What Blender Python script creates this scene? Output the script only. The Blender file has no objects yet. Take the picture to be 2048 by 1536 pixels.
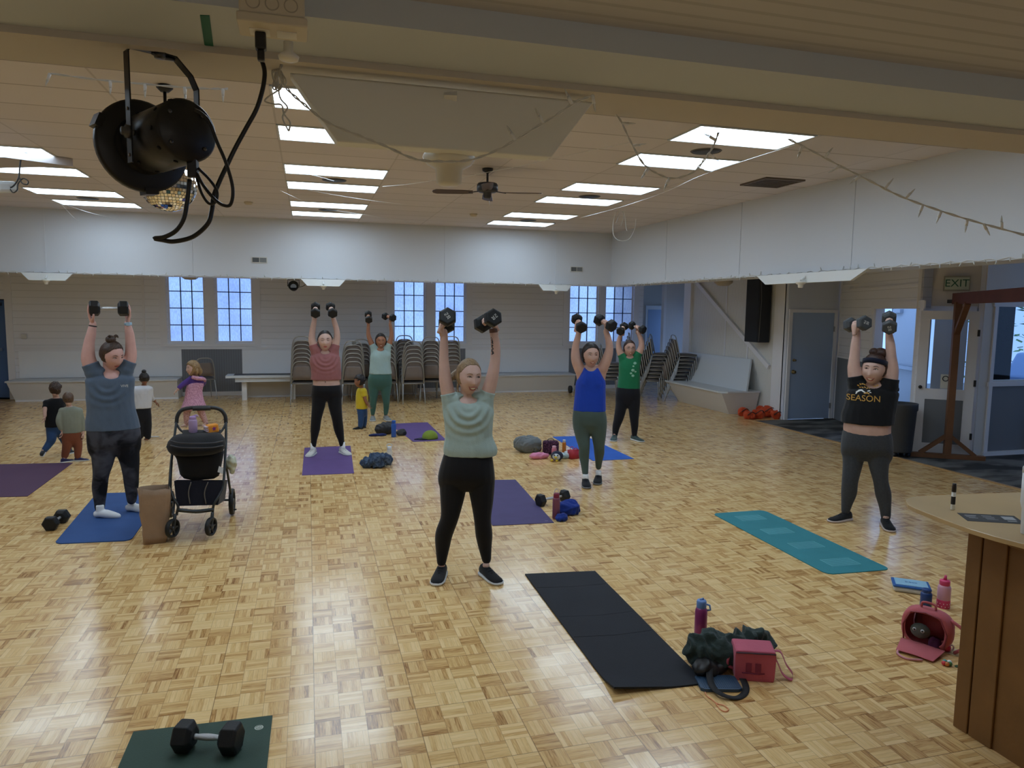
import bpy, bmesh, math, random
from math import sin, cos, pi, radians
from mathutils import Vector, Matrix, noise
V = Vector
random.seed(7)
scn = bpy.context.scene
COL = scn.collection

# ---------------------------------------------------------------- camera
FPX, YAW, PIT, ROL, HC = 1441.0, 0.2763, 0.1040, 0.0132, 2.0
FW = V((sin(YAW)*cos(PIT), cos(YAW)*cos(PIT), -sin(PIT)))
_r = V((cos(YAW), -sin(YAW), 0)); _u = _r.cross(FW)
RT = _r*cos(ROL)+_u*sin(ROL); UP = -_r*sin(ROL)+_u*cos(ROL)
CAM = V((0, 0, HC))
cd = bpy.data.cameras.new('camera'); co = bpy.data.objects.new('camera', cd); COL.objects.link(co)
co.matrix_world = Matrix((( RT.x, UP.x, -FW.x, 0), (RT.y, UP.y, -FW.y, 0), (RT.z, UP.z, -FW.z, HC), (0, 0, 0, 1)))
cd.sensor_width = 36; cd.lens = FPX/2048*36; cd.clip_start = 0.05; cd.clip_end = 200
scn.camera = co
# ---------------------------------------------------------------- world, daylight, exposure
w = bpy.data.worlds.new('sky'); scn.world = w; w.use_nodes = True
WN = w.node_tree.nodes['Background']
WN.inputs[0].default_value = (0.30, 0.52, 1.0, 1); WN.inputs[1].default_value = 1.95
scn.view_settings.view_transform = 'Standard'; scn.view_settings.look = 'None'
scn.view_settings.gamma = 1; scn.view_settings.use_curve_mapping = False
scn.view_settings.exposure = -0.18
LAMP = 9.0          # radiance of the ceiling lamps
scn.cycles.max_bounces = 8; scn.cycles.diffuse_bounces = 5; scn.cycles.glossy_bounces = 4
scn.cycles.transparent_max_bounces = 12
scn.cycles.caustics_reflective = False; scn.cycles.caustics_refractive = False
scn.cycles.use_denoising = True; scn.cycles.use_adaptive_sampling = True; scn.cycles.adaptive_threshold = .02; scn.cycles.sample_clamp_indirect = 6
def portal(name, loc, rot, sx, sy):
    l = bpy.data.lights.new(name, 'AREA'); l.shape = 'RECTANGLE'; l.size = sx; l.size_y = sy
    l.cycles.is_portal = True
    o = bpy.data.objects.new(name, l); COL.objects.link(o); o.location = loc; o.rotation_euler = rot
for k, xc in enumerate((-2.04, 2.79, 7.19)):
    portal('window_daylight', (xc, 17.0, 1.95), (radians(-90), 0, 0), 1.9, 1.6)

portal('added_side_daylight', (9.98, 15.9, 1.4), (0, radians(90), 0), 1.4, 1.4)  # daylight through an unseen opening added to light the recess
portal('added_side_daylight', (9.98, 18.05, 1.4), (0, radians(90), 0), 1.4, .9)  # second unseen opening added for the recess
portal('added_side_daylight', (13.38, 3.8, 1.65), (0, radians(90), 0), 1.7, 7.6)  # daylight through unseen gaps added to light the entry
portal('door_daylight', (9.16, 9.84, 1.05), (0, radians(90), radians(-21)), 2.05, 1.3)

# ---------------------------------------------------------------- pixel -> world helpers (photo frame 2048x1536)
def ray(x, y): return FW + RT*((x-1024)/FPX) - UP*((y-768)/FPX)
def flo(x, y, z=0.0):
    d = ray(x, y); return CAM + d*((z-HC)/d.z)
def atY(x, y, Y):
    d = ray(x, y); return CAM + d*(Y/d.y)
def atX(x, y, X):
    d = ray(x, y); return CAM + d*(X/d.x)
def atD(x, y, D):
    d = ray(x, y); return CAM + d*D      # D = distance along the view axis

# ---------------------------------------------------------------- materials
MATS = {}
def mat(name, col, rough=0.6, metal=0.0, spec=0.5, emit=None, es=0.0, coat=0.0, bump=0.0, bs=60.0, var=0.0, vs=8.0, alpha=None, sheen=0.0, trans=0.0, sss=0.0):
    if name in MATS: return MATS[name]
    m = bpy.data.materials.new(name); m.use_nodes = True; nt = m.node_tree; b = nt.nodes['Principled BSDF']
    c = (*col, 1) if len(col) == 3 else col
    b.inputs['Base Color'].default_value = c; b.inputs['Roughness'].default_value = rough
    b.inputs['Metallic'].default_value = metal; b.inputs['Specular IOR Level'].default_value = spec
    b.inputs['Coat Weight'].default_value = coat
    if sheen: b.inputs['Sheen Weight'].default_value = sheen
    if trans: b.inputs['Transmission Weight'].default_value = trans
    if emit: b.inputs['Emission Color'].default_value = (*emit, 1); b.inputs['Emission Strength'].default_value = es
    if alpha is not None: b.inputs['Alpha'].default_value = alpha
    if bump or var:
        tc = nt.nodes.new('ShaderNodeTexCoord')
        if var:
            n = nt.nodes.new('ShaderNodeTexNoise'); n.inputs['Scale'].default_value = vs; n.inputs['Detail'].default_value = 4
            nt.links.new(tc.outputs['Object'], n.inputs['Vector'])
            r = nt.nodes.new('ShaderNodeMapRange'); r.inputs[1].default_value = .3; r.inputs[2].default_value = .7
            r.inputs[3].default_value = 1-var; r.inputs[4].default_value = 1+var
            nt.links.new(n.outputs['Fac'], r.inputs[0])
            mx = nt.nodes.new('ShaderNodeVectorMath'); mx.operation = 'SCALE'; mx.inputs[0].default_value = c[:3]
            nt.links.new(r.outputs[0], mx.inputs['Scale']); nt.links.new(mx.outputs[0], b.inputs['Base Color'])
        if bump:
            n = nt.nodes.new('ShaderNodeTexNoise'); n.inputs['Scale'].default_value = bs; n.inputs['Detail'].default_value = 3
            nt.links.new(tc.outputs['Object'], n.inputs['Vector'])
            bp = nt.nodes.new('ShaderNodeBump'); bp.inputs['Strength'].default_value = bump; bp.inputs['Distance'].default_value = 0.01
            nt.links.new(n.outputs['Fac'], bp.inputs['Height']); nt.links.new(bp.outputs['Normal'], b.inputs['Normal'])
    MATS[name] = m; return m
def S(r, g, b):   # sRGB 0-255 -> linear
    return tuple(((v/255)/12.92 if v <= 10 else (((v/255)+0.055)/1.055)**2.4) for v in (r, g, b))
def node_mat(name):
    m = bpy.data.materials.new(name); m.use_nodes = True; MATS[name] = m
    nt = m.node_tree; return m, nt, nt.nodes['Principled BSDF'], (lambda t, **k: _nn(nt, t, **k)), nt.links.new
def _nn(nt, t, **k):
    n = nt.nodes.new('ShaderNode'+t)
    for a, v in k.items(): setattr(n, a, v)
    return n
def mth(nt, op, a, b=None, c=None):
    n = nt.nodes.new('ShaderNodeMath'); n.operation = op
    for i, v in enumerate((a, b, c)):
        if v is None: continue
        if isinstance(v, (int, float)): n.inputs[i].default_value = v
        else: nt.links.new(v, n.inputs[i])
    return n.outputs[0]

# ---------------------------------------------------------------- mesh builder
class MB:
    def __init__(s): s.v = []; s.f = []; s.m = []; s.mi = 0; s.sm = []; s.smooth = False
    def add(s, vs, fs):
        o = len(s.v); s.v += [V(p) for p in vs]
        for f in fs: s.f.append([o+i for i in f]); s.m.append(s.mi); s.sm.append(s.smooth)
        return s
    def box(s, a, b, M=None):
        (x0, y0, z0), (x1, y1, z1) = a, b
        vs = [V(p) for p in ((x0,y0,z0),(x1,y0,z0),(x1,y1,z0),(x0,y1,z0),(x0,y0,z1),(x1,y0,z1),(x1,y1,z1),(x0,y1,z1))]
        if M: vs = [M @ p for p in vs]
        return s.add(vs, [(0,3,2,1),(4,5,6,7),(0,1,5,4),(1,2,6,5),(2,3,7,6),(3,0,4,7)])
    def cbox(s, c, d, M=None):
        c = V(c); h = V(d)/2
        return s.box(c-h, c+h, M)
    def bar(s, a, b, w, h, up=(0,0,1)):
        a, b = V(a), V(b); d = (b-a).normalized(); x = d.cross(V(up))
        if x.length < 1e-4: x = d.cross(V((0,1,0)))
        x.normalize(); y = x.cross(d)
        vs = [p + x*sx*w/2 + y*sy*h/2 for p in (a, b) for sx, sy in ((-1,-1),(1,-1),(1,1),(-1,1))]
        return s.add(vs, [(0,1,2,3),(7,6,5,4),(0,4,5,1),(1,5,6,2),(2,6,7,3),(3,7,4,0)])
    def tube(s, pts, r, n=8, cap=True, closed=False):
        pts = [V(p) for p in pts]; N = len(pts); rs = r if isinstance(r, (list, tuple)) else [r]*N
        T = []
        for i in range(N):
            if closed: d = pts[(i+1) % N]-pts[i-1]
            else: d = pts[min(i+1, N-1)]-pts[max(i-1, 0)]
            T.append(d.normalized() if d.length > 1e-9 else V((0,0,1)))
        x = T[0].cross(V((0,0,1)))
        if x.length < .05: x = T[0].cross(V((0,1,0)))
        x.normalize(); o = len(s.v); vs = []
        for i in range(N):
            x = (x - T[i]*x.dot(T[i])); x.normalize(); y = T[i].cross(x)
            for k in range(n):
                a = 2*pi*k/n; vs.append(pts[i] + (x*cos(a)+y*sin(a))*rs[i])
        fs = []
        for i in range(N if closed else N-1):
            j = (i+1) % N
            for k in range(n):
                l = (k+1) % n; fs.append((i*n+k, i*n+l, j*n+l, j*n+k))
        if cap and not closed: fs.append(tuple(range(n-1, -1, -1))); fs.append(tuple((N-1)*n+k for k in range(n)))
        sm = s.smooth; s.smooth = True; s.add(vs, fs); s.smooth = sm; return s
    def lathe(s, prof, n=20, M=None, cap=True):
        vs = []
        for r, z in prof:
            for k in range(n): vs.append(V((r*cos(2*pi*k/n), r*sin(2*pi*k/n), z)))
        fs = [(i*n+k, i*n+(k+1) % n, (i+1)*n+(k+1) % n, (i+1)*n+k) for i in range(len(prof)-1) for k in range(n)]
        if cap: fs.append(tuple(range(n-1, -1, -1))); fs.append(tuple((len(prof)-1)*n+k for k in range(n)))
        if M: vs = [M @ p for p in vs]
        sm = s.smooth; s.smooth = True; s.add(vs, fs); s.smooth = sm; return s
    def sph(s, c, r, M=None, nu=16, nv=10):
        r = (r, r, r) if isinstance(r, (int, float)) else r; vs = [V((0,0,-r[2]))]
        for j in range(1, nv):
            a = -pi/2+pi*j/nv
            for k in range(nu): vs.append(V((r[0]*cos(a)*cos(2*pi*k/nu), r[1]*cos(a)*sin(2*pi*k/nu), r[2]*sin(a))))
        vs.append(V((0,0,r[2]))); fs = []
        for k in range(nu): fs.append((0, 1+(k+1) % nu, 1+k))
        for j in range(nv-2):
            for k in range(nu): fs.append((1+j*nu+k, 1+j*nu+(k+1) % nu, 1+(j+1)*nu+(k+1) % nu, 1+(j+1)*nu+k))
        for k in range(nu): fs.append((len(vs)-1, 1+(nv-2)*nu+k, 1+(nv-2)*nu+(k+1) % nu))
        if M: vs = [M @ p for p in vs]
        c = V(c); vs = [p+c for p in vs]
        sm = s.smooth; s.smooth = True; s.add(vs, fs); s.smooth = sm; return s
    def prism(s, poly, z0, z1, M=None):
        n = len(poly); vs = [V((p[0], p[1], z)) for z in (z0, z1) for p in poly]
        if M: vs = [M @ p for p in vs]
        return s.add(vs, [tuple(range(n-1, -1, -1)), tuple(range(n, 2*n))] + [(i, (i+1) % n, n+(i+1) % n, n+i) for i in range(n)])
    def rings(s, rings, cap=True, closed=True):
        n = len(rings[0]); vs = [p for r in rings for p in r]; e = n if closed else n-1
        fs = [(i*n+k, i*n+(k+1) % n, (i+1)*n+(k+1) % n, (i+1)*n+k) for i in range(len(rings)-1) for k in range(e)]
        if cap: fs.append(tuple(range(n-1, -1, -1))); fs.append(tuple((len(rings)-1)*n+k for k in range(n)))
        sm = s.smooth; s.smooth = True; s.add(vs, fs); s.smooth = sm; return s
    def mesh(s, name='m'):
        me = bpy.data.meshes.new(name); me.from_pydata(s.v, [], s.f)
        for i, p in enumerate(me.polygons): p.material_index = s.m[i]; p.use_smooth = s.sm[i]
        bm = bmesh.new(); bm.from_mesh(me); bmesh.ops.recalc_face_normals(bm, faces=bm.faces); bm.to_mesh(me); bm.free()
        return me
    def build(s, name, mats, parent=None, bevel=0.0, sub=0):
        me = s.mesh(name)
        for m in (mats if isinstance(mats, (list, tuple)) else [mats]): me.materials.append(m)
        o = bpy.data.objects.new(name, me); COL.objects.link(o)
        if parent is not None: o.parent = parent; o.matrix_parent_inverse = Matrix.Translation(-parent.location) if parent.get('_w') else Matrix()
        if bevel:
            b = o.modifiers.new('b', 'BEVEL'); b.width = bevel; b.segments = 2; b.limit_method = 'ANGLE'
        if sub:
            b = o.modifiers.new('s', 'SUBSURF'); b.levels = sub; b.render_levels = sub
        return o
def tag(o, label, cat, group=None, kind=None):
    if label: o['label'] = label
    if cat: o['category'] = cat
    if group: o['group'] = group
    if kind: o['kind'] = kind
    return o
def thing(name, label, cat, loc=(0,0,0), rz=0, group=None, world=False):
    # world=True: the parts are written in world coordinates
    o = bpy.data.objects.new(name, None); COL.objects.link(o); o.location = loc; o.rotation_euler = (0, 0, rz)
    o.empty_display_size = .1
    if world: o['_w'] = 1
    return tag(o, label, cat, group)
def struct(name, mb, m, parent=None, **k):
    o = mb.build(name, m, parent, **k); o['kind'] = 'structure'; return o
def dup(root, loc, rz=None, label=None, rot=None):
    r = root.copy(); COL.objects.link(r); r.location = loc
    if rz is not None: r.rotation_euler = (0, 0, rz)
    if rot is not None: r.rotation_euler = rot
    if label: r['label'] = label
    for ch in list(root.children):
        c = ch.copy(); COL.objects.link(c); c.parent = r
        for g in list(ch.children):
            d = g.copy(); COL.objects.link(d); d.parent = c
    return r
def Rz(a): return Matrix.Rotation(a, 4, 'Z')
def Rx(a): return Matrix.Rotation(a, 4, 'X')
def Ry(a): return Matrix.Rotation(a, 4, 'Y')
def Tr(p): return Matrix.Translation(V(p))
def basis(x, y, z, o=(0,0,0)):
    x, y, z = V(x), V(y), V(z)
    return Matrix(((x.x,y.x,z.x,o[0]),(x.y,y.y,z.y,o[1]),(x.z,y.z,z.z,o[2]),(0,0,0,1)))
def frame_z(d, hint=(0,0,1)):
    d = V(d).normalized(); x = V(hint).cross(d)
    if x.length < 1e-3: x = V((1,0,0)).cross(d)
    x.normalize(); return x, d.cross(x), d
def catmull(P, n=6, closed=False):
    P = [V(p) for p in P]; out = []; N = len(P)
    for i in range(N if closed else N-1):
        a = P[i-1] if (closed or i > 0) else P[0]*2-P[1]
        b, c = P[i], P[(i+1) % N]
        d = P[(i+2) % N] if (closed or i < N-2) else P[-1]*2-P[-2]
        for k in range(n):
            t = k/n; out.append(.5*((2*b)+(c-a)*t+(2*a-5*b+4*c-d)*t*t+(3*b-a-3*c+d)*t**3))
    if not closed: out.append(P[-1])
    return out
FONT_CACHE = {}
def text_mesh(mb, s, size, M, ext=0.0006, align='CENTER'):
    cu = bpy.data.curves.new('t', 'FONT'); cu.body = s; cu.size = size; cu.extrude = ext; cu.align_x = align; cu.align_y = 'CENTER'
    o = bpy.data.objects.new('t', cu); COL.objects.link(o)
    dg = bpy.context.evaluated_depsgraph_get(); dg.update()
    me = bpy.data.meshes.new_from_object(o.evaluated_get(dg))
    mb.add([M @ v.co for v in me.vertices], [tuple(p.vertices) for p in me.polygons])
    bpy.data.objects.remove(o); bpy.data.curves.remove(cu); bpy.data.meshes.remove(me)
# ================================================================ materials of the room
def paint(name, col, rough=.55): return mat(name, S(*col), rough, spec=.3)
WALLW = paint('wall_paint', (230, 233, 240)); TRIMW = paint('trim_paint', (228, 229, 234), .45)
BEAMG = paint('beam_grey', (192, 200, 210)); BEAMT = paint('beam_warm', (194, 188, 180))
GREYP = paint('panel_grey', (118, 122, 128)); DOORB = paint('door_blue', (158, 178, 208), .4)
SOFF = mat('soffit_paint', S(208, 212, 218), .5, spec=.3, bump=.04, bs=25)
def lined(name, col, ax, step, width, depth=.6, dark=.75, rough=.5):
    # painted boards: grooves every `step` metres along an axis
    m, nt, b, N, L = node_mat(name); b.inputs['Roughness'].default_value = rough; b.inputs['Specular IOR Level'].default_value = .3
    tc = N('TexCoord'); sp = N('SeparateXYZ'); L(tc.outputs['Object'], sp.inputs[0])
    f = mth(nt, 'FRACT', mth(nt, 'MULTIPLY', sp.outputs[ax], 1/step))
    g = mth(nt, 'LESS_THAN', f, width/step)
    mix = N('Mix', data_type='RGBA'); mix.inputs[6].default_value = (*S(*col), 1); mix.inputs[7].default_value = (*[v*dark for v in S(*col)], 1)
    L(g, mix.inputs[0]); L(mix.outputs[2], b.inputs['Base Color'])
    bp = N('Bump'); bp.inputs['Strength'].default_value = depth; bp.inputs['Distance'].default_value = .004
    L(mth(nt, 'SUBTRACT', 1, g), bp.inputs['Height']); L(bp.outputs[0], b.inputs['Normal'])
    return m
SHIP = lined('shiplap', (230, 232, 238), 2, .14, .008)
BEADX = lined('beadboard_x', (222, 223, 226), 0, .045, .007); BEADY = lined('beadboard_y', (220, 220, 217), 1, .045, .007)
NICHE = lined('niche_board', (122, 127, 136), 0, .05, .008)
CEILB = lined('beadboard_ceiling', (186, 186, 192), 1, .052, .012, depth=.9, dark=.82)

def parquet():
    m, nt, b, N, L = node_mat('parquet'); tc = N('TexCoord'); sp = N('SeparateXYZ'); L(tc.outputs['Object'], sp.inputs[0])
    M_ = lambda o, a, bb=None, c=None: mth(nt, o, a, bb, c)
    s = .122
    x = M_('DIVIDE', sp.outputs[0], s); y = M_('DIVIDE', sp.outputs[1], s)
    cx = M_('FLOOR', x); cy = M_('FLOOR', y); fx = M_('FRACT', x); fy = M_('FRACT', y)
    par = M_('FLOORED_MODULO', M_('ADD', cx, cy), 2)
    inv = M_('SUBTRACT', 1, par)
    u = M_('ADD', M_('MULTIPLY', fx, par), M_('MULTIPLY', fy, inv))      # across the fingers
    v = M_('ADD', M_('MULTIPLY', fy, par), M_('MULTIPLY', fx, inv))      # along the fingers
    k = M_('MULTIPLY', u, 5); kf = M_('FLOOR', k); kr = M_('FRACT', k)
    cv = N('CombineXYZ'); L(cx, cv.inputs[0]); L(cy, cv.inputs[1]); L(kf, cv.inputs[2])
    wn = N('TexWhiteNoise', noise_dimensions='3D'); L(cv.outputs[0], wn.inputs['Vector'])
    cw = N('CombineXYZ'); L(cx, cw.inputs[0]); L(cy, cw.inputs[1]); wb = N('TexWhiteNoise', noise_dimensions='3D'); L(cw.outputs[0], wb.inputs['Vector'])
    gv = N('CombineXYZ'); L(M_('ADD', M_('MULTIPLY', v, .55), M_('MULTIPLY', wn.outputs['Value'], 37)), gv.inputs[0]); L(M_('MULTIPLY', k, 1.4), gv.inputs[1]); L(M_('ADD', M_('MULTIPLY', cx, 3.7), M_('MULTIPLY', cy, 1.9)), gv.inputs[2])
    gn = N('TexNoise'); gn.inputs['Scale'].default_value = 2.6; gn.inputs['Detail'].default_value = 5; gn.inputs['Distortion'].default_value = .9; L(gv.outputs[0], gn.inputs['Vector'])
    t = M_('ADD', M_('MULTIPLY', wn.outputs['Value'], .62), M_('MULTIPLY', wb.outputs['Value'], .30))
    t = M_('ADD', t, M_('MULTIPLY', M_('SUBTRACT', gn.outputs['Fac'], .5), 1.15))
    cr = N('ValToRGB'); e = cr.color_ramp.elements
    e[0].position = .0; e[0].color = (*S(240, 208, 152), 1); e[1].position = 1; e[1].color = (*S(148, 102, 56), 1)
    a = e.new(.42); a.color = (*S(226, 188, 128), 1); a = e.new(.75); a.color = (*S(204, 160, 100), 1)
    L(t, cr.inputs[0])
    # joints
    j1 = M_('LESS_THAN', M_('MINIMUM', kr, M_('SUBTRACT', 1, kr)), .035)
    ed = M_('MINIMUM', M_('MINIMUM', fx, M_('SUBTRACT', 1, fx)), M_('MINIMUM', fy, M_('SUBTRACT', 1, fy)))
    j2 = M_('LESS_THAN', ed, .009)
    X4 = M_('FRACT', M_('DIVIDE', sp.outputs[0], s*4)); Y4 = M_('FRACT', M_('DIVIDE', sp.outputs[1], s*4))
    j3 = M_('LESS_THAN', M_('MINIMUM', X4, Y4), .006)
    jj = M_('MAXIMUM', M_('MULTIPLY', j1, .28), M_('MAXIMUM', M_('MULTIPLY', j2, .5), M_('MULTIPLY', j3, .75)))
    mx = N('Mix', data_type='RGBA'); L(jj, mx.inputs[0]); L(cr.outputs[0], mx.inputs[6]); mx.inputs[7].default_value = (*S(92, 60, 32), 1)
    L(mx.outputs[2], b.inputs['Base Color'])
    rn = N('TexNoise'); rn.inputs['Scale'].default_value = 1.3; rn.inputs['Detail'].default_value = 4; L(tc.outputs['Object'], rn.inputs['Vector'])
    L(M_('ADD', M_('ADD', .10, M_('MULTIPLY', rn.outputs['Fac'], .10)), M_('MULTIPLY', wb.outputs['Value'], .05)), b.inputs['Roughness'])
    b.inputs['Specular IOR Level'].default_value = .62
    bp = N('Bump'); bp.inputs['Strength'].default_value = .12; bp.inputs['Distance'].default_value = .0012
    L(M_('SUBTRACT', M_('ADD', M_('MULTIPLY', wb.outputs['Value'], .9), M_('MULTIPLY', wn.outputs['Value'], .5)), jj), bp.inputs['Height']); L(bp.outputs[0], b.inputs['Normal'])
    return m
PARQ = parquet()
def tilegrid():
    m, nt, b, N, L = node_mat('ceiling_tiles'); tc = N('TexCoord'); sp = N('SeparateXYZ'); L(tc.outputs['Object'], sp.inputs[0])
    M_ = lambda o, a, bb=None, c=None: mth(nt, o, a, bb, c)
    x = M_('DIVIDE', M_('SUBTRACT', sp.outputs[0], -.25), 1.22); y = M_('DIVIDE', M_('SUBTRACT', sp.outputs[1], 5.86), .61)
    fx = M_('FRACT', x); fy = M_('FRACT', y)
    dx = M_('MULTIPLY', M_('MINIMUM', fx, M_('SUBTRACT', 1, fx)), 1.22); dy = M_('MULTIPLY', M_('MINIMUM', fy, M_('SUBTRACT', 1, fy)), .61)
    j = M_('MAXIMUM', M_('LESS_THAN', dy, .009), M_('MULTIPLY', M_('LESS_THAN', dx, .009), .4))
    cv = N('CombineXYZ'); L(M_('FLOOR', x), cv.inputs[0]); L(M_('FLOOR', y), cv.inputs[1]); wn = N('TexWhiteNoise', noise_dimensions='3D'); L(cv.outputs[0], wn.inputs['Vector'])
    ns = N('TexNoise'); ns.inputs['Scale'].default_value = 90; L(tc.outputs['Object'], ns.inputs['Vector'])
    br = M_('ADD', M_('ADD', .94, M_('MULTIPLY', wn.outputs['Value'], .06)), M_('MULTIPLY', ns.outputs['Fac'], .06))
    sc_ = N('VectorMath', operation='SCALE'); sc_.inputs[0].default_value = S(210, 204, 206); L(br, sc_.inputs['Scale'])
    mx = N('Mix', data_type='RGBA'); L(M_('MULTIPLY', j, .55), mx.inputs[0]); L(sc_.outputs[0], mx.inputs[6]); mx.inputs[7].default_value = (*S(80, 70, 60), 1)
    L(mx.outputs[2], b.inputs['Base Color']); b.inputs['Roughness'].default_value = .8
    return m
TILES = tilegrid()
def carpet_mat():
    m, nt, b, N, L = node_mat('carpet_tile'); tc = N('TexCoord')
    mp = N('Mapping'); mp.inputs['Scale'].default_value = (.8, 1.8, 1); mp.inputs['Rotation'].default_value = (0, 0, .5); L(tc.outputs['Object'], mp.inputs[0])
    n = N('TexNoise'); n.inputs['Scale'].default_value = 1.6; n.inputs['Detail'].default_value = 3; L(mp.outputs[0], n.inputs['Vector'])
    cr = N('ValToRGB'); e = cr.color_ramp.elements; e[0].position = .42; e[0].color = (*S(62, 62, 62), 1); e[1].position = .58; e[1].color = (*S(112, 112, 110), 1)
    L(n.outputs['Fac'], cr.inputs[0]); L(cr.outputs[0], b.inputs['Base Color']); b.inputs['Roughness'].default_value = .95; b.inputs['Specular IOR Level'].default_value = .1
    return m
CARP = carpet_mat()
LAMPM = mat('lamp_diffuser', (.8, .8, .8), .6, emit=(.70, .88, 1.06), es=LAMP)
BLACK = mat('black_plastic', (.012, .012, .013), .45); BLKMET = mat('black_metal', (.015, .015, .016), .42, .3)
RUB = mat('black_rubber', (.010, .011, .012), .5, spec=.35, bump=.12, bs=180); CHROME = mat('chrome', (.75, .75, .76), .14, 1.0)
CHROMEK = mat('chrome_knurled', (.62, .62, .63), .28, 1.0, bump=.5, bs=700)
WHITEP = mat('white_plastic', S(226, 224, 214), .4)
def frosted():
    m, nt, b, N, L = node_mat('frosted_glass'); nt.nodes.remove(b)
    out = nt.nodes['Material Output']; tc = N('TexCoord'); mp = N('Mapping'); mp.inputs['Scale'].default_value = (14, 14, 5); L(tc.outputs['Object'], mp.inputs[0])
    n = N('TexNoise'); n.inputs['Scale'].default_value = 3; n.inputs['Detail'].default_value = 6; L(mp.outputs[0], n.inputs['Vector'])
    n2 = N('TexNoise'); n2.inputs['Scale'].default_value = 1.1; L(tc.outputs['Object'], n2.inputs['Vector'])
    v = mth(nt, 'ADD', mth(nt, 'MULTIPLY', n.outputs['Fac'], .32), mth(nt, 'MULTIPLY', n2.outputs['Fac'], .4))
    v = mth(nt, 'MINIMUM', mth(nt, 'ADD', v, .48), 1.0)
    t = N('BsdfTransparent'); g = N('BsdfGlossy'); g.inputs['Roughness'].default_value = .35; g.inputs[0].default_value = (1, 1, 1, 1)
    cc = N('CombineColor'); L(v, cc.inputs[0]); L(v, cc.inputs[1]); L(mth(nt, 'POWER', v, .6), cc.inputs[2]); L(cc.outputs[0], t.inputs[0])
    mx = N('MixShader'); mx.inputs[0].default_value = .06; L(t.outputs[0], mx.inputs[1]); L(g.outputs[0], mx.inputs[2]); L(mx.outputs[0], out.inputs[0])
    return m
FROST = frosted()
def clear():
    m, nt, b, N, L = node_mat('clear_glass'); nt.nodes.remove(b); out = nt.nodes['Material Output']
    t = N('BsdfTransparent'); t.inputs[0].default_value = (.8, .82, .84, 1); g = N('BsdfGlossy'); g.inputs['Roughness'].default_value = .03
    mx = N('MixShader'); mx.inputs[0].default_value = .02; L(t.outputs[0], mx.inputs[1]); L(g.outputs[0], mx.inputs[2]); L(mx.outputs[0], out.inputs[0]); return m
GLASS = clear()

# ================================================================ the room
SY, SX, ZB, ZC, ZA, ZN = 14.57, 6.33, 2.515, 3.64, 2.78, 2.565      # far soffit plane, right soffit plane, soffit foot, ceiling, aisle ceiling
NY, LX = 1.88, -5.64
WY, WX = 17.05, 8.55
struct('floor', MB().box((-7.6, -3, -.1), (7.9, 17.1, 0)).box((7.9, 11.45, -.1), (10.1, 18.6, 0)), PARQ)
struct('floor_entry', MB().box((7.9, -3, -.1), (13.5, 11.45, .004)), CARP)
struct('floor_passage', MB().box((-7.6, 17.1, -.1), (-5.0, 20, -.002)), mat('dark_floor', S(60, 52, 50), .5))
struct('trim_1', MB().box((7.87, -3, 0), (7.92, 11.45, .010)), mat('floor_strip', S(176, 140, 92), .35))
# main ceiling of tiles, lower aisle ceiling
mb = MB().box((LX, NY, ZC), (SX, SY, ZC+.08)); struct('ceiling', mb, TILES)
mb = MB().box((-7.6, -3, ZN), (13.5, 1.42, ZN+.08)); struct('ceiling_aisle', mb, CEILB)
mb = MB().box((-7.6, SY+.46, ZA), (10.1, 18.6, ZA+.08)).box((-7.6, 1.42, ZA), (LX-.46, SY+.46, ZA+.08)).box((SX+.46, 1.42, ZA), (13.5, 8.0, ZA+.08)).box((SX+.46, 8.0, ZA), (9.65, SY+.46, ZA+.08))
struct('ceiling_aisle_far', mb, paint('aisle_ceiling', (224, 220, 212)))
# soffits (deep box beams round the dance floor)
struct('wall_soffit_far', MB().box((LX-.46, SY, ZB), (SX+.46, SY+.46, ZC+.08)), SOFF)
struct('wall_soffit_right', MB().box((SX, NY, ZB), (SX+.46, SY, ZC+.08)), SOFF)
struct('wall_soffit_left', MB().box((LX-.46, NY, ZB), (LX, SY, ZC+.08)), SOFF)
struct('wall_soffit_near', MB().box((LX-.46, 1.66, ZB+.012), (SX+.46, NY, ZC+.08)), BEAMT)
struct('trim_2', MB().box((-7.6, 1.40, ZB), (13.5, 1.61, ZA+.02)), BEAMG)
struct('trim_3', MB().box((-7.6, 1.61, ZB-.014), (13.5, 1.637, ZA)), BEAMT)
struct('trim_4', MB().box((-7.6, 1.637, ZB+.004), (13.5, 1.66, ZA)), BEAMG)
mb = MB()
for x in (-4.42, -2.04, .32, 2.69, 5.06): mb.box((x-.012, SY-.008, ZB), (x+.012, SY, ZC))
mb.box((LX, SY-.006, ZB), (SX, SY, ZB+.055)); struct('trim_5', mb, SOFF)
mb = MB()
for y in (5.0, 7.38, 9.74, 12.1): mb.box((SX-.008, y-.012, ZB), (SX, y+.012, ZC))
mb.box((SX-.006, NY, ZB), (SX, SY, ZB+.055)); struct('trim_6', mb, SOFF)
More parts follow.
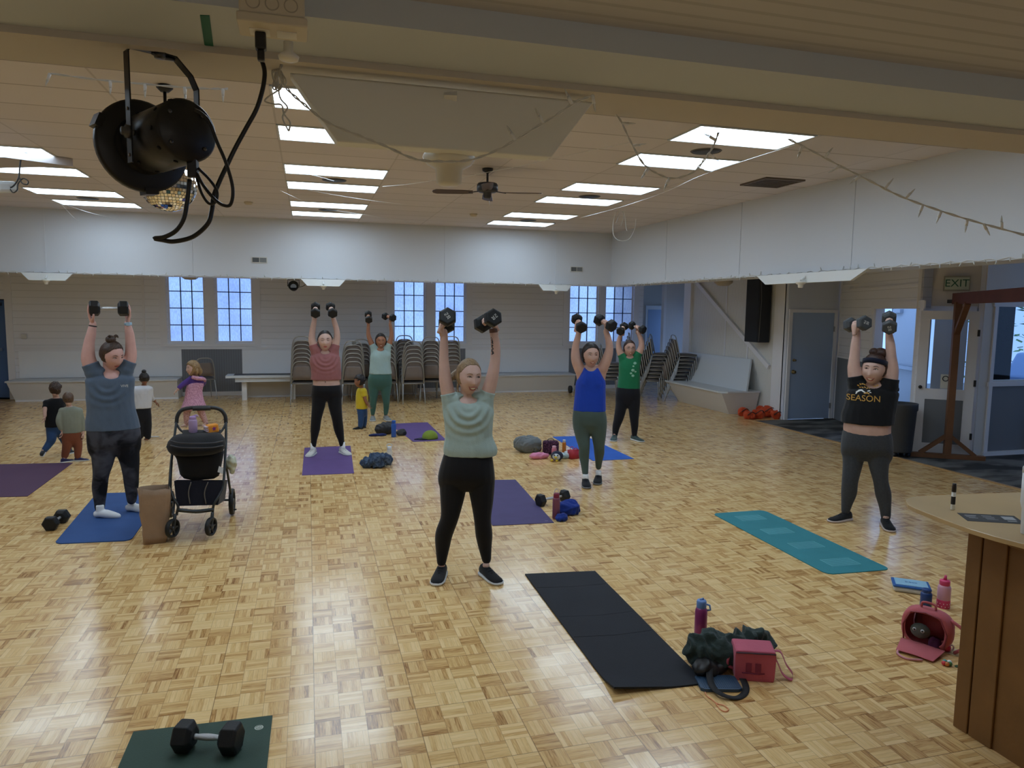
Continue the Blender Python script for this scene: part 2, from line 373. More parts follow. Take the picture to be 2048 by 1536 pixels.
# far wall with window and door openings
WIN = [(-2.91, -2.16), (-1.94, -1.17), (1.93, 2.68), (2.90, 3.65), (6.30, 7.08), (7.27, 8.05)]
ZW0, ZW1 = 1.16, 2.70
mb = MB(); xs = -5.95
for a, b in WIN: mb.box((xs, WY, 0), (a, WY+.14, ZA)); mb.box((a, WY, 0), (b, WY+.14, ZW0)); mb.box((a, WY, ZW1), (b, WY+.14, ZA)); xs = b
mb.box((xs, WY, 0), (8.32, WY+.14, ZA)); mb.box((-7.6, WY, 2.06), (-5.95, WY+.14, ZA)); mb.box((-7.6, WY, 0), (-6.85, WY+.14, 2.06))
struct('wall_far', mb, SHIP)
mb = MB()   # wainscot boards and rails
segs = [(-5.75, -2.66), (-1.42, 2.44), (3.65, 6.31)]
for a, b in segs: mb.box((a, WY-.018, .44), (b, WY, .99))
struct('trim_7', mb, paint('wainscot', (236, 240, 246)))
mb = MB()
mb.box((-5.8, WY-.022, 1.03), (8.32, WY, 1.075))
for a, b in ((-3.07, -1.01), (1.77, 3.81), (6.14, 8.2)):
    mb.box((a, WY-.024, 1.09), (b, WY, 1.15)); mb.box((a, WY-.02, 1.15), (a+.14, WY, ZA)); mb.box((b-.14, WY-.02, 1.15), (b, WY, ZA)); 
for a, b in ((-2.16, -1.94), (2.68, 2.90), (7.08, 7.27)): mb.box((a+.03, WY-.016, 1.15), (b-.03, WY, ZA))
mb.box((-5.95, WY-.02, 0), (-5.82, WY, ZA)); mb.box((-7.0, WY-.02, 2.06), (-5.95, WY, 2.16)); mb.box((-3.4, WY-.02, 1.15), (-3.35, WY, ZA))
struct('trim_8', mb, TRIMW)
mb = MB()
for a, b in ((-2.66, -1.42), (2.44, 3.65), (6.31, 7.6)): mb.box((a, WY-.012, .09), (b, WY, 1.03))
struct('trim_9', mb, NICHE)
mb = MB()
for a, b in ((-2.66, -1.42), (2.44, 3.65), (6.31, 8.3)): mb.box((a, WY-.03, 0), (b, WY, .09))
struct('baseboard_far', mb, TRIMW)
for i, (a, b) in enumerate(WIN):
    fr = MB(); y0, y1 = WY+.05, WY+.085; t = .035
    fr.box((a, y0, ZW0+.045), (a+t, y1, ZW1-t)); fr.box((b-t, y0, ZW0+.045), (b, y1, ZW1-t)); fr.box((a, y0, ZW0), (b, y1, ZW0+.045)); fr.box((a, y0, ZW1-t), (b, y1, ZW1))
    wobj = struct('window_%d' % (i+1), fr, TRIMW)
    mu = MB(); ia, ib = a+t, b-t
    for k in (1, 2): x = ia+(ib-ia)*k/3; mu.box((x-.010, y0+.005, ZW0+.04), (x+.010, y1, ZW1-t))
    for k in range(1, 5):
        z = ZW0+.03+k*.365
        if z < ZW1-.1: mu.box((ia, y0+.005, z-.010), (ib, y1, z+.010))
    mu.build('muntins', mat('muntin', S(60, 78, 104), .5), wobj)['kind'] = 'structure'
    pn = MB().box((ia, WY+.066, ZW0+.04), (ib, WY+.070, ZW1-t)).build('pane', FROST, wobj); pn['kind'] = 'structure'
    for k in (.3, .7): pass
# recess with a door at the far right, beadboard partition, right wall
struct('wall_recess', MB().box((8.18, 17.19, 0), (8.32, 18.5, ZA)).box((8.18, 18.5, 0), (10.1, 18.6, ZA)).box((10.0, 15.2, 0), (10.1, 18.5, .7)).box((10.0, 15.2, 2.1), (10.1, 18.5, ZA)).box((10.0, 16.6, .7), (10.1, 17.6, 2.1)).box((8.67, 15.2, 0), (10.0, 15.26, ZA)), paint('recess_paint', (206, 202, 196)))  # gaps in its hidden side wall are added to let daylight in
struct('wall_partition', MB().box((8.97, WY, 0), (9.95, WY+.1, ZA)), BEADX)
struct('trim_10', MB().box((8.90, WY-.02, 0), (8.97, WY+.12, ZA)).box((9.68, 15.20, 0), (9.9, 15.3, .01)).box((9.10, 18.46, 2.03), (10.0, 18.5, 2.14)).box((9.10, 18.46, 0), (9.16, 18.5, 2.03)), TRIMW)
d = struct('door_2', MB().box((9.16, 18.455, 0), (9.96, 18.49, 2.03)), DOORB)
MB().sph((9.24, 18.43, .98), .028).build('door_handle', CHROME, d)
mb = MB().box((WX, 11.56, 0), (WX+.12, 15.2, ZA)); struct('wall_right', mb, BEADY)
mb = MB().box((WX-.05, 14.98, 0), (WX+.14, 15.28, ZA)); mb.box((WX-.04, 11.52, 0), (WX, 11.80, ZA)); mb.box((WX-.03, 11.80, 0), (WX, 11.86, ZA))
for y in (13.55, 12.72): mb.box((WX-.012, y-.02, 1.05), (WX, y+.02, ZA))
struct('trim_11', mb, TRIMW)
# door wall facing the room, wall with the exit opening
struct('wall_entry_far', MB().box((WX-.04, 11.45, 0), (8.62, 11.55, ZA)).box((8.62, 11.45, 2.0), (9.5, 11.55, ZA)).box((9.5, 11.45, 0), (9.75, 11.55, ZA)), paint('entry_paint', (206, 212, 224)))
mb = MB().box((8.53, 11.42, 0), (8.60, 11.45, 2.0)).box((9.52, 11.42, 0), (9.59, 11.45, 2.0)).box((8.53, 11.42, 2.0), (9.59, 11.45, 2.06)); struct('trim_12', mb, TRIMW)
d = struct('door_1', MB().box((8.60, 11.44, .01), (9.52, 11.48, 2.0)), DOORB)
for z, r in ((1.12, .02), (.90, .03)):
    MB().lathe([(r*1.3, 0), (r*1.3, .008), (r*.5, .01), (r*.5, .03), (r, .035), (r, .055), (r*.6, .062)], 14, Tr((8.68, 11.44, z)) @ Rx(pi/2)).build('door_knob', mat('brass', S(150, 130, 90), .3, 1), d)
for z in (.25, 1.7): MB().cbox((9.525, 11.425, z), (.02, .02, .1)).build('hinge', mat('steel', (.4, .4, .4), .4, 1), d)

class WallLine:
    def __init__(s, A, B):
        s.A, s.B = V((*A, 0)), V((*B, 0)); s.d = (s.B-s.A).normalized(); s.L = (s.B-s.A).length
        n = V((-s.d.y, s.d.x, 0)); s.n = n if n.dot(-s.A) > 0 else -n      # towards the room
    def p(s, t, o=0, z=0): q = s.A + s.d*t + s.n*o; return V((q.x, q.y, z))
    def box(s, mb, t0, t1, o0, o1, z0, z1):
        vs = [s.p(t, o, z) for z in (z0, z1) for t, o in ((t0, o0), (t1, o0), (t1, o1), (t0, o1))]
        return mb.add(vs, [(0,3,2,1),(4,5,6,7),(0,1,5,4),(1,2,6,5),(2,3,7,6),(3,0,4,7)])
    def at(s, px):       # distance along the wall that shows at picture column px (y 700)
        r = ray(px, 700); a, b, c, e = r.x, -s.d.x, r.y, -s.d.y
        det = a*e-b*c; return (a*s.A.y - c*s.A.x)/det
W1 = WallLine((9.64, 11.44), (8.50, 8.48)); W2 = WallLine((8.50, 8.48), (9.06, 7.95))
t0, t1 = W1.at(1746), W1.at(1838)
mb = MB(); W1.box(mb, 0, t0, -.12, 0, 0, ZA); W1.box(mb, t0, t1, -.12, 0, 2.08, ZA); W1.box(mb, t1, W1.L, -.12, 0, 0, ZA); struct('wall_exit', mb, SHIP)
mb = MB(); W1.box(mb, .06, t0-.12, 0, .015, 0, 1.17); struct('trim_13', mb, GREYP)
mb = MB(); W1.box(mb, t0-.11, t0, 0, .02, 0, 2.08); W1.box(mb, t1, t1+.09, 0, .02, 0, 2.08); W1.box(mb, t0-.13, t1+.11, 0, .022, 2.08, 2.2); W1.box(mb, .06, t0-.11, 0, .02, 1.17, 1.21); W1.box(mb, .3, W1.L-.02, 0, .02, 2.42, 2.45); W1.box(mb, 0, .06, 0, .02, 0, ZA)
W1.box(mb, t0-.01, t0+.02, -.14, 0, 0, 2.08); W1.box(mb, t1-.02, t1+.01, -.14, 0, 0, 2.08); struct('trim_14', mb, TRIMW)
LD = W2.L
mb = MB(); W2.box(mb, 0, LD, -.10, 0, 2.09, ZA); W2.box(mb, LD-.10, LD-.08, -.1, -.02, 0, 2.09); struct('wall_diagonal', mb, paint('entry_wall', (214, 208, 200)))
mb = MB(); W2.box(mb, -.03, .05, 0, .03, 0, ZA); W2.box(mb, .05, LD-.06, 0, .025, 2.05, 2.12); W2.box(mb, .10, .13, 0, .02, 2.12, 2.72); W2.box(mb, LD-.08, LD-.04, -.03, .02, 0, 2.05); W2.box(mb, LD-.04, LD+.03, -.12, .03, 0, ZA); struct('trim_15', mb, TRIMW)
mb = MB().box((9.05, 7.90, 0), (9.28, 8.02, ZA)).box((9.28, 7.90, 0), (10.05, 8.02, .06)).box((9.28, 7.90, 1.0), (10.05, 8.02, 1.08)).box((9.28, 7.90, 2.12), (10.05, 8.02, ZA)).box((10.05, 7.90, 0), (13.4, 8.02, ZA))
struct('wall_entry_side', mb, paint('entry_wall2', (214, 210, 202)))
struct('trim_17', MB().box((9.28, 7.93, .06), (10.05, 7.99, 1.0)), GREYP)
mb = MB().box((9.22, 7.88, 0), (9.28, 7.90, 2.12)).box((10.05, 7.88, 0), (10.12, 7.90, 2.12)).box((9.2, 7.87, 1.0), (10.1, 7.90, 1.06)).box((9.2, 7.88, 2.12), (10.1, 7.90, 2.2)).box((9.2, 7.87, 0), (10.1, 7.9, .06)); struct('trim_18', mb, TRIMW)
mb = MB(); Wv = WallLine(W2.p(0, -1.0)[:2], W2.p(LD, -1.0)[:2]); Wv.box(mb, Wv.at(1866), Wv.at(1932), -.06, 0, -.02, 2.6); struct('wall_vestibule', mb, paint('vestibule', (226, 226, 226)))
struct('window_8', MB().box((9.28, 7.95, 1.08), (10.05, 7.956, 2.12)), GLASS)
# outer walls that close the building
mb = MB().box((-7.6, -3.1, 0), (13.5, -3, ZA)).box((-7.7, -3, 0), (-7.6, 20, ZA)); struct('wall_back', mb, paint('back_wall', (214, 206, 196)))
struct('wall_side', MB().box((13.4, -3, 0), (13.5, 0, ZA)).box((13.4, 0, 0), (13.5, 7.9, .8)).box((13.4, 0, 2.5), (13.5, 7.9, ZA)).box((13.4, 3.8, .8), (13.5, 4.1, 2.5)), paint('side_wall', (200, 196, 190)))  # unseen window gaps added so that daylight reaches the entry
# exterior seen through the openings: porch floor and ground
struct('ground', MB().box((9.82, 8.02, -.3), (30, 16.9, -.02)), mat('concrete', S(150, 152, 150), .9))
# ================================================================ ceiling lamps
k = 0
lamp0 = None
cols = [(-3.30, 'left'), (.36, 'middle'), (3.97, 'right')]
rows = [3.1, 4.3, 6.17, 7.38, 9.26, 10.45, 12.32, 13.55]
rown = ['first row over the near edge', 'second row', 'third row', 'fourth row', 'fifth row', 'sixth row', 'seventh row', 'last row before the far wall']
for cx_, cn in cols:
    for j, ry_ in enumerate(rows):
        lab = 'recessed ceiling lamp in the %s column, %s' % (cn, rown[j])
        if lamp0 is None:
            lamp0 = thing('ceiling_light', lab, 'ceiling light', (cx_, ry_, ZC), 0, 'recessed ceiling lamps')
            f = MB(); t = .018
            f.box((-.61, -.305, -.012), (.61, -.305+t, 0)); f.box((-.61, .305-t, -.012), (.61, .305, 0)); f.box((-.61, -.305, -.012), (-.61+t, .305, 0)); f.box((.61-t, -.305, -.012), (.61, .305, 0)); f.box((-.6, -.010, -.009), (.6, .0, 0))
            f.build('frame', mat('lamp_frame', S(200, 205, 205), .4), lamp0)
            MB().box((-.595, -.29, -.006), (.595, -.012, -.002)).box((-.595, .002, -.006), (.595, .29, -.002)).build('diffuser', LAMPM, lamp0)
        else: dup(lamp0, (cx_, ry_, ZC), 0, lab)

al = None  # unseen lamps added behind the camera to brighten the near aisle
for x in (-3.0, .8, 4.6):
    lab = 'added unseen lamp under the near aisle ceiling, at %s' % {-3.0: 'the spotlight side', .8: 'the middle', 4.6: 'the counter side'}[x]
    if al is None:
        al = thing('added_aisle_lamp', lab, 'ceiling light', (x, -1.3, ZN), 0, 'added fill lamps of the near aisle')
        MB().box((-.62, -.12, -.03), (.62, .12, 0)).build('housing', MATS['lamp_frame'], al)
        MB().box((-.60, -.10, -.08), (.60, .10, -.03)).build('diffuser', mat('added_aisle_diffuser', (.8, .8, .8), .6, emit=(.95, .95, .9), es=9), al)
    else: dup(al, (x, -1.3, ZN), 0, lab)
# ================================================================ people
def skin_mat(name, c, red=.12):
    m = mat(name, S(*c), .52, spec=.35, var=.05, vs=14); b = m.node_tree.nodes['Principled BSDF']
    b.inputs['Subsurface Weight'].default_value = .08; b.inputs['Subsurface Radius'].default_value = (.02, .008, .004); b.inputs['Subsurface Scale'].default_value = .3
    return m
def cloth(name, c, rough=.85, bump=.25, bs=220, var=.05, vs=9, sheen=.12): return mat(name, S(*c), rough, spec=.2, bump=bump, bs=bs, var=var, vs=vs, sheen=sheen)
def blotch(name, c1, c2, scale=7, lo=.45, hi=.6, rough=.85, detail=3):
    m, nt, b, N, L = node_mat(name); tc = N('TexCoord'); n = N('TexNoise'); n.inputs['Scale'].default_value = scale; n.inputs['Detail'].default_value = detail; n.inputs['Distortion'].default_value = .6
    L(tc.outputs['Object'], n.inputs['Vector']); cr = N('ValToRGB'); e = cr.color_ramp.elements; e[0].position = lo; e[0].color = (*S(*c1), 1); e[1].position = hi; e[1].color = (*S(*c2), 1)
    L(n.outputs['Fac'], cr.inputs[0]); L(cr.outputs[0], b.inputs['Base Color']); b.inputs['Roughness'].default_value = rough; b.inputs['Specular IOR Level'].default_value = .2
    return m
def hair_mat(name, c1, c2):
    m, nt, b, N, L = node_mat(name); tc = N('TexCoord'); mp = N('Mapping'); mp.inputs['Scale'].default_value = (90, 90, 14); L(tc.outputs['Object'], mp.inputs[0])
    n = N('TexNoise'); n.inputs['Scale'].default_value = 2; n.inputs['Detail'].default_value = 3; L(mp.outputs[0], n.inputs['Vector'])
    cr = N('ValToRGB'); e = cr.color_ramp.elements; e[0].position = .35; e[0].color = (*S(*c1), 1); e[1].position = .68; e[1].color = (*S(*c2), 1); L(n.outputs['Fac'], cr.inputs[0])
    L(cr.outputs[0], b.inputs['Base Color']); b.inputs['Roughness'].default_value = .48; b.inputs['Specular IOR Level'].default_value = .4
    bp = N('Bump'); bp.inputs['Strength'].default_value = .5; bp.inputs['Distance'].default_value = .003; L(n.outputs['Fac'], bp.inputs['Height']); L(bp.outputs[0], b.inputs['Normal']); return m
EYEW = mat('eye_white', S(225, 222, 215), .25); IRIS = mat('iris', S(52, 40, 32), .2); LASH = mat('lashes', S(34, 24, 20), .6)
TEETH = mat('teeth', S(235, 228, 215), .3); SOCKW = cloth('white_sock', (228, 230, 232)); MOUTHD = mat('mouth_inside', S(70, 24, 24), .6)

def voxmesh(mb, vox, smooth=4, cuts=(), disp=None):
    me = mb.mesh('tmp'); o = bpy.data.objects.new('tmp', me); COL.objects.link(o)
    r = o.modifiers.new('r', 'REMESH'); r.mode = 'VOXEL'; r.voxel_size = vox; r.adaptivity = 0; r.use_smooth_shade = True
    if smooth:
        s = o.modifiers.new('s', 'SMOOTH'); s.factor = .5; s.iterations = smooth
    dg = bpy.context.evaluated_depsgraph_get(); dg.update()
    out = bpy.data.meshes.new_from_object(o.evaluated_get(dg)); bpy.data.objects.remove(o); bpy.data.meshes.remove(me)
    if disp:
        ns = [v.normal.copy() for v in out.vertices]
        for v, n in zip(out.vertices, ns): v.co = v.co + n*disp(v.co, n)
    if cuts:
        bm = bmesh.new(); bm.from_mesh(out)
        kill = [f for f in bm.faces if any(c(f.calc_center_median()) for c in cuts)]
        bmesh.ops.delete(bm, geom=kill, context='FACES'); bm.to_mesh(out); bm.free()
    for p in out.polygons: p.use_smooth = True
    return out
def link_mesh(me, name, mats, parent):
    for m in (mats if isinstance(mats, (list, tuple)) else [mats]): me.materials.append(m)
    o = bpy.data.objects.new(name, me); COL.objects.link(o); o.parent = parent
    o.matrix_parent_inverse = Matrix.Translation(-parent.location) if parent.get('_w') else Matrix()
    return o

def head_y(x, z, y):
    # relief of the face, x/z in head units (head height .225)
    ax = abs(x)
    g = lambda v, c, s: math.exp(-((v-c)/s)**2)
    d = 0
    nz = 0
    if -.050 < z < .018:
        t = (.018-z)/.052
        nz = (.004+.017*min(t, 1)**1.3) if z > -.034 else .021*max(0, 1-(-.034-z)/.014)
    wn = .0085+.006*max(0, min(1, (.01-z)/.04))
    d += nz*math.exp(-(x/wn)**2)
    d -= .0085*g(ax, .031, .015)*g(z, .010, .012)
    d += .003*g(z, .034, .010)*math.exp(-(ax/.05)**4)
    d += .0045*g(ax, .040, .018)*g(z, -.024, .018)
    d += .0055*math.exp(-(x/.022)**2)*g(z, -.060, .011)
    d -= .003*math.exp(-(x/.020)**2)*g(z, -.074, .005)
    d += .007*math.exp(-(x/.022)**2)*g(z, -.092, .014)
    return d
def head_pt(th, ph):
    # th: azimuth, 0 = forward (y), ph: elevation
    x = sin(th)*cos(ph); y = cos(th)*cos(ph); z = sin(ph)
    X, Y, Z = x*.077, y*.095, z*.1125
    if Z < 0:
        t = -Z/.1125
        X *= 1-.30*t**1.6
        Y = Y*(1-.12*t) + (.012*t if Y > 0 else .016*t)
        if Y < 0: Y *= 1-.25*t
    else:
        Y -= .012*(Z/.1125)*.5
        X *= 1+.03*sin(pi*min(1, Z/.1))
    if Y > 0: Y *= 1-.05*math.exp(-(X/.05)**2)
    if y > .15: Y += head_y(X, Z, Y)*min(1, (y-.15)/.3)
    return V((X, Y, Z))
def face_y(x, z):
    # forward surface of the face at x,z (search)
    best = 0
    for k in range(3):
        pass
    Zr = max(-.999, min(.999, z/.1125)); ph = math.asin(Zr)
    th = math.asin(max(-.95, min(.95, x/(.077*max(.2, cos(ph))*(1 if z > 0 else 1-.30*(-Zr)**1.6)))))
    return head_pt(th, ph).y

class Person:
    def __init__(s, sp):
        s.sp = sp; bx, by = sp['base']; s.B = flo(bx, by)
        n = V((-s.B.x, -s.B.y, 0)); s.D3 = n.length; s.n = n.normalized()
        s.rt = V((-s.n.y, s.n.x, 0))       # image right
        if s.rt.dot(RT) < 0: s.rt = -s.rt
        s.pm = FPX/((s.B-CAM).dot(FW))     # px per metre
        s.root = thing('person', sp['label'], 'person', tuple(s.B), 0, None, world=True)
        s.vox = sp.get('vox', .008)
    def P(s, x, y, dd=0.0):
        q = s.B + s.n*dd; d = ray(x, y); t = (q-CAM).dot(s.n)/d.dot(s.n); return CAM + d*t
    def ring(s, c, rx, ry, n=20, pw=2.3):
        out = []
        for k in range(n):
            a = 2*pi*k/n; ca, sa = cos(a), sin(a)
            out.append(c + s.bx*(rx*abs(ca)**(2/pw)*(1 if ca >= 0 else -1)) + s.bn*(ry*abs(sa)**(2/pw)*(1 if sa >= 0 else -1)))
        return out
    def loft(s, mb, rows, k=1.0, grow=0.0):
        # rows: (y, xl, xr, ratio, dd)
        R = []
        for r in rows:
            y, xl, xr, q = r[:4]; dd = r[4] if len(r) > 4 else 0
            c = s.P((xl+xr)/2, y, dd); h = (xr-xl)/2/s.pm*k+grow
            R.append((c, h, h*q))
        cs = catmull([r[0] for r in R], 4); hs = catmull([V((r[1], r[2], 0)) for r in R], 4)
        mb.rings([s.ring(c, max(h.x, .004), max(h.y, .004)) for c, h in zip(cs, hs)]); return mb
    def tubeP(s, mb, pts, k=1.0, grow=0.0, n=14, sub=5):
        # pts: (x, y, r_px, dd)
        P_ = [s.P(p[0], p[1], p[3] if len(p) > 3 else 0) for p in pts]; r = [p[2]/s.pm*k+grow for p in pts]
        cs = catmull(P_, sub); rs = [v.x for v in catmull([V((q, 0, 0)) for q in r], sub)]
        mb.tube(cs, rs, n); mb.sph(cs[0], rs[0]*.98); mb.sph(cs[-1], rs[-1]*.98); return mb

def hand_mesh(mb, W, ZD, XD, scale=1.0, mode='grip', thumb=1):
    # W wrist, ZD direction to the knuckles, XD across the palm (index side), palm faces Z x X
    z = ZD.normalized(); x = (XD - z*XD.dot(z)).normalized(); y = z.cross(x)
    if mode[-1] == '-': y = -y; mode = mode[:-1]
    M = lambda a, b, c: W + (x*a + y*b + z*c)*scale
    R = []
    for zc, hw, ht in ((-.015, .024, .019), (.0, .026, .018), (.02, .033, .017), (.045, .040, .016), (.07, .042, .015), (.085, .041, .012), (.090, .036, .008)):
        ring = []
        for k in range(16):
            a = 2*pi*k/16; ring.append(M(hw*cos(a), ht*sin(a), zc))
        R.append(ring)
    mb.rings(R)
    L = [.95, 1.05, 1.0, .82]
    for i, fx in enumerate((.031, .0105, -.010, -.0295)):
        if mode == 'grip':
            cy, cz, rr = .030, .088, .0265; pts = [(fx, .0, .066), (fx*1.02, cy-rr+.002, .088)]
            for a in (38, 80, 125, 170, 215): ra = radians(a+(i-1.5)*4); pts.append((fx*1.02, cy-rr*cos(ra), cz+rr*sin(ra)))
            rad = [.0095, .0098, .0095, .0090, .0088, .0082, .0072]
        elif mode == 'open':
            sp_ = (fx)*.42; l = .078*L[i]; pts = [(fx, 0, .068), (fx*1.08, .002, .09), (fx*1.08+sp_*.35, .008, .09+l*.40), (fx*1.08+sp_*.7, .018, .09+l*.72), (fx*1.08+sp_, .032, .09+l)]
            rad = [.0095, .0094, .0088, .0080, .0066]
        else:
            l = .075*L[i]; pts = [(fx, 0, .068), (fx, .003, .09), (fx*.97, .014, .09+l*.38), (fx*.95, .032, .09+l*.62), (fx*.92, .048, .09+l*.66)]
            rad = [.0095, .0094, .0088, .0080, .0068]
        mb.tube([M(*p) for p in pts], [r*scale for r in rad], 8); mb.sph(M(*pts[-1]), rad[-1]*scale, nu=8, nv=6)
    if mode == 'grip': pts = [(.018, .006, .018), (.040, .020, .040), (.048, .040, .062), (.030, .058, .082), (.008, .062, .092)]
    elif mode == 'open': pts = [(.018, .006, .018), (.045, .014, .038), (.064, .026, .058), (.076, .036, .080)]
    else: pts = [(.018, .006, .018), (.042, .018, .040), (.050, .032, .062), (.048, .040, .085)]
    rad = [.0150, .0130, .0108, .0095, .0078][:len(pts)]
    mb.tube([M(*p) for p in pts], [r*scale for r in rad], 8); mb.sph(M(*pts[-1]), rad[-1]*scale, nu=8, nv=6)

def shoe(s, name, ank, ang, length, mats, scale=1.0, sock=None, z0=0.0, pitch=0.0):
    # ank: ankle point on the ground (x,y), ang: direction of the toes (radians, world)
    d = V((cos(ang), sin(ang), 0)); side = V((-d.y, d.x, 0)); up = V((0, 0, 1))
    if pitch: d2 = d*cos(pitch)+up*(-sin(pitch)); up = up*cos(pitch)+d*sin(pitch); d = d2
    o = V((ank.x, ank.y, z0))
    def ring(t, hw, zb, zt, n=14, sh=0):
        out = []
        for k in range(n):
            a = 2*pi*k/n; c, s_ = cos(a), sin(a)
            zz = zb + (zt-zb)*(.5+.5*s_)
            w = hw*abs(c)**.75*(1 if c >= 0 else -1)*(1 - .18*max(0, s_))
            out.append(o + d*(t*length) + side*(w+sh) + up*zz)
        return out
    S_ = scale
    prof = [(-.24, .022, .012, .050), (-.20, .033, .012, .088), (-.12, .038, .012, .098), (-.02, .040, .012, .094), (.10, .043, .012, .082), (.25, .047, .012, .066), (.42, .050, .012, .052), (.58, .049, .012, .045), (.70, .040, .012, .036), (.76, .020, .014, .026)]
    mb = MB(); mb.rings([ring(t, hw*S_, zb*S_, zt*S_) for t, hw, zb, zt in prof])
    up_o = mb.build('shoe' if name == 'shoe' else name, mats[0], s.root)
    if len(mats) > 1:
        m2 = MB(); pr = [(-.27, .020), (-.22, .036), (-.1, .041), (.1, .044), (.3, .049), (.5, .053), (.66, .050), (.76, .035), (.80, .016)]
        for rows in (0,):
            R = []
            for t, hw in pr:
                hw *= S_; h = (.024 - .004*max(0, t))*S_; b = .0 if t < .6 else (.006*S_)
                R.append([o+d*(t*length)+side*w+up*z for w, z in ((-hw, h), (-hw*1.02, b+.006*S_), (-hw*.9, b), (hw*.9, b), (hw*1.02, b+.006*S_), (hw, h))])
            m2.rings(R)
        m2.build('sole', mats[1], up_o)
    if len(mats) > 2:
        m3 = MB()
        for i in range(4):
            t = .06+.09*i; z = (.090-.011*i)*S_+.001
            m3.tube([o+d*(t*length)+side*(-.020*S_)+up*(z-.006), o+d*((t+.02)*length)+up*(z+.003), o+d*(t*length)+side*(.020*S_)+up*(z-.006)], .0025, 5)
        m3.build('laces', mats[2], up_o)
    return up_o

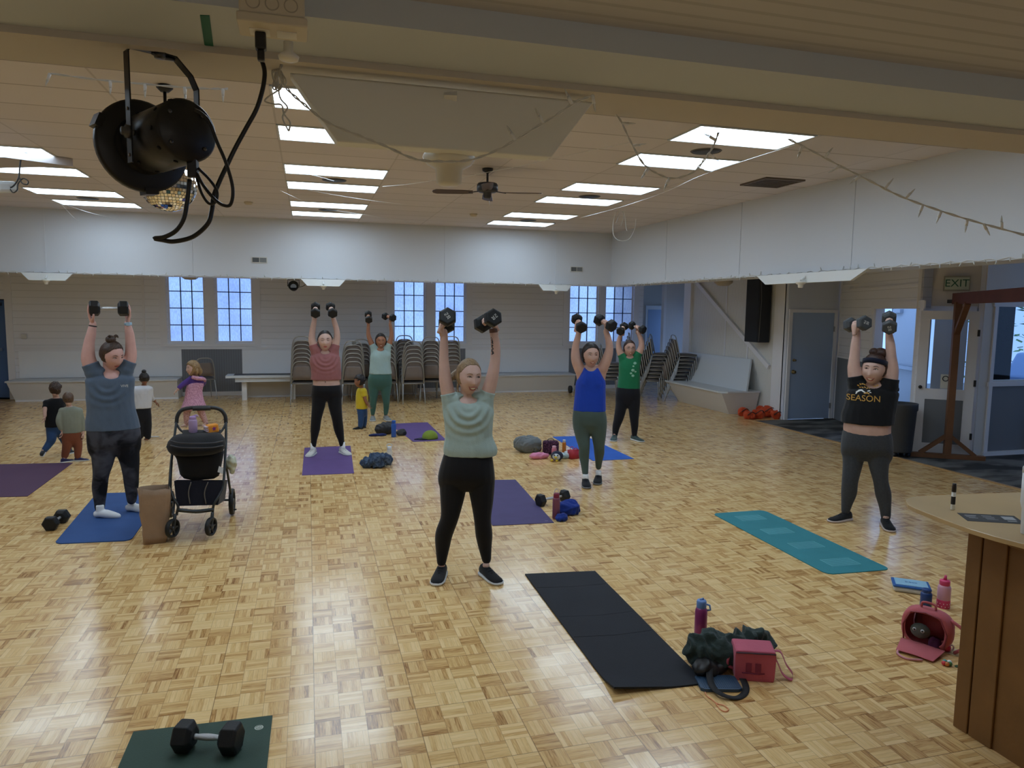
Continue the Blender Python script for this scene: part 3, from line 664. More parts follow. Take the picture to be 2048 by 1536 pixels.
def build_person(sp):
    s = Person(sp); pm = s.pm; M1 = 1/pm
    th = radians(sp.get('yaw', 0)); s.bn = s.n*cos(th) + s.rt*sin(th); s.bx = s.rt*cos(th) - s.n*sin(th)
    # when seen from behind, bn still points at the camera
    skin = sp['skin']; vox = s.vox
    body = MB()
    tor = sp['torso']; s.loft(body, tor, .90)
    if sp.get('belly'): s.loft(body, sp['belly'], 1.0)
    hips = sp['hips']; s.loft(body, [hips[0]]+hips, .93)
    sexf = sp.get('bust', 0)
    if sexf:
        y, xl, xr, dd = sexf
        for x in (xl, xr): body.sph(s.P(x, y, dd), (.058, .052, .056))
    hx, hy = sp['head']; hh = sp['hh']*M1; sc = hh/.225
    hy_, hp_, hr_ = [radians(a) for a in sp.get('look', (0, 0, 0))]
    hc = s.P(hx, hy, sp.get('hdd', .02))
    f = (s.n*cos(hy_)+s.rt*sin(hy_))*cos(hp_) - V((0,0,1))*sin(hp_); rx = s.rt*cos(hy_)-s.n*sin(hy_)
    up = rx.cross(f).normalized()
    if up.z < 0: up = -up
    if hr_: rx, up = rx*cos(hr_)+up*sin(hr_), up*cos(hr_)-rx*sin(hr_)
    HM = lambda p: hc + (rx*p[0] + f*p[1] + up*p[2])*sc
    # neck, shoulders
    nk = sp['neck']; nr = nk[2]*M1
    nb = s.P(nk[0], nk[1], -.01)
    body.tube([nb - V((0,0,.05)), nb, HM((0, -.022, -.075)), HM((0, -.02, -.03))], [nr*1.45, nr*1.12, nr*.98, nr*.95], 16)
    arms = sp['arms']
    for a in arms:
        pts = a['pts']; s.tubeP(body, pts, 1.0)
        sh = s.P(pts[-1][0], pts[-1][1], pts[-1][3] if len(pts[-1]) > 3 else 0); r = pts[-1][2]*M1
        body.tube([nb-V((0,0,.03)), sh], [nr*.9, r*.9], 12)
    def lats(mb, gr):
        for a in arms:
            if a.get('down'): continue
            r3 = tor[3]; side = -1 if a['pts'][-1][0] < nk[0] else 1; w_ = (r3[2]-r3[1])/2
            x3 = (r3[1] if side < 0 else r3[2]) - side*w_*.30
            p0 = s.P(x3, r3[0], 0); q = a['pts'][-1]; p1 = s.P(q[0], q[1], q[3] if len(q) > 3 else 0)
            mb.tube(catmull([p0, (p0+p1)/2, p1], 3), [v.x for v in catmull([V((w_*.30*M1+gr, 0, 0)), V(((w_*.15+q[2]*.45)*M1+gr, 0, 0)), V((q[2]*M1*.92+gr, 0, 0))], 3)], 14)
    lats(body, -.004)
    for l in sp['legs']:
        s.tubeP(body, l, .90)
    head = MB(); nu, nv = 56, 40; vs = [HM(head_pt(0, -pi/2))]
    for j in range(1, nv):
        for k in range(nu): vs.append(HM(head_pt(2*pi*k/nu, -pi/2+pi*j/nv)))
    vs.append(HM(head_pt(0, pi/2))); fs = [(0, 1+(k+1) % nu, 1+k) for k in range(nu)]
    for j in range(nv-2):
        for k in range(nu): fs.append((1+j*nu+k, 1+j*nu+(k+1) % nu, 1+(j+1)*nu+(k+1) % nu, 1+(j+1)*nu+k))
    for k in range(nu): fs.append((len(vs)-1, 1+(nv-2)*nu+k, 1+(nv-2)*nu+(k+1) % nu))
    body.add(vs, fs)
    for q in (-1, 1):
        body.sph(HM((q*.077, -.006, -.004)), (1, 1, 1), M=basis(rx*.008*sc, f*.016*sc, up*.028*sc), nu=10, nv=8)
    # bare or socked feet (inside the shoes)
    feet = sp['feet']
    for ft in feet:
        fa = s.P(ft[0], ft[1], ft[2]); ang = radians(ft[3]); dirn = (s.n*cos(ang)+s.rt*sin(ang)); L = sp.get('foot', .235)
        z0 = ft[4] if len(ft) > 4 else 0
        g = V((fa.x, fa.y, z0)); ff = L/.235; kf = .72 if sp.get('shoes') else 1
        body.tube([g-dirn*.045*ff+V((0,0,.035*ff)), g+V((0,0,.050*ff)), g+dirn*.06*ff+V((0,0,.040*ff)), g+dirn*.12*ff+V((0,0,.026*ff)), g+dirn*.165*ff+V((0,0,.017*ff))], [.026*ff*kf, .034*ff*kf, .034*ff*kf, .025*ff*kf, .014*ff], 12)
        body.tube([g+V((0,0,.05*ff)), V((fa.x, fa.y, z0+.10*ff))], [.027*ff, .026*ff], 12)
    me = voxmesh(body, vox, 3)
    # hands finer, kept in the same mesh
    hm = MB()
    for a in arms:
        h = a.get('hand')
        if not h: continue
        w_ = s.P(a['pts'][0][0], a['pts'][0][1], a['pts'][0][3] if len(a['pts'][0]) > 3 else 0)
        ks = sp.get('hs', 1.0)
        if h['mode'].startswith('grip'):
            c = s.P(*h['at']); ax = V(s.rt*h['ax'][0]+s.n*h['ax'][1]+V((0,0,1))*h['ax'][2]).normalized()
            z = (c-w_).normalized(); z = (z-ax*z.dot(ax)).normalized(); y = z.cross(ax)
            sgn = -1 if h['mode'][-1] == '-' else 1
            W = c - z*.088*ks - y*sgn*.030*ks
            hand_mesh(hm, W, z, ax, ks, h['mode'])
            hm.tube([w_ - z*.03, (w_+W)/2, W+z*.012], [.024*ks, .023*ks, .025*ks], 12)
        else:
            zd = V(s.rt*h['z'][0]+s.n*h['z'][1]+V((0,0,1))*h['z'][2]); xd = V(s.rt*h['x'][0]+s.n*h['x'][1]+V((0,0,1))*h['x'][2])
            hand_mesh(hm, w_, zd, xd, ks, h['mode'])
    if hm.v:
        h2 = voxmesh(hm, .0032 if vox < .009 else .0045, 2)
        bm = bmesh.new(); bm.from_mesh(me); bm.from_mesh(h2); bm.to_mesh(me); bm.free()
        for p in me.polygons: p.use_smooth = True
    bo = link_mesh(me, 'body', skin, s.root)
    # ---------------- face
    if sp.get('face', 1):
        F = lambda x, z, o=0: HM((x, face_y(x, z)+o, z))
        sm = sp.get('smile', 0)
        for q in (-1, 1):
            e = MB(); e.mi = 0; yc = face_y(q*.031, .011)-.0085
            e.sph(HM((q*.031, yc+.0005, .011)), (1, 1, 1), M=basis(rx*.0125*sc, f*.0115*sc, up*(.0075 if not sp.get('closed') else .004)*sc), nu=14, nv=10)
            e.mi = 1; gx, gz = sp.get('gaze', (0, 0))
            e.sph(HM((q*.031+gx*.004, yc+.0098, .011+gz*.003)), (1, 1, 1), M=basis(rx*.0052*sc, f*.003*sc, up*.0052*sc), nu=12, nv=8)
            if not sp.get('closed'): e.build('eye', [EYEW, IRIS], s.root)
            lid = MB(); lid.tube([F(q*(.0185), .0095, .0015), F(q*.025, .0155, .0025), F(q*.032, .0175, .003), F(q*.0395, .0145, .0025), F(q*.045, .010, .001)] if not sp.get('closed') else [F(q*.019, .010, .002), F(q*.026, .006, .004), F(q*.033, .005, .004), F(q*.040, .006, .003), F(q*.044, .009, .002)], .0016*sc, 6)
            lid.build('eyelashes', LASH, s.root)
            br = MB(); br.tube([F(q*.015, .0305, .0), F(q*.024, .0335, .0005), F(q*.035, .0345, .0005), F(q*.047, .028, .0)], [.0018*sc, .0026*sc, .0022*sc, .0010*sc], 6)
            br.build('eyebrow', sp['hair'], s.root)
        lip = MB(); w = .022+.008*sm; cz = -.060+.010*sm; op = .0065*sm
        upc = [(-w, cz), (-w*.55, -.0575+op*.15), (-w*.12, -.0550), (0, -.0560), (w*.12, -.0550), (w*.55, -.0575+op*.15), (w, cz)]
        loc = [(-w, cz), (-w*.6, -.0645-op*.9), (0, -.0675-op*1.35), (w*.6, -.0645-op*.9), (w, cz)]
        lip.tube(catmull([F(x, z, -.0005) for x, z in upc], 4), [v.x*sc for v in catmull([V((q, 0, 0)) for q in (.0010, .0026, .0028, .0026, .0028, .0026, .0010)], 4)], 8)
        lip.tube(catmull([F(x, z, .0) for x, z in loc], 4), [v.x*sc for v in catmull([V((q, 0, 0)) for q in (.0010, .0030, .0038, .0030, .0010)], 4)], 8)
        if sm < .3: lip.tube([F(-w*.8, -.0605, -.001), F(0, -.0612, .0), F(w*.8, -.0605, -.001)], .0032*sc, 8)
        lip.build('lips', sp.get('lipm') or mat('lips', S(168, 88, 84), .4), s.root)
        if sm >= .3:
            def strip(zt, zb, o, name, m_):
                t = MB(); N_ = 9; A_ = []; B_ = []
                for i in range(N_):
                    u = -1+2*i/(N_-1); x = w*.93*u; k_ = 1-abs(u)**2.2
                    A_.append(F(x, cz+(zt-cz)*k_, o)); B_.append(F(x, cz+(zb-cz)*k_, o))
                t.rings([A_, B_], cap=False, closed=False); t.build(name, m_, s.root)
            strip(-.0565, -.0690-op, .0006, 'mouth', MOUTHD); strip(-.0570, -.0645-op*.55, .0012, 'teeth', TEETH)
    # ---------------- hair
    hb = MB(); kind = sp['hk']; th_ = sp.get('hth', .010)
    HF = sp.get('hairline', .060)
    def hairpt(k, j):
        a = 2*pi*k/96; e = -pi/2+pi*j/64; p = head_pt(a, e); x = sin(a)*cos(e); y = cos(a)*cos(e); z = sin(e)
        nz = noise.noise(V((a*6, e*3, sp['base'][0])))*.002 + .0012*sin(a*34+3*sin(e*3))
        d = V((p.x/.077**2, p.y/.095**2, p.z/.1125**2)).normalized()
        return p, d, nz
    grid = {}; faces = []
    def inface(p):
        return fdist(p) < 0
    def fdist(p):
        # signed distance-like value from the hairline (negative on the face)
        zt = HF*(1 - .55*(abs(p.x)/.070)**3)
        side = sp.get('temple', .016) + .25*max(0, -p.z) 
        return max((p.z - zt)*.9, (side - p.y)*1.0)
    low = sp.get('hairlow', -.045)
    for j in range(5, 65):
        for k in range(96):
            p, d, nz = hairpt(k, j); grid[(k, j)] = (p, d, nz)
    keep = []
    vv, idx = [], {}
    def gv(k, j, outer):
        k %= 96; key = (k, j, outer)
        if key not in idx:
            p, d, nz = grid[(k, j)]; t = (th_+nz)*(.12+.88*min(1, max(0, fdist(p))/sp.get('hsoft', .018))) if outer else -.002
            if outer and p.z < low+.02: t *= .6
            idx[key] = len(vv); vv.append(HM(p+d*t))
        return idx[key]
    cells = set()
    for j in range(5, 64):
        for k in range(96):
            p = grid[(k, j)][0]
            if not inface(p) and p.z > low + (.0 if p.y < 0 else 0): cells.add((k, j))
    for (k, j) in cells:
        faces.append((gv(k, j, 1), gv(k+1, j, 1), gv(k+1, j+1, 1), gv(k, j+1, 1)))
        for dk, dj, e1, e2 in ((-1, 0, (k, j), (k, j+1)), (1, 0, (k+1, j+1), (k+1, j)), (0, -1, (k+1, j), (k, j)), (0, 1, (k, j+1), (k+1, j+1))):
            if ((k+dk) % 96, j+dj) not in cells and j+dj < 64:
                faces.append((gv(*e1, 1), gv(*e1, 0), gv(*e2, 0), gv(*e2, 1)))
    hb.smooth = True; hb.add(vv, faces); hb.smooth = False
    for ex in sp.get('hairx', []):
        t = ex[0]
        if t == 'ball': hb.sph(HM(ex[1]), (1, 1, 1), M=basis(rx*ex[2][0]*sc, f*ex[2][1]*sc, up*ex[2][2]*sc), nu=18, nv=12)
        elif t == 'tube': hb.tube(catmull([HM(p) for p in ex[1]], 4), [r*sc for r in (v.x for v in catmull([V((q, 0, 0)) for q in ex[2]], 4))], 12)
        elif t == 'mop':
            rnd = random.Random(ex[3] if len(ex) > 3 else 3)
            for i in range(ex[1]):
                a = rnd.uniform(0, 2*pi); e = rnd.uniform(-.15, 1.35); p = head_pt(a, e)
                if inface(p*1.0) and p.y > 0: continue
                q = p*1.12; r = p.copy()*1.14; r.z -= ex[2]*(.6+.5*rnd.random()); r.x += rnd.uniform(-.008, .008); r.y += rnd.uniform(-.008, .008)
                hb.tube([HM(p*1.02), HM(q), HM(r)], [.011*sc, .013*sc, .004*sc], 6)
    hb.build('hair', sp['hair'], s.root)
    if sp.get('band'):
        b = MB(); pts = []
        for k in range(40):
            a = 2*pi*k/40; p = head_pt(a, radians(26 if True else 0)+.28*cos(a)); d = V((p.x, p.y, 0)).normalized(); pts.append((p, d))
        R = []
        for p, d in pts: R.append([HM(p+d*.013+V((0,0,.018))), HM(p+d*.014+V((0,0,-.018))), HM(p+d*.002+V((0,0,-.018))), HM(p+d*.002+V((0,0,.018)))])
        R.append(R[0]); b.rings(R, cap=False); b.build('headband', sp['band'], s.root)
    if sp.get('glasses'):
        g = MB()
        for q in (-1, 1):
            c = V((q*.031, face_y(q*.031, .012)+.012, .010)); g.tube([HM(c+V((.021*cos(a), 0, .015*sin(a)))) for a in [2*pi*k/16 for k in range(16)]], .0014*sc, 5, closed=True)
            g.tube([HM(c+V((q*.021, 0, .004))), HM((q*.082, .0, .006))], .0014*sc, 5)
        g.tube([HM((-.010, face_y(0, .012)+.010, .012)), HM((.010, face_y(0, .012)+.010, .012))], .0016*sc, 5); g.build('glasses', mat('glasses_frame', S(60, 40, 40), .3), s.root)
    # ---------------- clothes
    seed = sp['base'][0]*.37
    amp = sp.get('fold', .006)
    def folds(co, nrm):
        q = co - s.B; x = q.dot(s.rt); z = q.z
        v = noise.noise(V((x*11+z*3, z*6, seed)))*.7 + noise.noise(V((x*26+z*9, z*10, seed+9)))*.35
        if sp.get('cowl'):
            cp, A, lam = sp['cowl']; c = s.P(*cp)-s.B; r = math.hypot(x-c.dot(s.rt), (z-c.z)*1.0)
            if z < c.z and r < .30 and nrm.dot(s.n) > .1: v += A*sin(2*pi*r/lam)*math.exp(-((r-.12)/.10)**2)*min(1, (c.z-z)/.04)
        dent = 0
        if g.get('k') == 'top':
            for cx, cy, rwx, rwz in g.get('necks', []):
                cc = s.P(cx, cy, 0); e = math.sqrt(((co-cc).dot(s.rt)/(rwx*M1))**2+((co.z-cc.z)/(rwz*M1))**2)
                if e < 1.25 and (co-cc).dot(s.n) > -.06: dent -= .045*min(1, (1.25-e)/.4)
        return amp*v*(1 if dent > -.001 else .2) + dent
    for g in sp['clothes']:
        mb = MB()
        if g['k'] == 'top':
            s.loft(mb, g['rows'], 1.0, .004)
            if sexf:
                for x in (sexf[1], sexf[2]): mb.sph(s.P(x, sexf[0], sexf[3]), (.070, .062, .072))
            tb = g['rows'][0]
            for a in arms:
                if g.get('sleeve') is None: 
                    continue
                pts = a['pts']; sl = a.get('sleeve', g['sleeve'])
                P_ = [s.P(p[0], p[1], p[3] if len(p) > 3 else 0) for p in pts][::-1]; rr = [p[2]*M1 for p in pts][::-1]
                cs = catmull(P_, 6); rs = [v.x for v in catmull([V((q, 0, 0)) for q in rr], 6)]
                tot = sum((cs[i+1]-cs[i]).length for i in range(len(cs)-1)); acc = 0; path = [cs[0]]; rad = [rs[0]]
                for i in range(len(cs)-1):
                    acc += (cs[i+1]-cs[i]).length
                    if acc > sl*tot: break
                    path.append(cs[i+1]); rad.append(rs[i+1])
                if len(path) < 2: path.append(cs[1]); rad.append(rs[1])
                gr = g.get('sg', .010); rad = [r+gr*(.5+.5*i/(len(rad)-1)) for i, r in enumerate(rad)]
                mb.tube(path, rad, 16); mb.sph(cs[0], rs[0]+gr)
                mb.tube([nb-V((0,0,.055*min(1, hh/.225))), cs[0]], [nr*1.25, rs[0]+.006], 14)
                mb.tube([s.P((tb[1]+tb[2])/2, tb[0]+g.get('arm_y', 10), 0), cs[0]], [nr*1.5, rs[0]+.006], 14)
            if g.get('sleeve') is not None: lats(mb, .010)
            cuts = []
            me = voxmesh(mb, vox*.9, g.get('sm', 6), cuts, folds)
            to = link_mesh(me, g['name'], g['m'], s.root)
            g['o'] = to
        elif g['k'] == 'pants':
            s.loft(mb, hips, 1.0, .004)
            for l in sp['legs']: s.tubeP(mb, l[:g.get('cut', len(l))], 1.0, .004)
            me = voxmesh(mb, vox, 22, (), (lambda co, n: folds(co, n)*g.get('fold', .25)))
            link_mesh(me, g['name'], g['m'], s.root)
        elif g['k'] == 'cuff':
            x, y, r, dd, h = g['at']; c = s.P(x, y, dd); d = (s.P(*g['to'])-c).normalized()
            mb.tube([c-d*h/2, c+d*h/2], r*M1+.003, 18); 
            if g.get('face'): c2 = c + s.n*(r*M1+.004); mb.cbox(c2, (.03, .03, .032))
            mb.build(g['name'], g['m'], s.root, bevel=.002)
    for ft in feet:
        fa = s.P(ft[0], ft[1], ft[2]); a2 = radians(ft[3]); dirn = (s.n*cos(a2)+s.rt*sin(a2)); z0 = ft[4] if len(ft) > 4 else 0
        fl_ = sp.get('foot', .235)/.235
        if sp.get('sock'):
            m = MB(); g = V((fa.x, fa.y, z0))
            if not sp.get('shoes'):
                m.tube([g-dirn*.050+V((0,0,.034)), g+V((0,0,.050)), g+dirn*.06+V((0,0,.042)), g+dirn*.12+V((0,0,.030)), g+dirn*.17+V((0,0,.021)), g+dirn*.185+V((0,0,.018))], [.030, .040, .040, .034, .024, .012], 16)
                m.tube([g+V((0,0,.045)), V((fa.x, fa.y, sp['sock_h']))], [.036, .034], 16); link_mesh(voxmesh(m, .006, 2), 'sock', sp['sock'], s.root)
            else:
                ra = min(l[-1][2] for l in sp['legs'])*M1; m.tube([g+V((0,0,.05)), V((fa.x, fa.y, .085)), V((fa.x, fa.y, sp['sock_h']))], [.036*fl_, ra*1.02, ra*.96], 16); m.build('sock', sp['sock'], s.root)
        if sp.get('shoes'): shoe(s, 'shoe', V((fa.x, fa.y, 0)), math.atan2(dirn.y, dirn.x), .262*fl_, sp['shoes'], fl_, z0=z0, pitch=(ft[5] if len(ft) > 5 else 0))
    return s
def onto(mb, target_name, root, off=.004, dirn=None):
    # push printed shapes onto the shirt surface so that the print follows the cloth
    tgt = [c for c in root.children if c.name.split('.')[0] == target_name][0]
    bpy.context.view_layer.update()
    from mathutils.bvhtree import BVHTree
    me = tgt.data; vs = [tgt.matrix_world @ v.co for v in me.vertices]
    bvh = BVHTree.FromPolygons(vs, [tuple(p.vertices) for p in me.polygons]); 
    ref = min((v.dot(dirn) for v in mb.v)); 
    for i, v in enumerate(mb.v):
        o = v + dirn*.5; h = bvh.ray_cast(o, -dirn)
        if h[0]: mb.v[i] = h[0] + dirn*(off + (v.dot(dirn)-ref)*.5)
# ---------------------------------------------------------------- dumbbells
def dumbbell(label, c, ax, size=.118, hl=.125, hw=.078, group='rubber hexagon dumbbells', txt=None, roll=0.0, up=(0,0,1), chrome=True, lab_m=None, headm=None):
    x, y, z = frame_z(ax, up); Mx = basis(x, y, z) @ Rz(roll)
    o = bpy.data.objects.new('dumbbell', None); COL.objects.link(o); o.matrix_world = Tr(c) @ Mx; tag(o, label, 'dumbbell', group)
    r = size/2/cos(pi/6)
    def hexr(rr, zz): return [V((rr*cos(pi/3*k+pi/6), rr*sin(pi/3*k+pi/6), zz)) for k in range(6)]
    for q in (-1, 1):
        m = MB(); zi, zo = q*hl/2, q*(hl/2+hw)
        R = [hexr(r*.62, zi), hexr(r*.97, zi+q*.016), hexr(r, zi+q*.022), hexr(r, zo-q*.014), hexr(r*.97, zo-q*.008), hexr(r*.80, zo)]
        m.rings(R); m.sm = [False]*len(m.sm); h = m.build('weight', headm or RUB, o, bevel=.004)
        if txt:
            t = MB(); Mt = Tr((0, 0, zo+q*.0008)) @ (Matrix() if q > 0 else Rx(pi)) @ Rz(txt[1])
            text_mesh(t, txt[0], size*.25, Mt @ Tr((0, -size*.10, 0)), .0004); text_mesh(t, 'FLE', size*.18, Mt @ Tr((0, size*.12, 0)), .0004)
            t.build('lettering', mat('white_print', S(215, 215, 210), .5), h)
    m = MB(); pr = [(.013, -hl/2-.002), (.0135, -hl/2+.008), (.0125, -hl/2+.012), (.0125, -hl/2+.02), (.0145, -hl*.2), (.0155, 0), (.0145, hl*.2), (.0125, hl/2-.02), (.0125, hl/2-.012), (.0135, hl/2-.008), (.013, hl/2+.002)]
    m.lathe(pr, 20); m.build('handle', CHROMEK, o)
    return o
def bell_for(s, h, label, **k):
    c = s.P(*h['at']); ax = V(s.rt*h['ax'][0]+s.n*h['ax'][1]+V((0,0,1))*h['ax'][2]).normalized()
    return dumbbell(label, c, ax, **k)

SK1 = skin_mat('skin_fair', (198, 164, 150)); SK2 = skin_mat('skin_rosy', (204, 160, 150)); SK3 = skin_mat('skin_brown', (158, 110, 84)); SK4 = skin_mat('skin_tan', (192, 154, 138)); SK5 = skin_mat('skin_child', (192, 156, 140)); SK6 = skin_mat('skin_child_brown', (142, 96, 72))
BLKSHOE = cloth('black_shoe_mesh', (26, 27, 30)); WSOLE = mat('white_sole', S(205, 208, 210), .6); DSOLE = mat('dark_sole', S(30, 30, 32), .7); BLACE = mat('black_lace', S(18, 18, 20), .8)
BLKLEG = cloth('black_leggings', (17, 17, 21), .7, .1); 

# --- the woman in the middle
hL = dict(mode='grip', at=(894, 642, .0), ax=(.05, .95, .27)); hR = dict(mode='grip-', at=(975, 642, .0), ax=(.32, .92, .22))
sp = dict(label='smiling blonde woman in sage green T-shirt and black leggings, dumbbells overhead',
 base=(927, 1152), skin=SK1, vox=.006, yaw=0,
 torso=[(792, 921, 949, .8), (806, 896, 976, .55), (822, 890, 984, .62), (845, 892, 983, .68), (872, 897, 978, .64), (900, 893, 982, .66), (925, 886, 986, .70)],
 hips=[(903, 891, 981, .66), (925, 884, 985, .70), (950, 878, 988, .66), (968, 879, 988, .50), (980, 884, 984, .36)],
 bust=(843, 919, 957, .058), neck=(936, 797, 13), head=(938, 754), hh=66, look=(24, 4, -3), hdd=.03,
 arms=[dict(pts=[(888, 664, 7.2), (888, 690, 8.4), (888, 722, 9.6), (891, 760, 12.6), (899, 800, 14)], hand=hL), dict(pts=[(987, 664, 7.5), (991, 690, 9.2), (990, 722, 10.2), (984, 756, 12.5), (972, 797, 14)], hand=hR)],
 legs=[[(907, 965, 27), (904, 1000, 22.5, .01), (899, 1036, 17, .02), (888, 1068, 16.6, .0), (885, 1095, 13.4, -.01), (883, 1124, 8.6, 0)], [(962, 965, 27), (964, 1000, 22, .01), (965, 1038, 16.3, .02), (968, 1068, 16.4, 0), (970, 1092, 13, -.01), (973, 1119, 8.6, 0)]],
 feet=[(883, 1130, 0, -10), (972, 1127, .02, 28)], foot=.235, shoes=[BLKSHOE, WSOLE, BLACE], smile=1, gaze=(.8, 0),
 hair=hair_mat('hair_blonde', (108, 86, 62), (158, 130, 94)), hk='tail', hairline=.086, hairx=[('tube', [(-.01, -.085, .03), (-.05, -.11, .0), (-.085, -.10, -.03), (-.10, -.08, -.05)], [.03, .026, .02, .006]), ('tube', [(-.066, -.01, -.03), (-.072, -.005, -.07), (-.066, .0, -.10)], [.006, .006, .002]), ('tube', [(.062, .01, -.03), (.066, .005, -.08)], [.006, .002])],
 cowl=((936, 812, .1), 1.05, .06), fold=.006,
 clothes=[dict(k='pants', name='leggings', m=BLKLEG, fold=.12), dict(k='top', name='shirt', m=cloth('sage_shirt', (158, 176, 170), .75), sleeve=.14, sg=.008,
   rows=[(795, 915, 956, .7), (806, 893, 979, .56), (822, 889, 985, .64), (845, 891, 984, .70), (872, 893, 984, .68), (895, 889, 993, .66), (909, 890, 992, .66)], necks=[(937, 796, 16, 6.5)]),
   dict(k='cuff', name='wristband', m=mat('brown_leather', S(92, 60, 50), .5), at=(987, 661, 7.6, 0, .03), to=(990, 690, 0))])
p1 = build_person(sp)
bell_for(p1, hL, 'dumbbell marked 20 in the blonde woman hand without wristband', txt=('20', .6))
bell_for(p1, hR, 'dumbbell marked 20 in the blonde woman hand with brown wristband', txt=('20', -.9))
t = MB(); rnd = random.Random(3)
for i in range(16):
    x, y = 984.5+rnd.uniform(-2.2, 2.6)+(i%3-1)*.6, 677+i*2.2; c = p1.P(x, y, .12); n_ = 8; a_, b_ = rnd.uniform(.003, .007), rnd.uniform(.004, .008); r_ = rnd.uniform(0, 3)
    vs = [c+p1.rt*(a_*cos(2*pi*k/n_)*cos(r_)-b_*sin(2*pi*k/n_)*sin(r_))+V((0,0,1))*(a_*cos(2*pi*k/n_)*sin(r_)+b_*sin(2*pi*k/n_)*cos(r_)) for k in range(n_)]
    t.add(vs+[c], [(k, (k+1) % n_, n_) for k in range(n_)])
onto(t, 'body', p1.root, .0008, p1.n); t.build('tattoo', mat('tattoo_ink', S(58, 58, 62), .6), p1.root)

# --- the woman in the grey tee, both hands under one dumbbell
GW = (217.5, 617)
sp = dict(label='woman in slate T-shirt and mottled leggings holding one dumbbell overhead beside the stroller',
 base=(235, 1030), skin=SK2, vox=.0075,
 torso=[(746, 207, 238, .8), (757, 185, 258, .55), (775, 182, 260, .62), (795, 183, 260, .68), (820, 184, 262, .64), (845, 183, 268, .66)],
 hips=[(843, 183, 268, .64), (862, 181, 274, .66), (885, 182, 276, .60), (900, 184, 275, .44), (908, 188, 272, .34)],
 bust=(795, 209, 237, .060), neck=(222, 750, 11), head=(224, 711), hh=54, look=(36, 20, 2), hdd=.05,
 arms=[dict(pts=[(186, 647, 6.2), (182.5, 668, 8.6), (178, 689, 10), (177, 718, 13), (188, 744, 14.5)], hand=dict(mode='open', z=(-.36, .1, 1), x=(0, 1, 0))),
       dict(pts=[(254.5, 647, 6.0), (259, 668, 8.4), (261, 689, 9.4), (261, 713, 11.5), (250, 740, 14)], hand=dict(mode='open', z=(.30, .1, 1), x=(0, -1, 0)))],
 legs=[[(207, 893, 23), (206, 920, 19.5, .01), (202, 950, 14, .03), (199.5, 975, 13.4, 0), (199.5, 1000, 10.2, 0), (199.5, 1016, 8.4, 0)], [(253, 893, 22.5), (259, 920, 18, .0), (261.5, 945, 14.6, .02), (263, 970, 12.8, 0), (263.5, 988, 10.4, 0), (263.5, 1000, 8.6, 0)]],
 feet=[(200.5, 1022, .05, 62), (263, 1004, -.06, 50)], foot=.24, sock=SOCKW, sock_h=.125, smile=.0, gaze=(.6, -.9),
 hair=hair_mat('hair_brown', (36, 26, 22), (84, 62, 48)), hk='bun', hairline=.080, hairx=[('ball', (-.012, -.03, .128), (.040, .036, .034)), ('tube', [(-.02, -.03, .14), (-.035, -.02, .165), (-.05, -.02, .16)], [.012, .010, .004]), ('tube', [(.01, -.03, .14), (.03, -.03, .158), (.045, -.02, .145)], [.012, .012, .004])],
 fold=.006, cowl=((214, 765, .1), .8, .07),
 clothes=[dict(k='pants', name='leggings', m=blotch('tie_dye_leggings', (26, 27, 33), (72, 74, 84), 5.5, .42, .60), fold=.12),
   dict(k='top', name='shirt', m=cloth('slate_shirt', (84, 98, 116), .85), sleeve=.22, sg=.012, rows=[(748, 200, 244, .7), (756, 180, 262, .56), (772, 179, 262, .64), (795, 180, 262, .70), (820, 181, 265, .68), (842, 179, 270, .66), (858, 179, 274, .66)], necks=[(223, 745, 12.5, 8.5)]),
   dict(k='cuff', name='wristband', m=BLACK, at=(185.6, 652, 6.6, 0, .012), to=(183, 668, 0)), dict(k='cuff', name='watch', m=mat('light_blue_band', S(150, 178, 196), .5), at=(256, 648, 6.4, 0, .026), to=(259, 668, 0), face=1)])
p2 = build_person(sp)
tb = MB(); 
MM = basis(p2.rt, V((0,0,1)), p2.n, p2.P(249, 772, .185)); text_mesh(tb, 'VIVE', .032, MM, .0006); tb.build('shirt_print', mat('white_print', S(215, 215, 210), .5), p2.root)
dumbbell('dumbbell raised level in both hands of the slate T-shirt woman, bright chrome handle', p2.P(217.8, 617, .03), p2.rt, size=.125, hl=.140, hw=.088, up=(0, 0, 1), roll=.2)

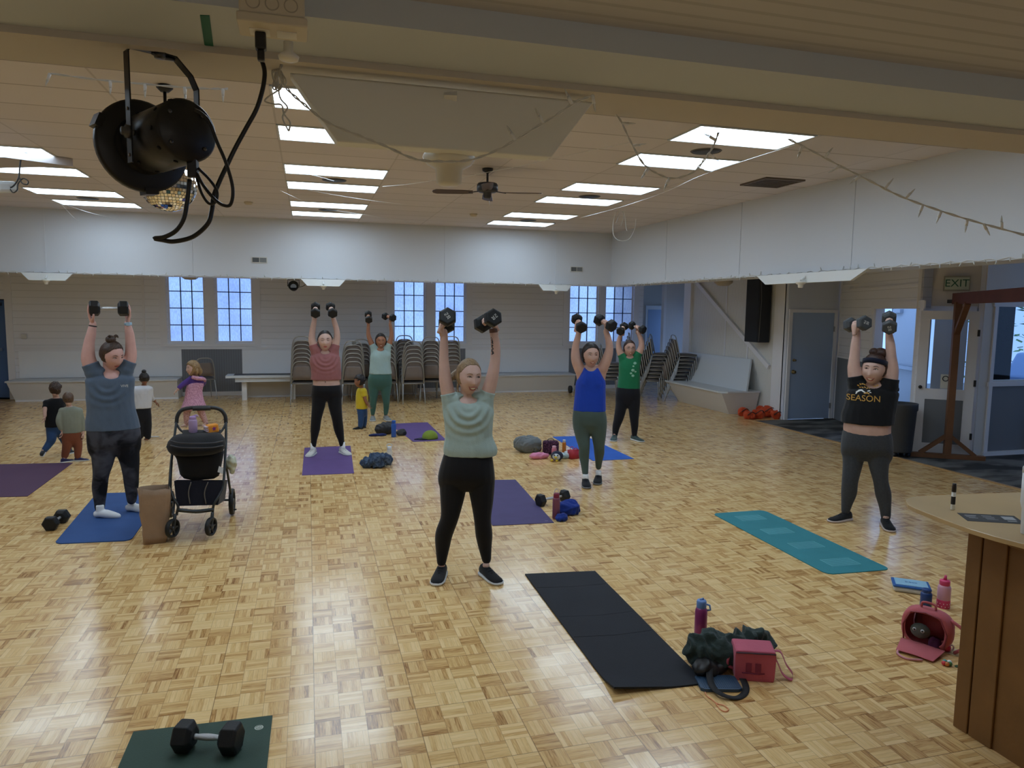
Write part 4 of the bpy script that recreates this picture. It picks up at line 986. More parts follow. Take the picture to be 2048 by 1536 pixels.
# --- rose T-shirt woman
hL = dict(mode='grip', at=(631, 620, 0), ax=(.0, .92, -.38)); hR = dict(mode='grip-', at=(663, 620, 0), ax=(.12, .92, -.38))
sp = dict(label='dark haired woman in rose T-shirt and black leggings, eyes closed, on a purple mat',
 base=(655, 908), skin=SK1, vox=.009,
 torso=[(703, 640, 660, .8), (710, 626, 674, .55), (722, 623, 678, .62), (735, 626, 678, .68), (750, 628, 678, .64), (768, 628, 679, .66)],
 belly=[(754, 628, 678, .64), (762, 627.5, 678, .66), (772, 627, 680, .66)],
 hips=[(769, 626, 681, .66), (782, 624.5, 683, .68), (792, 624, 684, .52), (799, 626, 682, .36)],
 bust=(728, 641, 661, .052), neck=(650.5, 702, 6.6), head=(650, 681.5), hh=39, look=(2, 2, 0),
 arms=[dict(pts=[(630, 631, 4.2), (628, 645, 5.2), (625, 662, 6), (624, 680, 7), (629, 697, 7.8)], hand=hL), dict(pts=[(665, 631, 4.0), (669, 645, 5.2), (673.5, 662, 5.8), (673.5, 680, 6.6), (669, 697, 7.6)], hand=hR)],
 legs=[[(638.5, 790, 14), (637, 810, 12.6, .01), (632.5, 838, 9.8, .02), (630.5, 858, 9, 0), (628, 878, 6.2, 0), (627, 892, 4.8, 0)], [(669, 790, 14), (670, 810, 13, .01), (674.5, 838, 10.2, .02), (677.5, 858, 9.4, 0), (682, 878, 6.2, 0), (684, 890, 4.8, 0)]],
 feet=[(626, 900, 0, -18), (685.5, 896, 0, 24)], sock=SOCKW, sock_h=.16, shoes=[cloth('white_trainer', (206, 204, 198), .7), WSOLE, mat('grey_lace', S(150, 150, 150), .8)], closed=1,
 hair=hair_mat('hair_black', (16, 13, 13), (44, 36, 34)), hk='back', hairline=.084, hth=.007, fold=.006, cowl=((651, 712, .1), 1.0, .055),
 clothes=[dict(k='pants', name='leggings', m=BLKLEG, fold=.1), dict(k='top', name='shirt', m=cloth('rose_shirt', (150, 98, 98), .8), sleeve=.16, sg=.012, rows=[(704, 638, 662, .7), (711, 624, 676, .56), (722, 621, 679, .64), (735, 623, 680, .70), (748, 624, 681, .70), (759, 623.5, 681, .68)], necks=[(650.5, 703, 7.5, 3.6)])])
p3 = build_person(sp); MB().sph(p3.P(650.7, 764, .148), (.006, .006, .010)).build('navel_dot', mat('navel', S(60, 36, 34), .4), p3.root)  # small dark brown dot set at the navel
bell_for(p3, hL, 'dumbbell of the rose T-shirt woman on the white table side'); bell_for(p3, hR, 'dumbbell of the rose T-shirt woman on the toddler side')

# --- far woman in light sage top
hL = dict(mode='grip', at=(737, 634, 0), ax=(.06, .9, -.42)); hR = dict(mode='grip-', at=(778, 634, 0), ax=(.62, .78, -.12))
sp = dict(label='smiling brown skinned woman in pale aqua top and green leggings behind the toddler in yellow',
 base=(760, 840), skin=SK3, vox=.010,
 torso=[(697, 753, 769, .8), (702, 745, 778, .55), (712, 743, 780, .62), (722, 743, 779, .66), (735, 742, 780, .66), (750, 741, 781, .7)],
 hips=[(746, 740, 781, .66), (756, 737, 783, .70), (768, 736.5, 783.5, .62), (775, 737.5, 782.5, .5), (780, 740, 780, .36)],
 bust=(713, 754, 768, .045), neck=(761, 697, 5.2), head=(761.5, 682), hh=28.5, look=(4, 6, 0),
 arms=[dict(pts=[(737, 646, 3), (736.5, 658, 3.6), (737, 670, 4.2), (741, 682, 5), (747, 695, 6)], hand=hL), dict(pts=[(780, 647, 3), (782, 658, 3.6), (783, 669, 4.2), (781, 681, 5), (776, 693, 6)], hand=hR)],
 legs=[[(748, 774, 11), (747.5, 786, 9, .01), (746.5, 804, 6.4, .02), (746, 815, 5.8, 0), (745.5, 828, 3.9, 0)], [(772, 774, 11), (771.5, 786, 9, .01), (772.5, 804, 6.4, .02), (772.5, 815, 5.6, 0), (771.5, 828, 3.9, 0)]],
 feet=[(745.5, 836, 0, 0), (772, 835, 0, 18)], shoes=[cloth('grey_trainer', (128, 132, 132), .7), WSOLE], smile=.8,
 hair=MATS['hair_black'], hk='back', hairline=.080, hairx=[('tube', [(.05, -.02, .02), (.075, -.01, -.04), (.07, .0, -.10), (.05, .01, -.13)], [.03, .03, .026, .01]), ('tube', [(-.05, -.02, .0), (-.065, -.02, -.05), (-.05, -.01, -.09)], [.02, .02, .01])],
 clothes=[dict(k='pants', name='leggings', m=cloth('green_leggings', (62, 98, 90), .7, .1), fold=.12), dict(k='top', name='shirt', m=cloth('aqua_shirt', (158, 182, 180), .8), sleeve=.16, sg=.008, rows=[(699, 751, 771, .7), (703, 744, 779, .56), (712, 741.5, 781, .64), (722, 741, 780, .68), (735, 740, 781.5, .68), (748, 739, 783, .70)], necks=[(761, 698, 5.5, 3)])])
p4 = build_person(sp)
bell_for(p4, hL, 'dumbbell of the pale aqua woman against the grey wall'); bell_for(p4, hR, 'dumbbell of the far woman in pale aqua, at the edge of the blue window')

# --- blue tank woman
hL = dict(mode='grip', at=(1158, 646.5, 0), ax=(.26, .85, -.40)); hR = dict(mode='grip-', at=(1210.5, 645.5, 0), ax=(.66, .72, -.30))
sp = dict(label='woman in cobalt blue tank top and olive leggings stepping forward, dumbbells overhead',
 base=(1182, 966), skin=SK4, vox=.008,
 torso=[(734, 1170, 1194, .8), (742, 1158, 1207, .55), (755, 1156, 1209, .62), (770, 1155, 1209, .68), (790, 1153, 1208, .64), (815, 1150, 1208, .66)],
 hips=[(818, 1148, 1209, .66), (832, 1146, 1212, .66), (848, 1146, 1213, .60), (858, 1148, 1212, .44), (866, 1151, 1209, .34)],
 bust=(768, 1171, 1194, .055), neck=(1182, 734, 8.6), head=(1181.5, 711), hh=46, look=(16, 2, 0),
 arms=[dict(pts=[(1158, 664, 5.4), (1154.5, 680, 6.6), (1151, 695, 7.4), (1152, 718, 10), (1160, 740, 11)], hand=hL), dict(pts=[(1212, 662, 5.4), (1216.5, 678, 6.6), (1219, 695, 7.6), (1215, 714, 9.6), (1205, 738, 11)], hand=hR)],
 legs=[[(1164, 852, 18), (1165.5, 872, 14.4, .02), (1168.5, 895, 10.6, .06), (1168, 910, 10, .05), (1169.5, 930, 7.4, .06), (1170.5, 946, 5.8, .08)], [(1196, 852, 17.5), (1197.5, 872, 14, .0), (1198, 892, 10.6, .0), (1198.5, 906, 9.8, -.04), (1197.5, 922, 7, -.08), (1197, 934, 5.6, -.10)]],
 feet=[(1171, 960, .10, 6), (1197, 945, -.10, -4)], sock=SOCKW, sock_h=.125, shoes=[BLKSHOE, mat('grey_sole', S(120, 122, 124), .6), BLACE], smile=.4, gaze=(.6, 0),
 hair=MATS['hair_black'], hk='back', hairline=.076, hth=.012, hairx=[('tube', [(-.06, -.01, -.01), (-.064, -.01, -.05), (-.055, -.01, -.07)], [.014, .012, .006])], fold=.0045,
 clothes=[dict(k='pants', name='leggings', m=cloth('olive_leggings', (72, 88, 84), .7, .1), fold=.12), dict(k='top', name='tank_top', m=cloth('cobalt_top', (22, 62, 172), .6), rows=[(735, 1168, 1197, 1.0), (744, 1163, 1202, .92), (756, 1157, 1207, .80), (766, 1153, 1210, .70), (785, 1151, 1210, .68), (805, 1149, 1210, .68), (822, 1147.5, 1210.5, .66)], necks=[(1182, 736, 9, 4)])])
p5 = build_person(sp)
bell_for(p5, hL, 'dumbbell of the blue tank top woman, end towards the viewer'); bell_for(p5, hR, 'slanted dumbbell of the blue tank top woman, near the green shirt woman', size=.125)

# --- green shirt woman
hL = dict(mode='grip', at=(1244.5, 657.5, 0), ax=(.22, -.88, .30)); hR = dict(mode='grip-', at=(1274.5, 655, 0), ax=(.78, .56, -.28))
sp = dict(label='woman with glasses in green printed T-shirt and black trousers, legs apart',
 base=(1250, 880), skin=SK4, vox=.009,
 torso=[(713, 1251, 1269, .8), (719, 1242, 1276, .55), (730, 1240, 1278, .62), (745, 1240, 1278, .66), (765, 1238, 1278, .66), (778, 1236, 1279, .66)],
 hips=[(774, 1234, 1279, .66), (788, 1232, 1280, .66), (800, 1231.5, 1279.5, .58), (808, 1232, 1279, .44), (815, 1235, 1276, .34)],
 bust=(738, 1252, 1267, .045), neck=(1260, 713, 6), head=(1259, 697), hh=31.5, look=(14, 2, 0),
 arms=[dict(pts=[(1242, 668, 3.8), (1238.5, 679, 4.6), (1237, 690, 5.2), (1239, 702, 6.4), (1245, 714, 7.4)], hand=hL), dict(pts=[(1275.5, 664, 3.8), (1280.5, 675, 4.8), (1283, 687, 5.6), (1281, 699, 6.6), (1274, 711, 7.6)], hand=hR)],
 legs=[[(1244.5, 803, 13), (1241.5, 818, 11, .01), (1237, 838, 9.2, .02), (1232.5, 853, 7.4, .0), (1229.5, 873, 4.6, 0)], [(1267, 803, 13), (1268, 818, 10.8, .01), (1268.5, 838, 8.6, .02), (1269, 853, 7, .0), (1268.5, 871, 4.6, 0)]],
 feet=[(1229, 879, .02, -6), (1269, 876, 0, 40)], shoes=[cloth('green_trainer', (66, 84, 84), .7), WSOLE, BLACE], smile=.5, glasses=1,
 hair=hair_mat('hair_dark_brown', (40, 24, 20), (78, 50, 40)), hk='back', hairline=.080, hth=.008,
 clothes=[dict(k='pants', name='trousers', m=cloth('black_trousers', (24, 25, 31), .8, .15), fold=.5), dict(k='top', name='shirt', m=cloth('green_shirt', (30, 112, 74), .8), sleeve=.18, sg=.008, rows=[(715, 1249, 1271, .7), (720, 1241, 1277, .56), (730, 1238.5, 1279, .64), (745, 1238.5, 1279, .68), (762, 1237, 1279, .68), (777, 1235, 1279.5, .66)], necks=[(1260, 713, 6, 2.8)])])
p6 = build_person(sp)
m = MB()
for (x, y, r_) in ((1270, 727, 3.2), (1267, 733, 2.0), (1266, 741, 3.4), (1262, 747, 2.4), (1271, 744, 2.2), (1266, 752, 3.0)): m.sph(p6.P(x, y, .150), (1, 1, 1), M=basis(p6.rt*r_/p6.pm, p6.n*.004, V((0,0,1))*r_*.8/p6.pm), nu=12, nv=6)
onto(m, 'shirt', p6.root, .002, p6.bn); m.build('shirt_logo', mat('pale_green_print', S(140, 190, 165), .7), p6.root)
bell_for(p6, hL, 'dumbbell tilted away, held by the green shirt woman over the window edge'); bell_for(p6, hR, 'dumbbell of the green shirt woman held in front of the narrow blue door')

# --- black season shirt woman
GREYR = mat('grey_rubber', S(62, 66, 70), .5, bump=.1, bs=160)
hL = dict(mode='grip', at=(1714.5, 648, 0), ax=(.55, .80, .10)); hR = dict(mode='grip-', at=(1778.5, 645, 0), ax=(.03, .92, -.38))
sp = dict(label='smiling woman in cropped black SEASON shirt, navy headband and grey leggings',
 base=(1730, 1046), skin=SK1, vox=.0075, yaw=4,
 torso=[(771, 1733, 1763, .8), (781, 1706, 1787, .55), (797, 1702, 1788, .62), (815, 1701, 1786, .70), (835, 1698, 1780, .74), (862, 1693, 1776, .78)],
 belly=[(830, 1697, 1780, .74), (848, 1692, 1777, .80), (860, 1691, 1776.5, .80), (872, 1692, 1777, .76)],
 hips=[(861, 1691.5, 1776.5, .76), (876, 1688.5, 1779, .74), (895, 1687, 1780, .68), (910, 1687.5, 1779, .50), (921, 1692, 1775, .36)],
 bust=(812, 1729, 1759, .075), neck=(1747, 771, 11.5), head=(1748, 739), hh=60, look=(-14, 2, -3), hdd=.03,
 arms=[dict(pts=[(1714, 665, 6.6), (1711.5, 685, 8.8), (1709.5, 710, 9.8), (1708, 737, 12.2), (1714, 768, 14.5)], hand=hL), dict(pts=[(1777.5, 666, 6.2), (1780.5, 690, 8.8), (1782, 714, 10), (1783.5, 742, 12.6), (1778, 772, 14.5)], hand=hR)],
 legs=[[(1707.5, 905, 21), (1705, 930, 17.6, .01), (1700, 962, 14.6, .02), (1698, 985, 14.2, 0), (1694, 1005, 10.4, 0), (1691, 1022, 7.6, 0)], [(1757, 905, 21.5), (1757.5, 930, 17.8, .01), (1761.5, 962, 13.2, .02), (1766.5, 988, 14, 0), (1770, 1012, 10.6, 0), (1771.5, 1034, 8.4, 0)]],
 feet=[(1691.5, 1031, .0, -42), (1771, 1047, .03, 14)], shoes=[BLKSHOE, mat('pale_red_sole', S(196, 182, 176), .6), BLACE], smile=.8, gaze=(-.6, 0),
 hair=MATS['hair_dark_brown'], hk='bun', hairline=.082, hairx=[('ball', (.02, -.05, .118), (.050, .045, .040)), ('ball', (-.02, -.03, .125), (.034, .034, .030))], band=cloth('navy_band', (20, 24, 44), .8),
 fold=.006,
 clothes=[dict(k='pants', name='leggings', m=cloth('grey_leggings', (62, 65, 70), .85, .1, var=.12, vs=60), fold=.12), dict(k='top', name='shirt', m=cloth('black_shirt', (22, 23, 26), .85), sleeve=.18, sg=.014, rows=[(773, 1728, 1768, .7), (782, 1702, 1790, .56), (797, 1698, 1789, .64), (812, 1694, 1787, .72), (828, 1689, 1784.5, .74), (846, 1687, 1781.5, .80)], necks=[(1747, 767, 12, 6.5)])])
p7 = build_person(sp)
gold = mat('gold_print', S(186, 142, 60), .6); whp = MATS['white_print']
t = MB(); text_mesh(t, 'SEASON', .078, basis(p7.bx, V((0,0,1)), p7.bn, p7.P(1728, 799, .222)), .004)
onto(t, 'shirt', p7.root, .003, p7.bn); t.build('shirt_lettering', gold, p7.root)
t = MB(); rnd = random.Random(4)
Bm = basis(p7.bx, V((0,0,1)), p7.bn, (0, 0, 0))
def blob(t, px, py, a, b, rot=0):
    c = p7.P(px, py, .22); n_ = 10
    vs = [c + Bm.to_3x3() @ (Rz(rot).to_3x3() @ V((a*cos(2*pi*k/n_), b*sin(2*pi*k/n_), 0))) for k in range(n_)]
    t.add(vs+[c], [(k, (k+1) % n_, n_) for k in range(n_)])
for i in range(9): blob(t, 1718+i*4.6, 773.5-3*sin(i*.9)+abs(i-4)*.0, .011, .006, rnd.uniform(-1, 1))
for i in range(7): blob(t, 1722+i*4.8, 778+rnd.uniform(-1, 1), .010, .005, rnd.uniform(-1, 1))
onto(t, 'shirt', p7.root, .003, p7.bn); t.build('shirt_lettering', gold, p7.root)
t = MB()
for i, (x, y, a, b, r) in enumerate(((1717, 785, .020, .006, .4), (1722, 783, .022, .007, .2), (1728, 785, .022, .006, -.5), (1714, 788, .012, .005, .9), (1739, 784, .014, .005, .3), (1742, 787, .010, .004, -.2))): blob(t, x, y, a, b, r)
onto(t, 'shirt', p7.root, .003, p7.bn); t.build('shirt_emblem', whp, p7.root)
t = MB()
for i, (x, y, a, b, r) in enumerate(((1733, 788, .020, .008, .2), (1738, 789, .012, .006, -.6))): blob(t, x, y, a, b, r)
onto(t, 'shirt', p7.root, .003, p7.bn); t.build('shirt_emblem', gold, p7.root)
bell_for(p7, hL, 'grey dumbbell of the SEASON shirt woman seen against the wall', headm=GREYR, size=.125, txt=('20', 1.2)); bell_for(p7, hR, 'grey dumbbell of the SEASON shirt woman seen against the bright doorway', headm=GREYR, size=.12, txt=('20', .2))
# ================================================================ children
def kid(**k):
    k.setdefault('face', 0); k.setdefault('vox', .008); k.setdefault('foot', .145); k.setdefault('hs', .62); k.setdefault('fold', .004); k.setdefault('hth', .012); k.setdefault('hk', 'x')
    return build_person(k)
NAVYSHOE = cloth('navy_shoe', (44, 42, 78), .7)
RELL = dict(mode='relax', z=(-.1, 0, -1), x=(0, 1, 0)); RELR = dict(mode='relax', z=(.1, 0, -1), x=(0, 1, 0))
kid(label='small child in black T-shirt and blue jeans running, dark tousled hair, seen from behind',
 base=(118, 912), skin=SK5, look=(150, 6, 0), head=(111, 778), hh=27, neck=(112, 793, 4.6),
 torso=[(796, 105, 119, .8), (800, 97, 124, .6), (808, 94, 126, .65), (820, 94, 127, .7), (838, 94, 127, .72), (850, 95, 127, .74)],
 hips=[(848, 95, 127, .72), (856, 95, 127, .72), (864, 96, 126, .62), (870, 98, 124, .5)],
 arms=[dict(down=1, pts=[(90, 832, 3.2, .1), (90, 820, 3.8, .06), (93, 806, 5)], sleeve=.45, hand=RELL), dict(down=1, pts=[(131, 832, 3.4, -.1), (128, 820, 4, -.05), (124, 806, 5)], sleeve=.45, hand=RELR)],
 legs=[[(103, 862, 9), (103, 878, 8, .05), (98, 888, 6.6, .06), (89, 900, 5.2, .10)], [(119, 862, 9), (128, 878, 7.6, -.06), (133, 888, 6.6, -.05), (139, 903, 4.8, -.12)]],
 feet=[(86, 903, .12, 155, .06, -.7), (140, 908, -.10, 135)], shoes=[cloth('dark_grey_shoe', (54, 58, 62), .7), WSOLE],
 hair=hair_mat('hair_kid_brown', (36, 25, 20), (78, 56, 42)), hairlow=-.085, hairx=[('mop', 60, .035, 5)],
 clothes=[dict(k='pants', name='jeans', m=cloth('blue_denim', (44, 72, 112), .8), fold=.7), dict(k='top', name='shirt', m=cloth('black_tee', (18, 19, 22), .85), sleeve=.45, sg=.012, rows=[(796, 104, 120, .7), (800, 96, 125, .62), (808, 93, 127, .7), (820, 93.5, 127.5, .74), (838, 93.5, 128, .76), (853, 93.5, 128, .78)])])
kid(label='toddler in pale sage jumper and rust brown trousers with white side stripe, seen from behind',
 base=(146, 923), skin=SK5, look=(165, 8, 0), head=(136.5, 797.5), hh=25.5, neck=(138.5, 811, 4.2),
 torso=[(813, 131, 146, .8), (817, 126, 157, .6), (826, 125, 160, .65), (838, 125, 160, .7), (850, 126, 160, .74), (862, 127, 160, .76)],
 hips=[(858, 127, 160, .74), (868, 126, 161, .74), (878, 126.5, 161.5, .64), (885, 129, 160, .5)],
 arms=[dict(down=1, pts=[(125, 862, 3.4, .03), (117.5, 843, 4.6, .03), (125, 822, 6)], hand=RELL), dict(down=1, pts=[(166, 866, 3.2, .03), (164.5, 845, 4.6, .02), (158, 822, 6)], hand=RELR)],
 legs=[[(136, 876, 10), (134, 893, 8.2, .01), (129.5, 912, 6, 0)], [(153.5, 876, 9), (156, 893, 7.6, .0), (155.5, 912, 5.8, 0)]],
 feet=[(128, 918, .02, 120), (156, 918, 0, 75)], shoes=[NAVYSHOE, WSOLE],
 hair=hair_mat('hair_kid_light', (62, 46, 36), (112, 86, 66)), hairlow=-.070, hth=.008,
 clothes=[dict(k='pants', name='trousers', m=cloth('rust_trousers', (124, 72, 50), .85), fold=.7), dict(k='top', name='jumper', m=cloth('sage_jumper', (132, 136, 122), .9), sleeve=.94, sg=.008, rows=[(813, 131, 146, .7), (818, 125, 158, .62), (827, 124, 161, .7), (840, 124, 161, .74), (852, 125, 161, .78), (865, 126.5, 160.5, .8)])])
kid(label='child in white long-sleeved top and black trousers, dark hair in a top knot, walking away',
 base=(287, 882), skin=SK6, look=(190, 10, 0), head=(288.5, 757), hh=23, neck=(288, 769, 3.8),
 torso=[(771, 281, 295, .8), (775, 267, 302, .6), (783, 264, 301, .65), (795, 266, 300, .7), (808, 267, 300, .74), (818, 268, 299, .76)],
 hips=[(814, 268, 299.5, .74), (825, 268.5, 300, .74), (836, 269, 301, .64), (844, 272, 300, .5)],
 arms=[dict(down=1, pts=[(264, 806, 3, .05), (262, 792, 4, .03), (267, 779, 5.4)], hand=RELL), dict(down=1, pts=[(310, 803, 2.8, -.1), (303, 794, 3.8, -.06), (300, 780, 5.2, 0)], hand=dict(mode='relax', z=(.8, -.2, -.7), x=(0, 1, 0)))],
 legs=[[(277, 834, 9), (278.5, 853, 8, .01), (280, 873, 5.8, 0)], [(293.5, 834, 8.6), (294.5, 853, 8, .0), (296, 874, 5.4, 0)]],
 feet=[(280, 877, .02, 170), (294, 880, 0, 200)],
 hair=MATS['hair_black'], hairlow=-.060, hairx=[('ball', (0, -.02, .135), (.042, .042, .040)), ('mop', 24, .012, 8)],
 clothes=[dict(k='pants', name='trousers', m=MATS['black_trousers'], fold=.8), dict(k='top', name='top', m=cloth('white_top', (196, 198, 204), .85), sleeve=.88, sg=.007, rows=[(771, 280, 296, .7), (776, 266, 303, .62), (784, 263, 302, .7), (795, 265, 301, .74), (806, 266, 301, .78), (816, 267, 300.5, .8)])])
PINKD = blotch('pink_dress', (176, 128, 150), (204, 156, 178), 60, .45, .55)
g4 = kid(label='blonde little girl in pink dress with purple sleeves and patterned tights, twirling with arms out', face=1,
 base=(392, 852), skin=SK1, look=(-72, 2, 0), head=(385.5, 736.5), hh=28.5, neck=(391, 751, 3.6), smile=.6,
 torso=[(754, 385, 398, .8), (758, 381, 406, .6), (768, 377, 405, .65), (778, 374.5, 402, .7), (792, 372, 403, .72), (800, 370, 405, .74)],
 hips=[(792, 373, 403, .72), (800, 372, 405, .72), (810, 372, 406, .62), (816, 375, 404, .5)],
 arms=[dict(down=1, pts=[(355, 779, 2.8, .06), (367, 768, 4.6, .04), (384, 757, 5.6)], hand=dict(mode='relax', z=(-.7, .1, -.6), x=(0, -1, 0))), dict(down=1, pts=[(404, 772, 3, -.18), (407, 764, 4.4, -.12), (402, 758, 5.4, -.03)], hand=RELR)],
 legs=[[(378, 808, 8), (373.5, 828, 6.2, .01), (373, 846, 4.4, 0)], [(397, 808, 8), (404, 827, 6.2, .0), (412, 846, 4.4, 0)]],
 feet=[(373, 850, .0, -60), (412, 850, 0, -40)],
 hair=hair_mat('hair_girl', (110, 84, 54), (176, 146, 104)), hairlow=-.11, hth=.016, temple=.03, hairx=[('tube', [(.05, -.03, .02), (.07, -.03, -.05), (.06, -.03, -.11)], [.03, .032, .014]), ('tube', [(-.05, -.03, .02), (-.07, -.03, -.05), (-.06, -.03, -.11)], [.03, .032, .014]), ('tube', [(0, -.07, .0), (0, -.095, -.06), (0, -.09, -.12)], [.05, .05, .02]), ('mop', 24, .03, 3)],
 clothes=[dict(k='pants', name='tights', m=blotch('spotted_tights', (196, 160, 158), (150, 112, 112), 70, .5, .58), fold=.3),
   dict(k='top', name='sleeved_top', m=cloth('purple_top', (82, 58, 132), .85), sleeve=.93, sg=.009, rows=[(754, 384, 399, .7), (758, 381, 407, .62), (768, 377, 405.5, .68), (776, 375, 403, .7)]),
   dict(k='top', name='dress', m=PINKD, rows=[(760, 383, 404, .70), (770, 376, 406, .74), (780, 373, 403, .80), (792, 371.5, 404, .86), (803, 369, 407, .92), (814, 365, 411, .95), (818, 364, 412, .9)])])
hd = MB(); hd.tube(catmull([g4.P(x, y, d) for x, y, d in ((384, 754, .10), (395, 757, .12), (407, 758, .05), (409, 761, -.04))], 4), .030, 10); hd.build('hood', PINKD, g4.root)
kid(label='toddler with black hair in yellow T-shirt and blue jeans, seen from the side', face=1,
 base=(722, 857), skin=SK6, look=(-68, 4, 0), head=(719, 762), hh=24.5, neck=(722, 774, 3.4),
 torso=[(776, 718, 728, .9), (780, 714.5, 732, .95), (788, 713, 734, 1.0), (797, 712.5, 735, 1.05), (807, 712.5, 734.5, 1.1), (816, 713.5, 734, 1.1)],
 hips=[(812, 713, 734, 1.1), (820, 714, 734, 1.1), (827, 715, 734, .95), (832, 717, 733, .7)],
 arms=[dict(down=1, pts=[(735, 809, 2.7, .10), (730, 798, 3.5, .10), (727, 783, 4.6, .08)], hand=dict(mode='relax', z=(.5, .1, -.8), x=(0, -1, 0))), dict(down=1, pts=[(722, 810, 2.7, -.12), (722, 798, 3.5, -.11), (723, 783, 4.6, -.08)], hand=RELL)],
 legs=[[(722, 823, 7, .045), (722, 838, 5.8, .05), (721, 852, 4.6, .05)], [(728, 823, 7, -.045), (728.5, 838, 5.8, -.05), (728, 850, 4.6, -.06)]],
 feet=[(721, 857, .05, -75), (727, 853, -.06, -75)], shoes=[BLKSHOE, DSOLE],
 hair=MATS['hair_black'], hairlow=-.075, hth=.014, temple=.02, hairline=.05, hairx=[('mop', 40, .022, 12)],
 clothes=[dict(k='pants', name='jeans', m=MATS['blue_denim'], fold=.7), dict(k='top', name='shirt', m=cloth('yellow_shirt', (196, 172, 44), .85), sleeve=.40, sg=.012, rows=[(776, 717, 729, .9), (780, 714, 733, .95), (788, 712.5, 734.5, 1.02), (797, 712, 735.5, 1.08), (807, 712, 735, 1.12), (817, 712.5, 735, 1.12)])])
# ================================================================ mats
def yoga_mat(label, px, col, th=.005, corner=0.0, rough=.8, bump=.3, lift=0, name='yoga_mat', m=None):
    c = [flo(x, y) for x, y in px]; ctr = sum(c, V())/4
    o = thing(name, label, 'yoga mat', tuple(ctr), 0, 'exercise mats on the floor', world=True)
    mb = MB(); N1, N2 = 12, 30
    def pt(u, v):
        a = c[0].lerp(c[1], u); b = c[3].lerp(c[2], u); return a.lerp(b, v)
    R = []; top = []
    for j in range(N2+1):
        row = []
        for i in range(N1+1):
            u, v = i/N1, j/N2
            if corner:      # rounded corners
                e = corner
                uu = abs(u-.5)*2; vv = abs(v-.5)*2
            p = pt(u, v); z = th + .0015*noise.noise(V((p.x*3, p.y*3, 2)))
            if lift: z += lift*max(0, (v-.85)/.15)**2*max(0, 1-u*1.6) 
            row.append(V((p.x, p.y, z)))
        top.append(row)
    if corner:
        for (j, i, j2, i2) in ((0, 0, 1, 1), (0, N1, 1, N1-1), (N2, 0, N2-1, 1), (N2, N1, N2-1, N1-1)):
            top[j][i] = top[j][i].lerp(top[j2][i2], .35)
    vs = [p for r in top for p in r]; W = N1+1
    fs = [(j*W+i, j*W+i+1, (j+1)*W+i+1, (j+1)*W+i) for j in range(N2) for i in range(N1)]
    low = [V((p.x, p.y, max(.0005, p.z-th))) for p in vs]; n = len(vs)
    fs += [tuple(n+k for k in reversed(f)) for f in fs]
    bd = [(0, i) for i in range(N1)] + [(j, N1) for j in range(N2)] + [(N2, N1-i) for i in range(N1)] + [(N2-j, 0) for j in range(N2)]
    for k in range(len(bd)):
        a = bd[k]; b = bd[(k+1) % len(bd)]; ia = a[0]*W+a[1]; ib = b[0]*W+b[1]; fs.append((ib, ia, n+ia, n+ib))
    mb.add(vs+low, fs); mb.build('mat_sheet', m or mat(label[:24], S(*col), rough, spec=.25, bump=bump, bs=240, var=.05, vs=6), o)
    return o, pt
def decal(o, pt, u, v, w, h, m, name, kind='disc', th=.0068, txt=None):
    c = pt(u, v); e1 = (pt(u+.01, v)-c).normalized(); e2 = (pt(u, v+.01)-c).normalized()*-1; mb = MB()
    if kind == 'disc':
        n = 28; mb.add([c+V((0,0,th))]+[c+e1*w*cos(2*pi*k/n)+e2*h*sin(2*pi*k/n)+V((0,0,th)) for k in range(n)], [(0, k+1, (k+1) % n+1) for k in range(n)])
    elif kind == 'ring':
        n = 28; mb.tube([c+e1*w*cos(2*pi*k/n)+e2*h*sin(2*pi*k/n)+V((0,0,th-.0006)) for k in range(n)], .0012, 5, closed=True)
    elif kind == 'text':
        text_mesh(mb, txt, h, basis(e1, e2, (0,0,1), c+V((0,0,th))), .0003)
    elif kind == 'ladder':
        for k in range(9):
            t = -1+2*k/8; mb.bar(c+e1*-w+e2*h*t+V((0,0,th)), c+e1*w+e2*h*t+V((0,0,th)), .008, .001)
        for t in (-1, 1): mb.bar(c+e1*w*t-e2*h+V((0,0,th)), c+e1*w*t+e2*h+V((0,0,th)), .008, .001)
    return mb.build(name, m, o)
yoga_mat('plum coloured mat at the side of the running children, cut by the picture edge', [(-40, 930), (146, 926), (55, 993), (-190, 1000)], (74, 46, 72), m=mat('plum_mat', S(78, 50, 76), .85))
yoga_mat('blue rounded mat under the socked feet of the slate T-shirt woman', [(193, 988), (330, 984), (262, 1082), (108, 1089)], (52, 82, 134), .008, 1)
yoga_mat('purple mat under the rose T-shirt woman', [(609, 896), (701, 892), (708, 947), (604, 951)], (98, 76, 128))
yoga_mat('purple mat with a lime cap on it, beside the black bag', [(778, 848), (855, 845), (893, 881), (827, 884)], (98, 78, 130))
yoga_mat('bright blue mat behind the legs of the blue tank top woman', [(1105, 874), (1170, 872), (1268, 918), (1186, 922)], (52, 98, 186))
o, pt = yoga_mat('deep violet mat behind the sage shirt woman, next to the royal blue towel', [(940, 961), (1031, 960), (1108, 1046), (985, 1052)], (84, 76, 114))
decal(o, pt, .90, .965, 0, .018, mat('mat_label', S(190, 186, 200), .6), 'label_print', 'text', txt='manduka'[:0] or 'mat')
o, pt = yoga_mat('wide black foam mat in front, with a curled near corner', [(1050, 1150), (1190, 1144), (1412, 1369), (1228, 1390)], (38, 40, 46), .010, 0, .75, .2, lift=.035)
for v in (.16, .45, .62):
    m = MB(); m.tube([pt(.0+.02, v)+V((0,0,.0095)), pt(.5, v+.01)+V((0,0,.0097)), pt(.97, v-.005)+V((0,0,.0095))], .0022, 5); m.build('crease', mat('crease_black', S(26, 27, 31), .8), o)
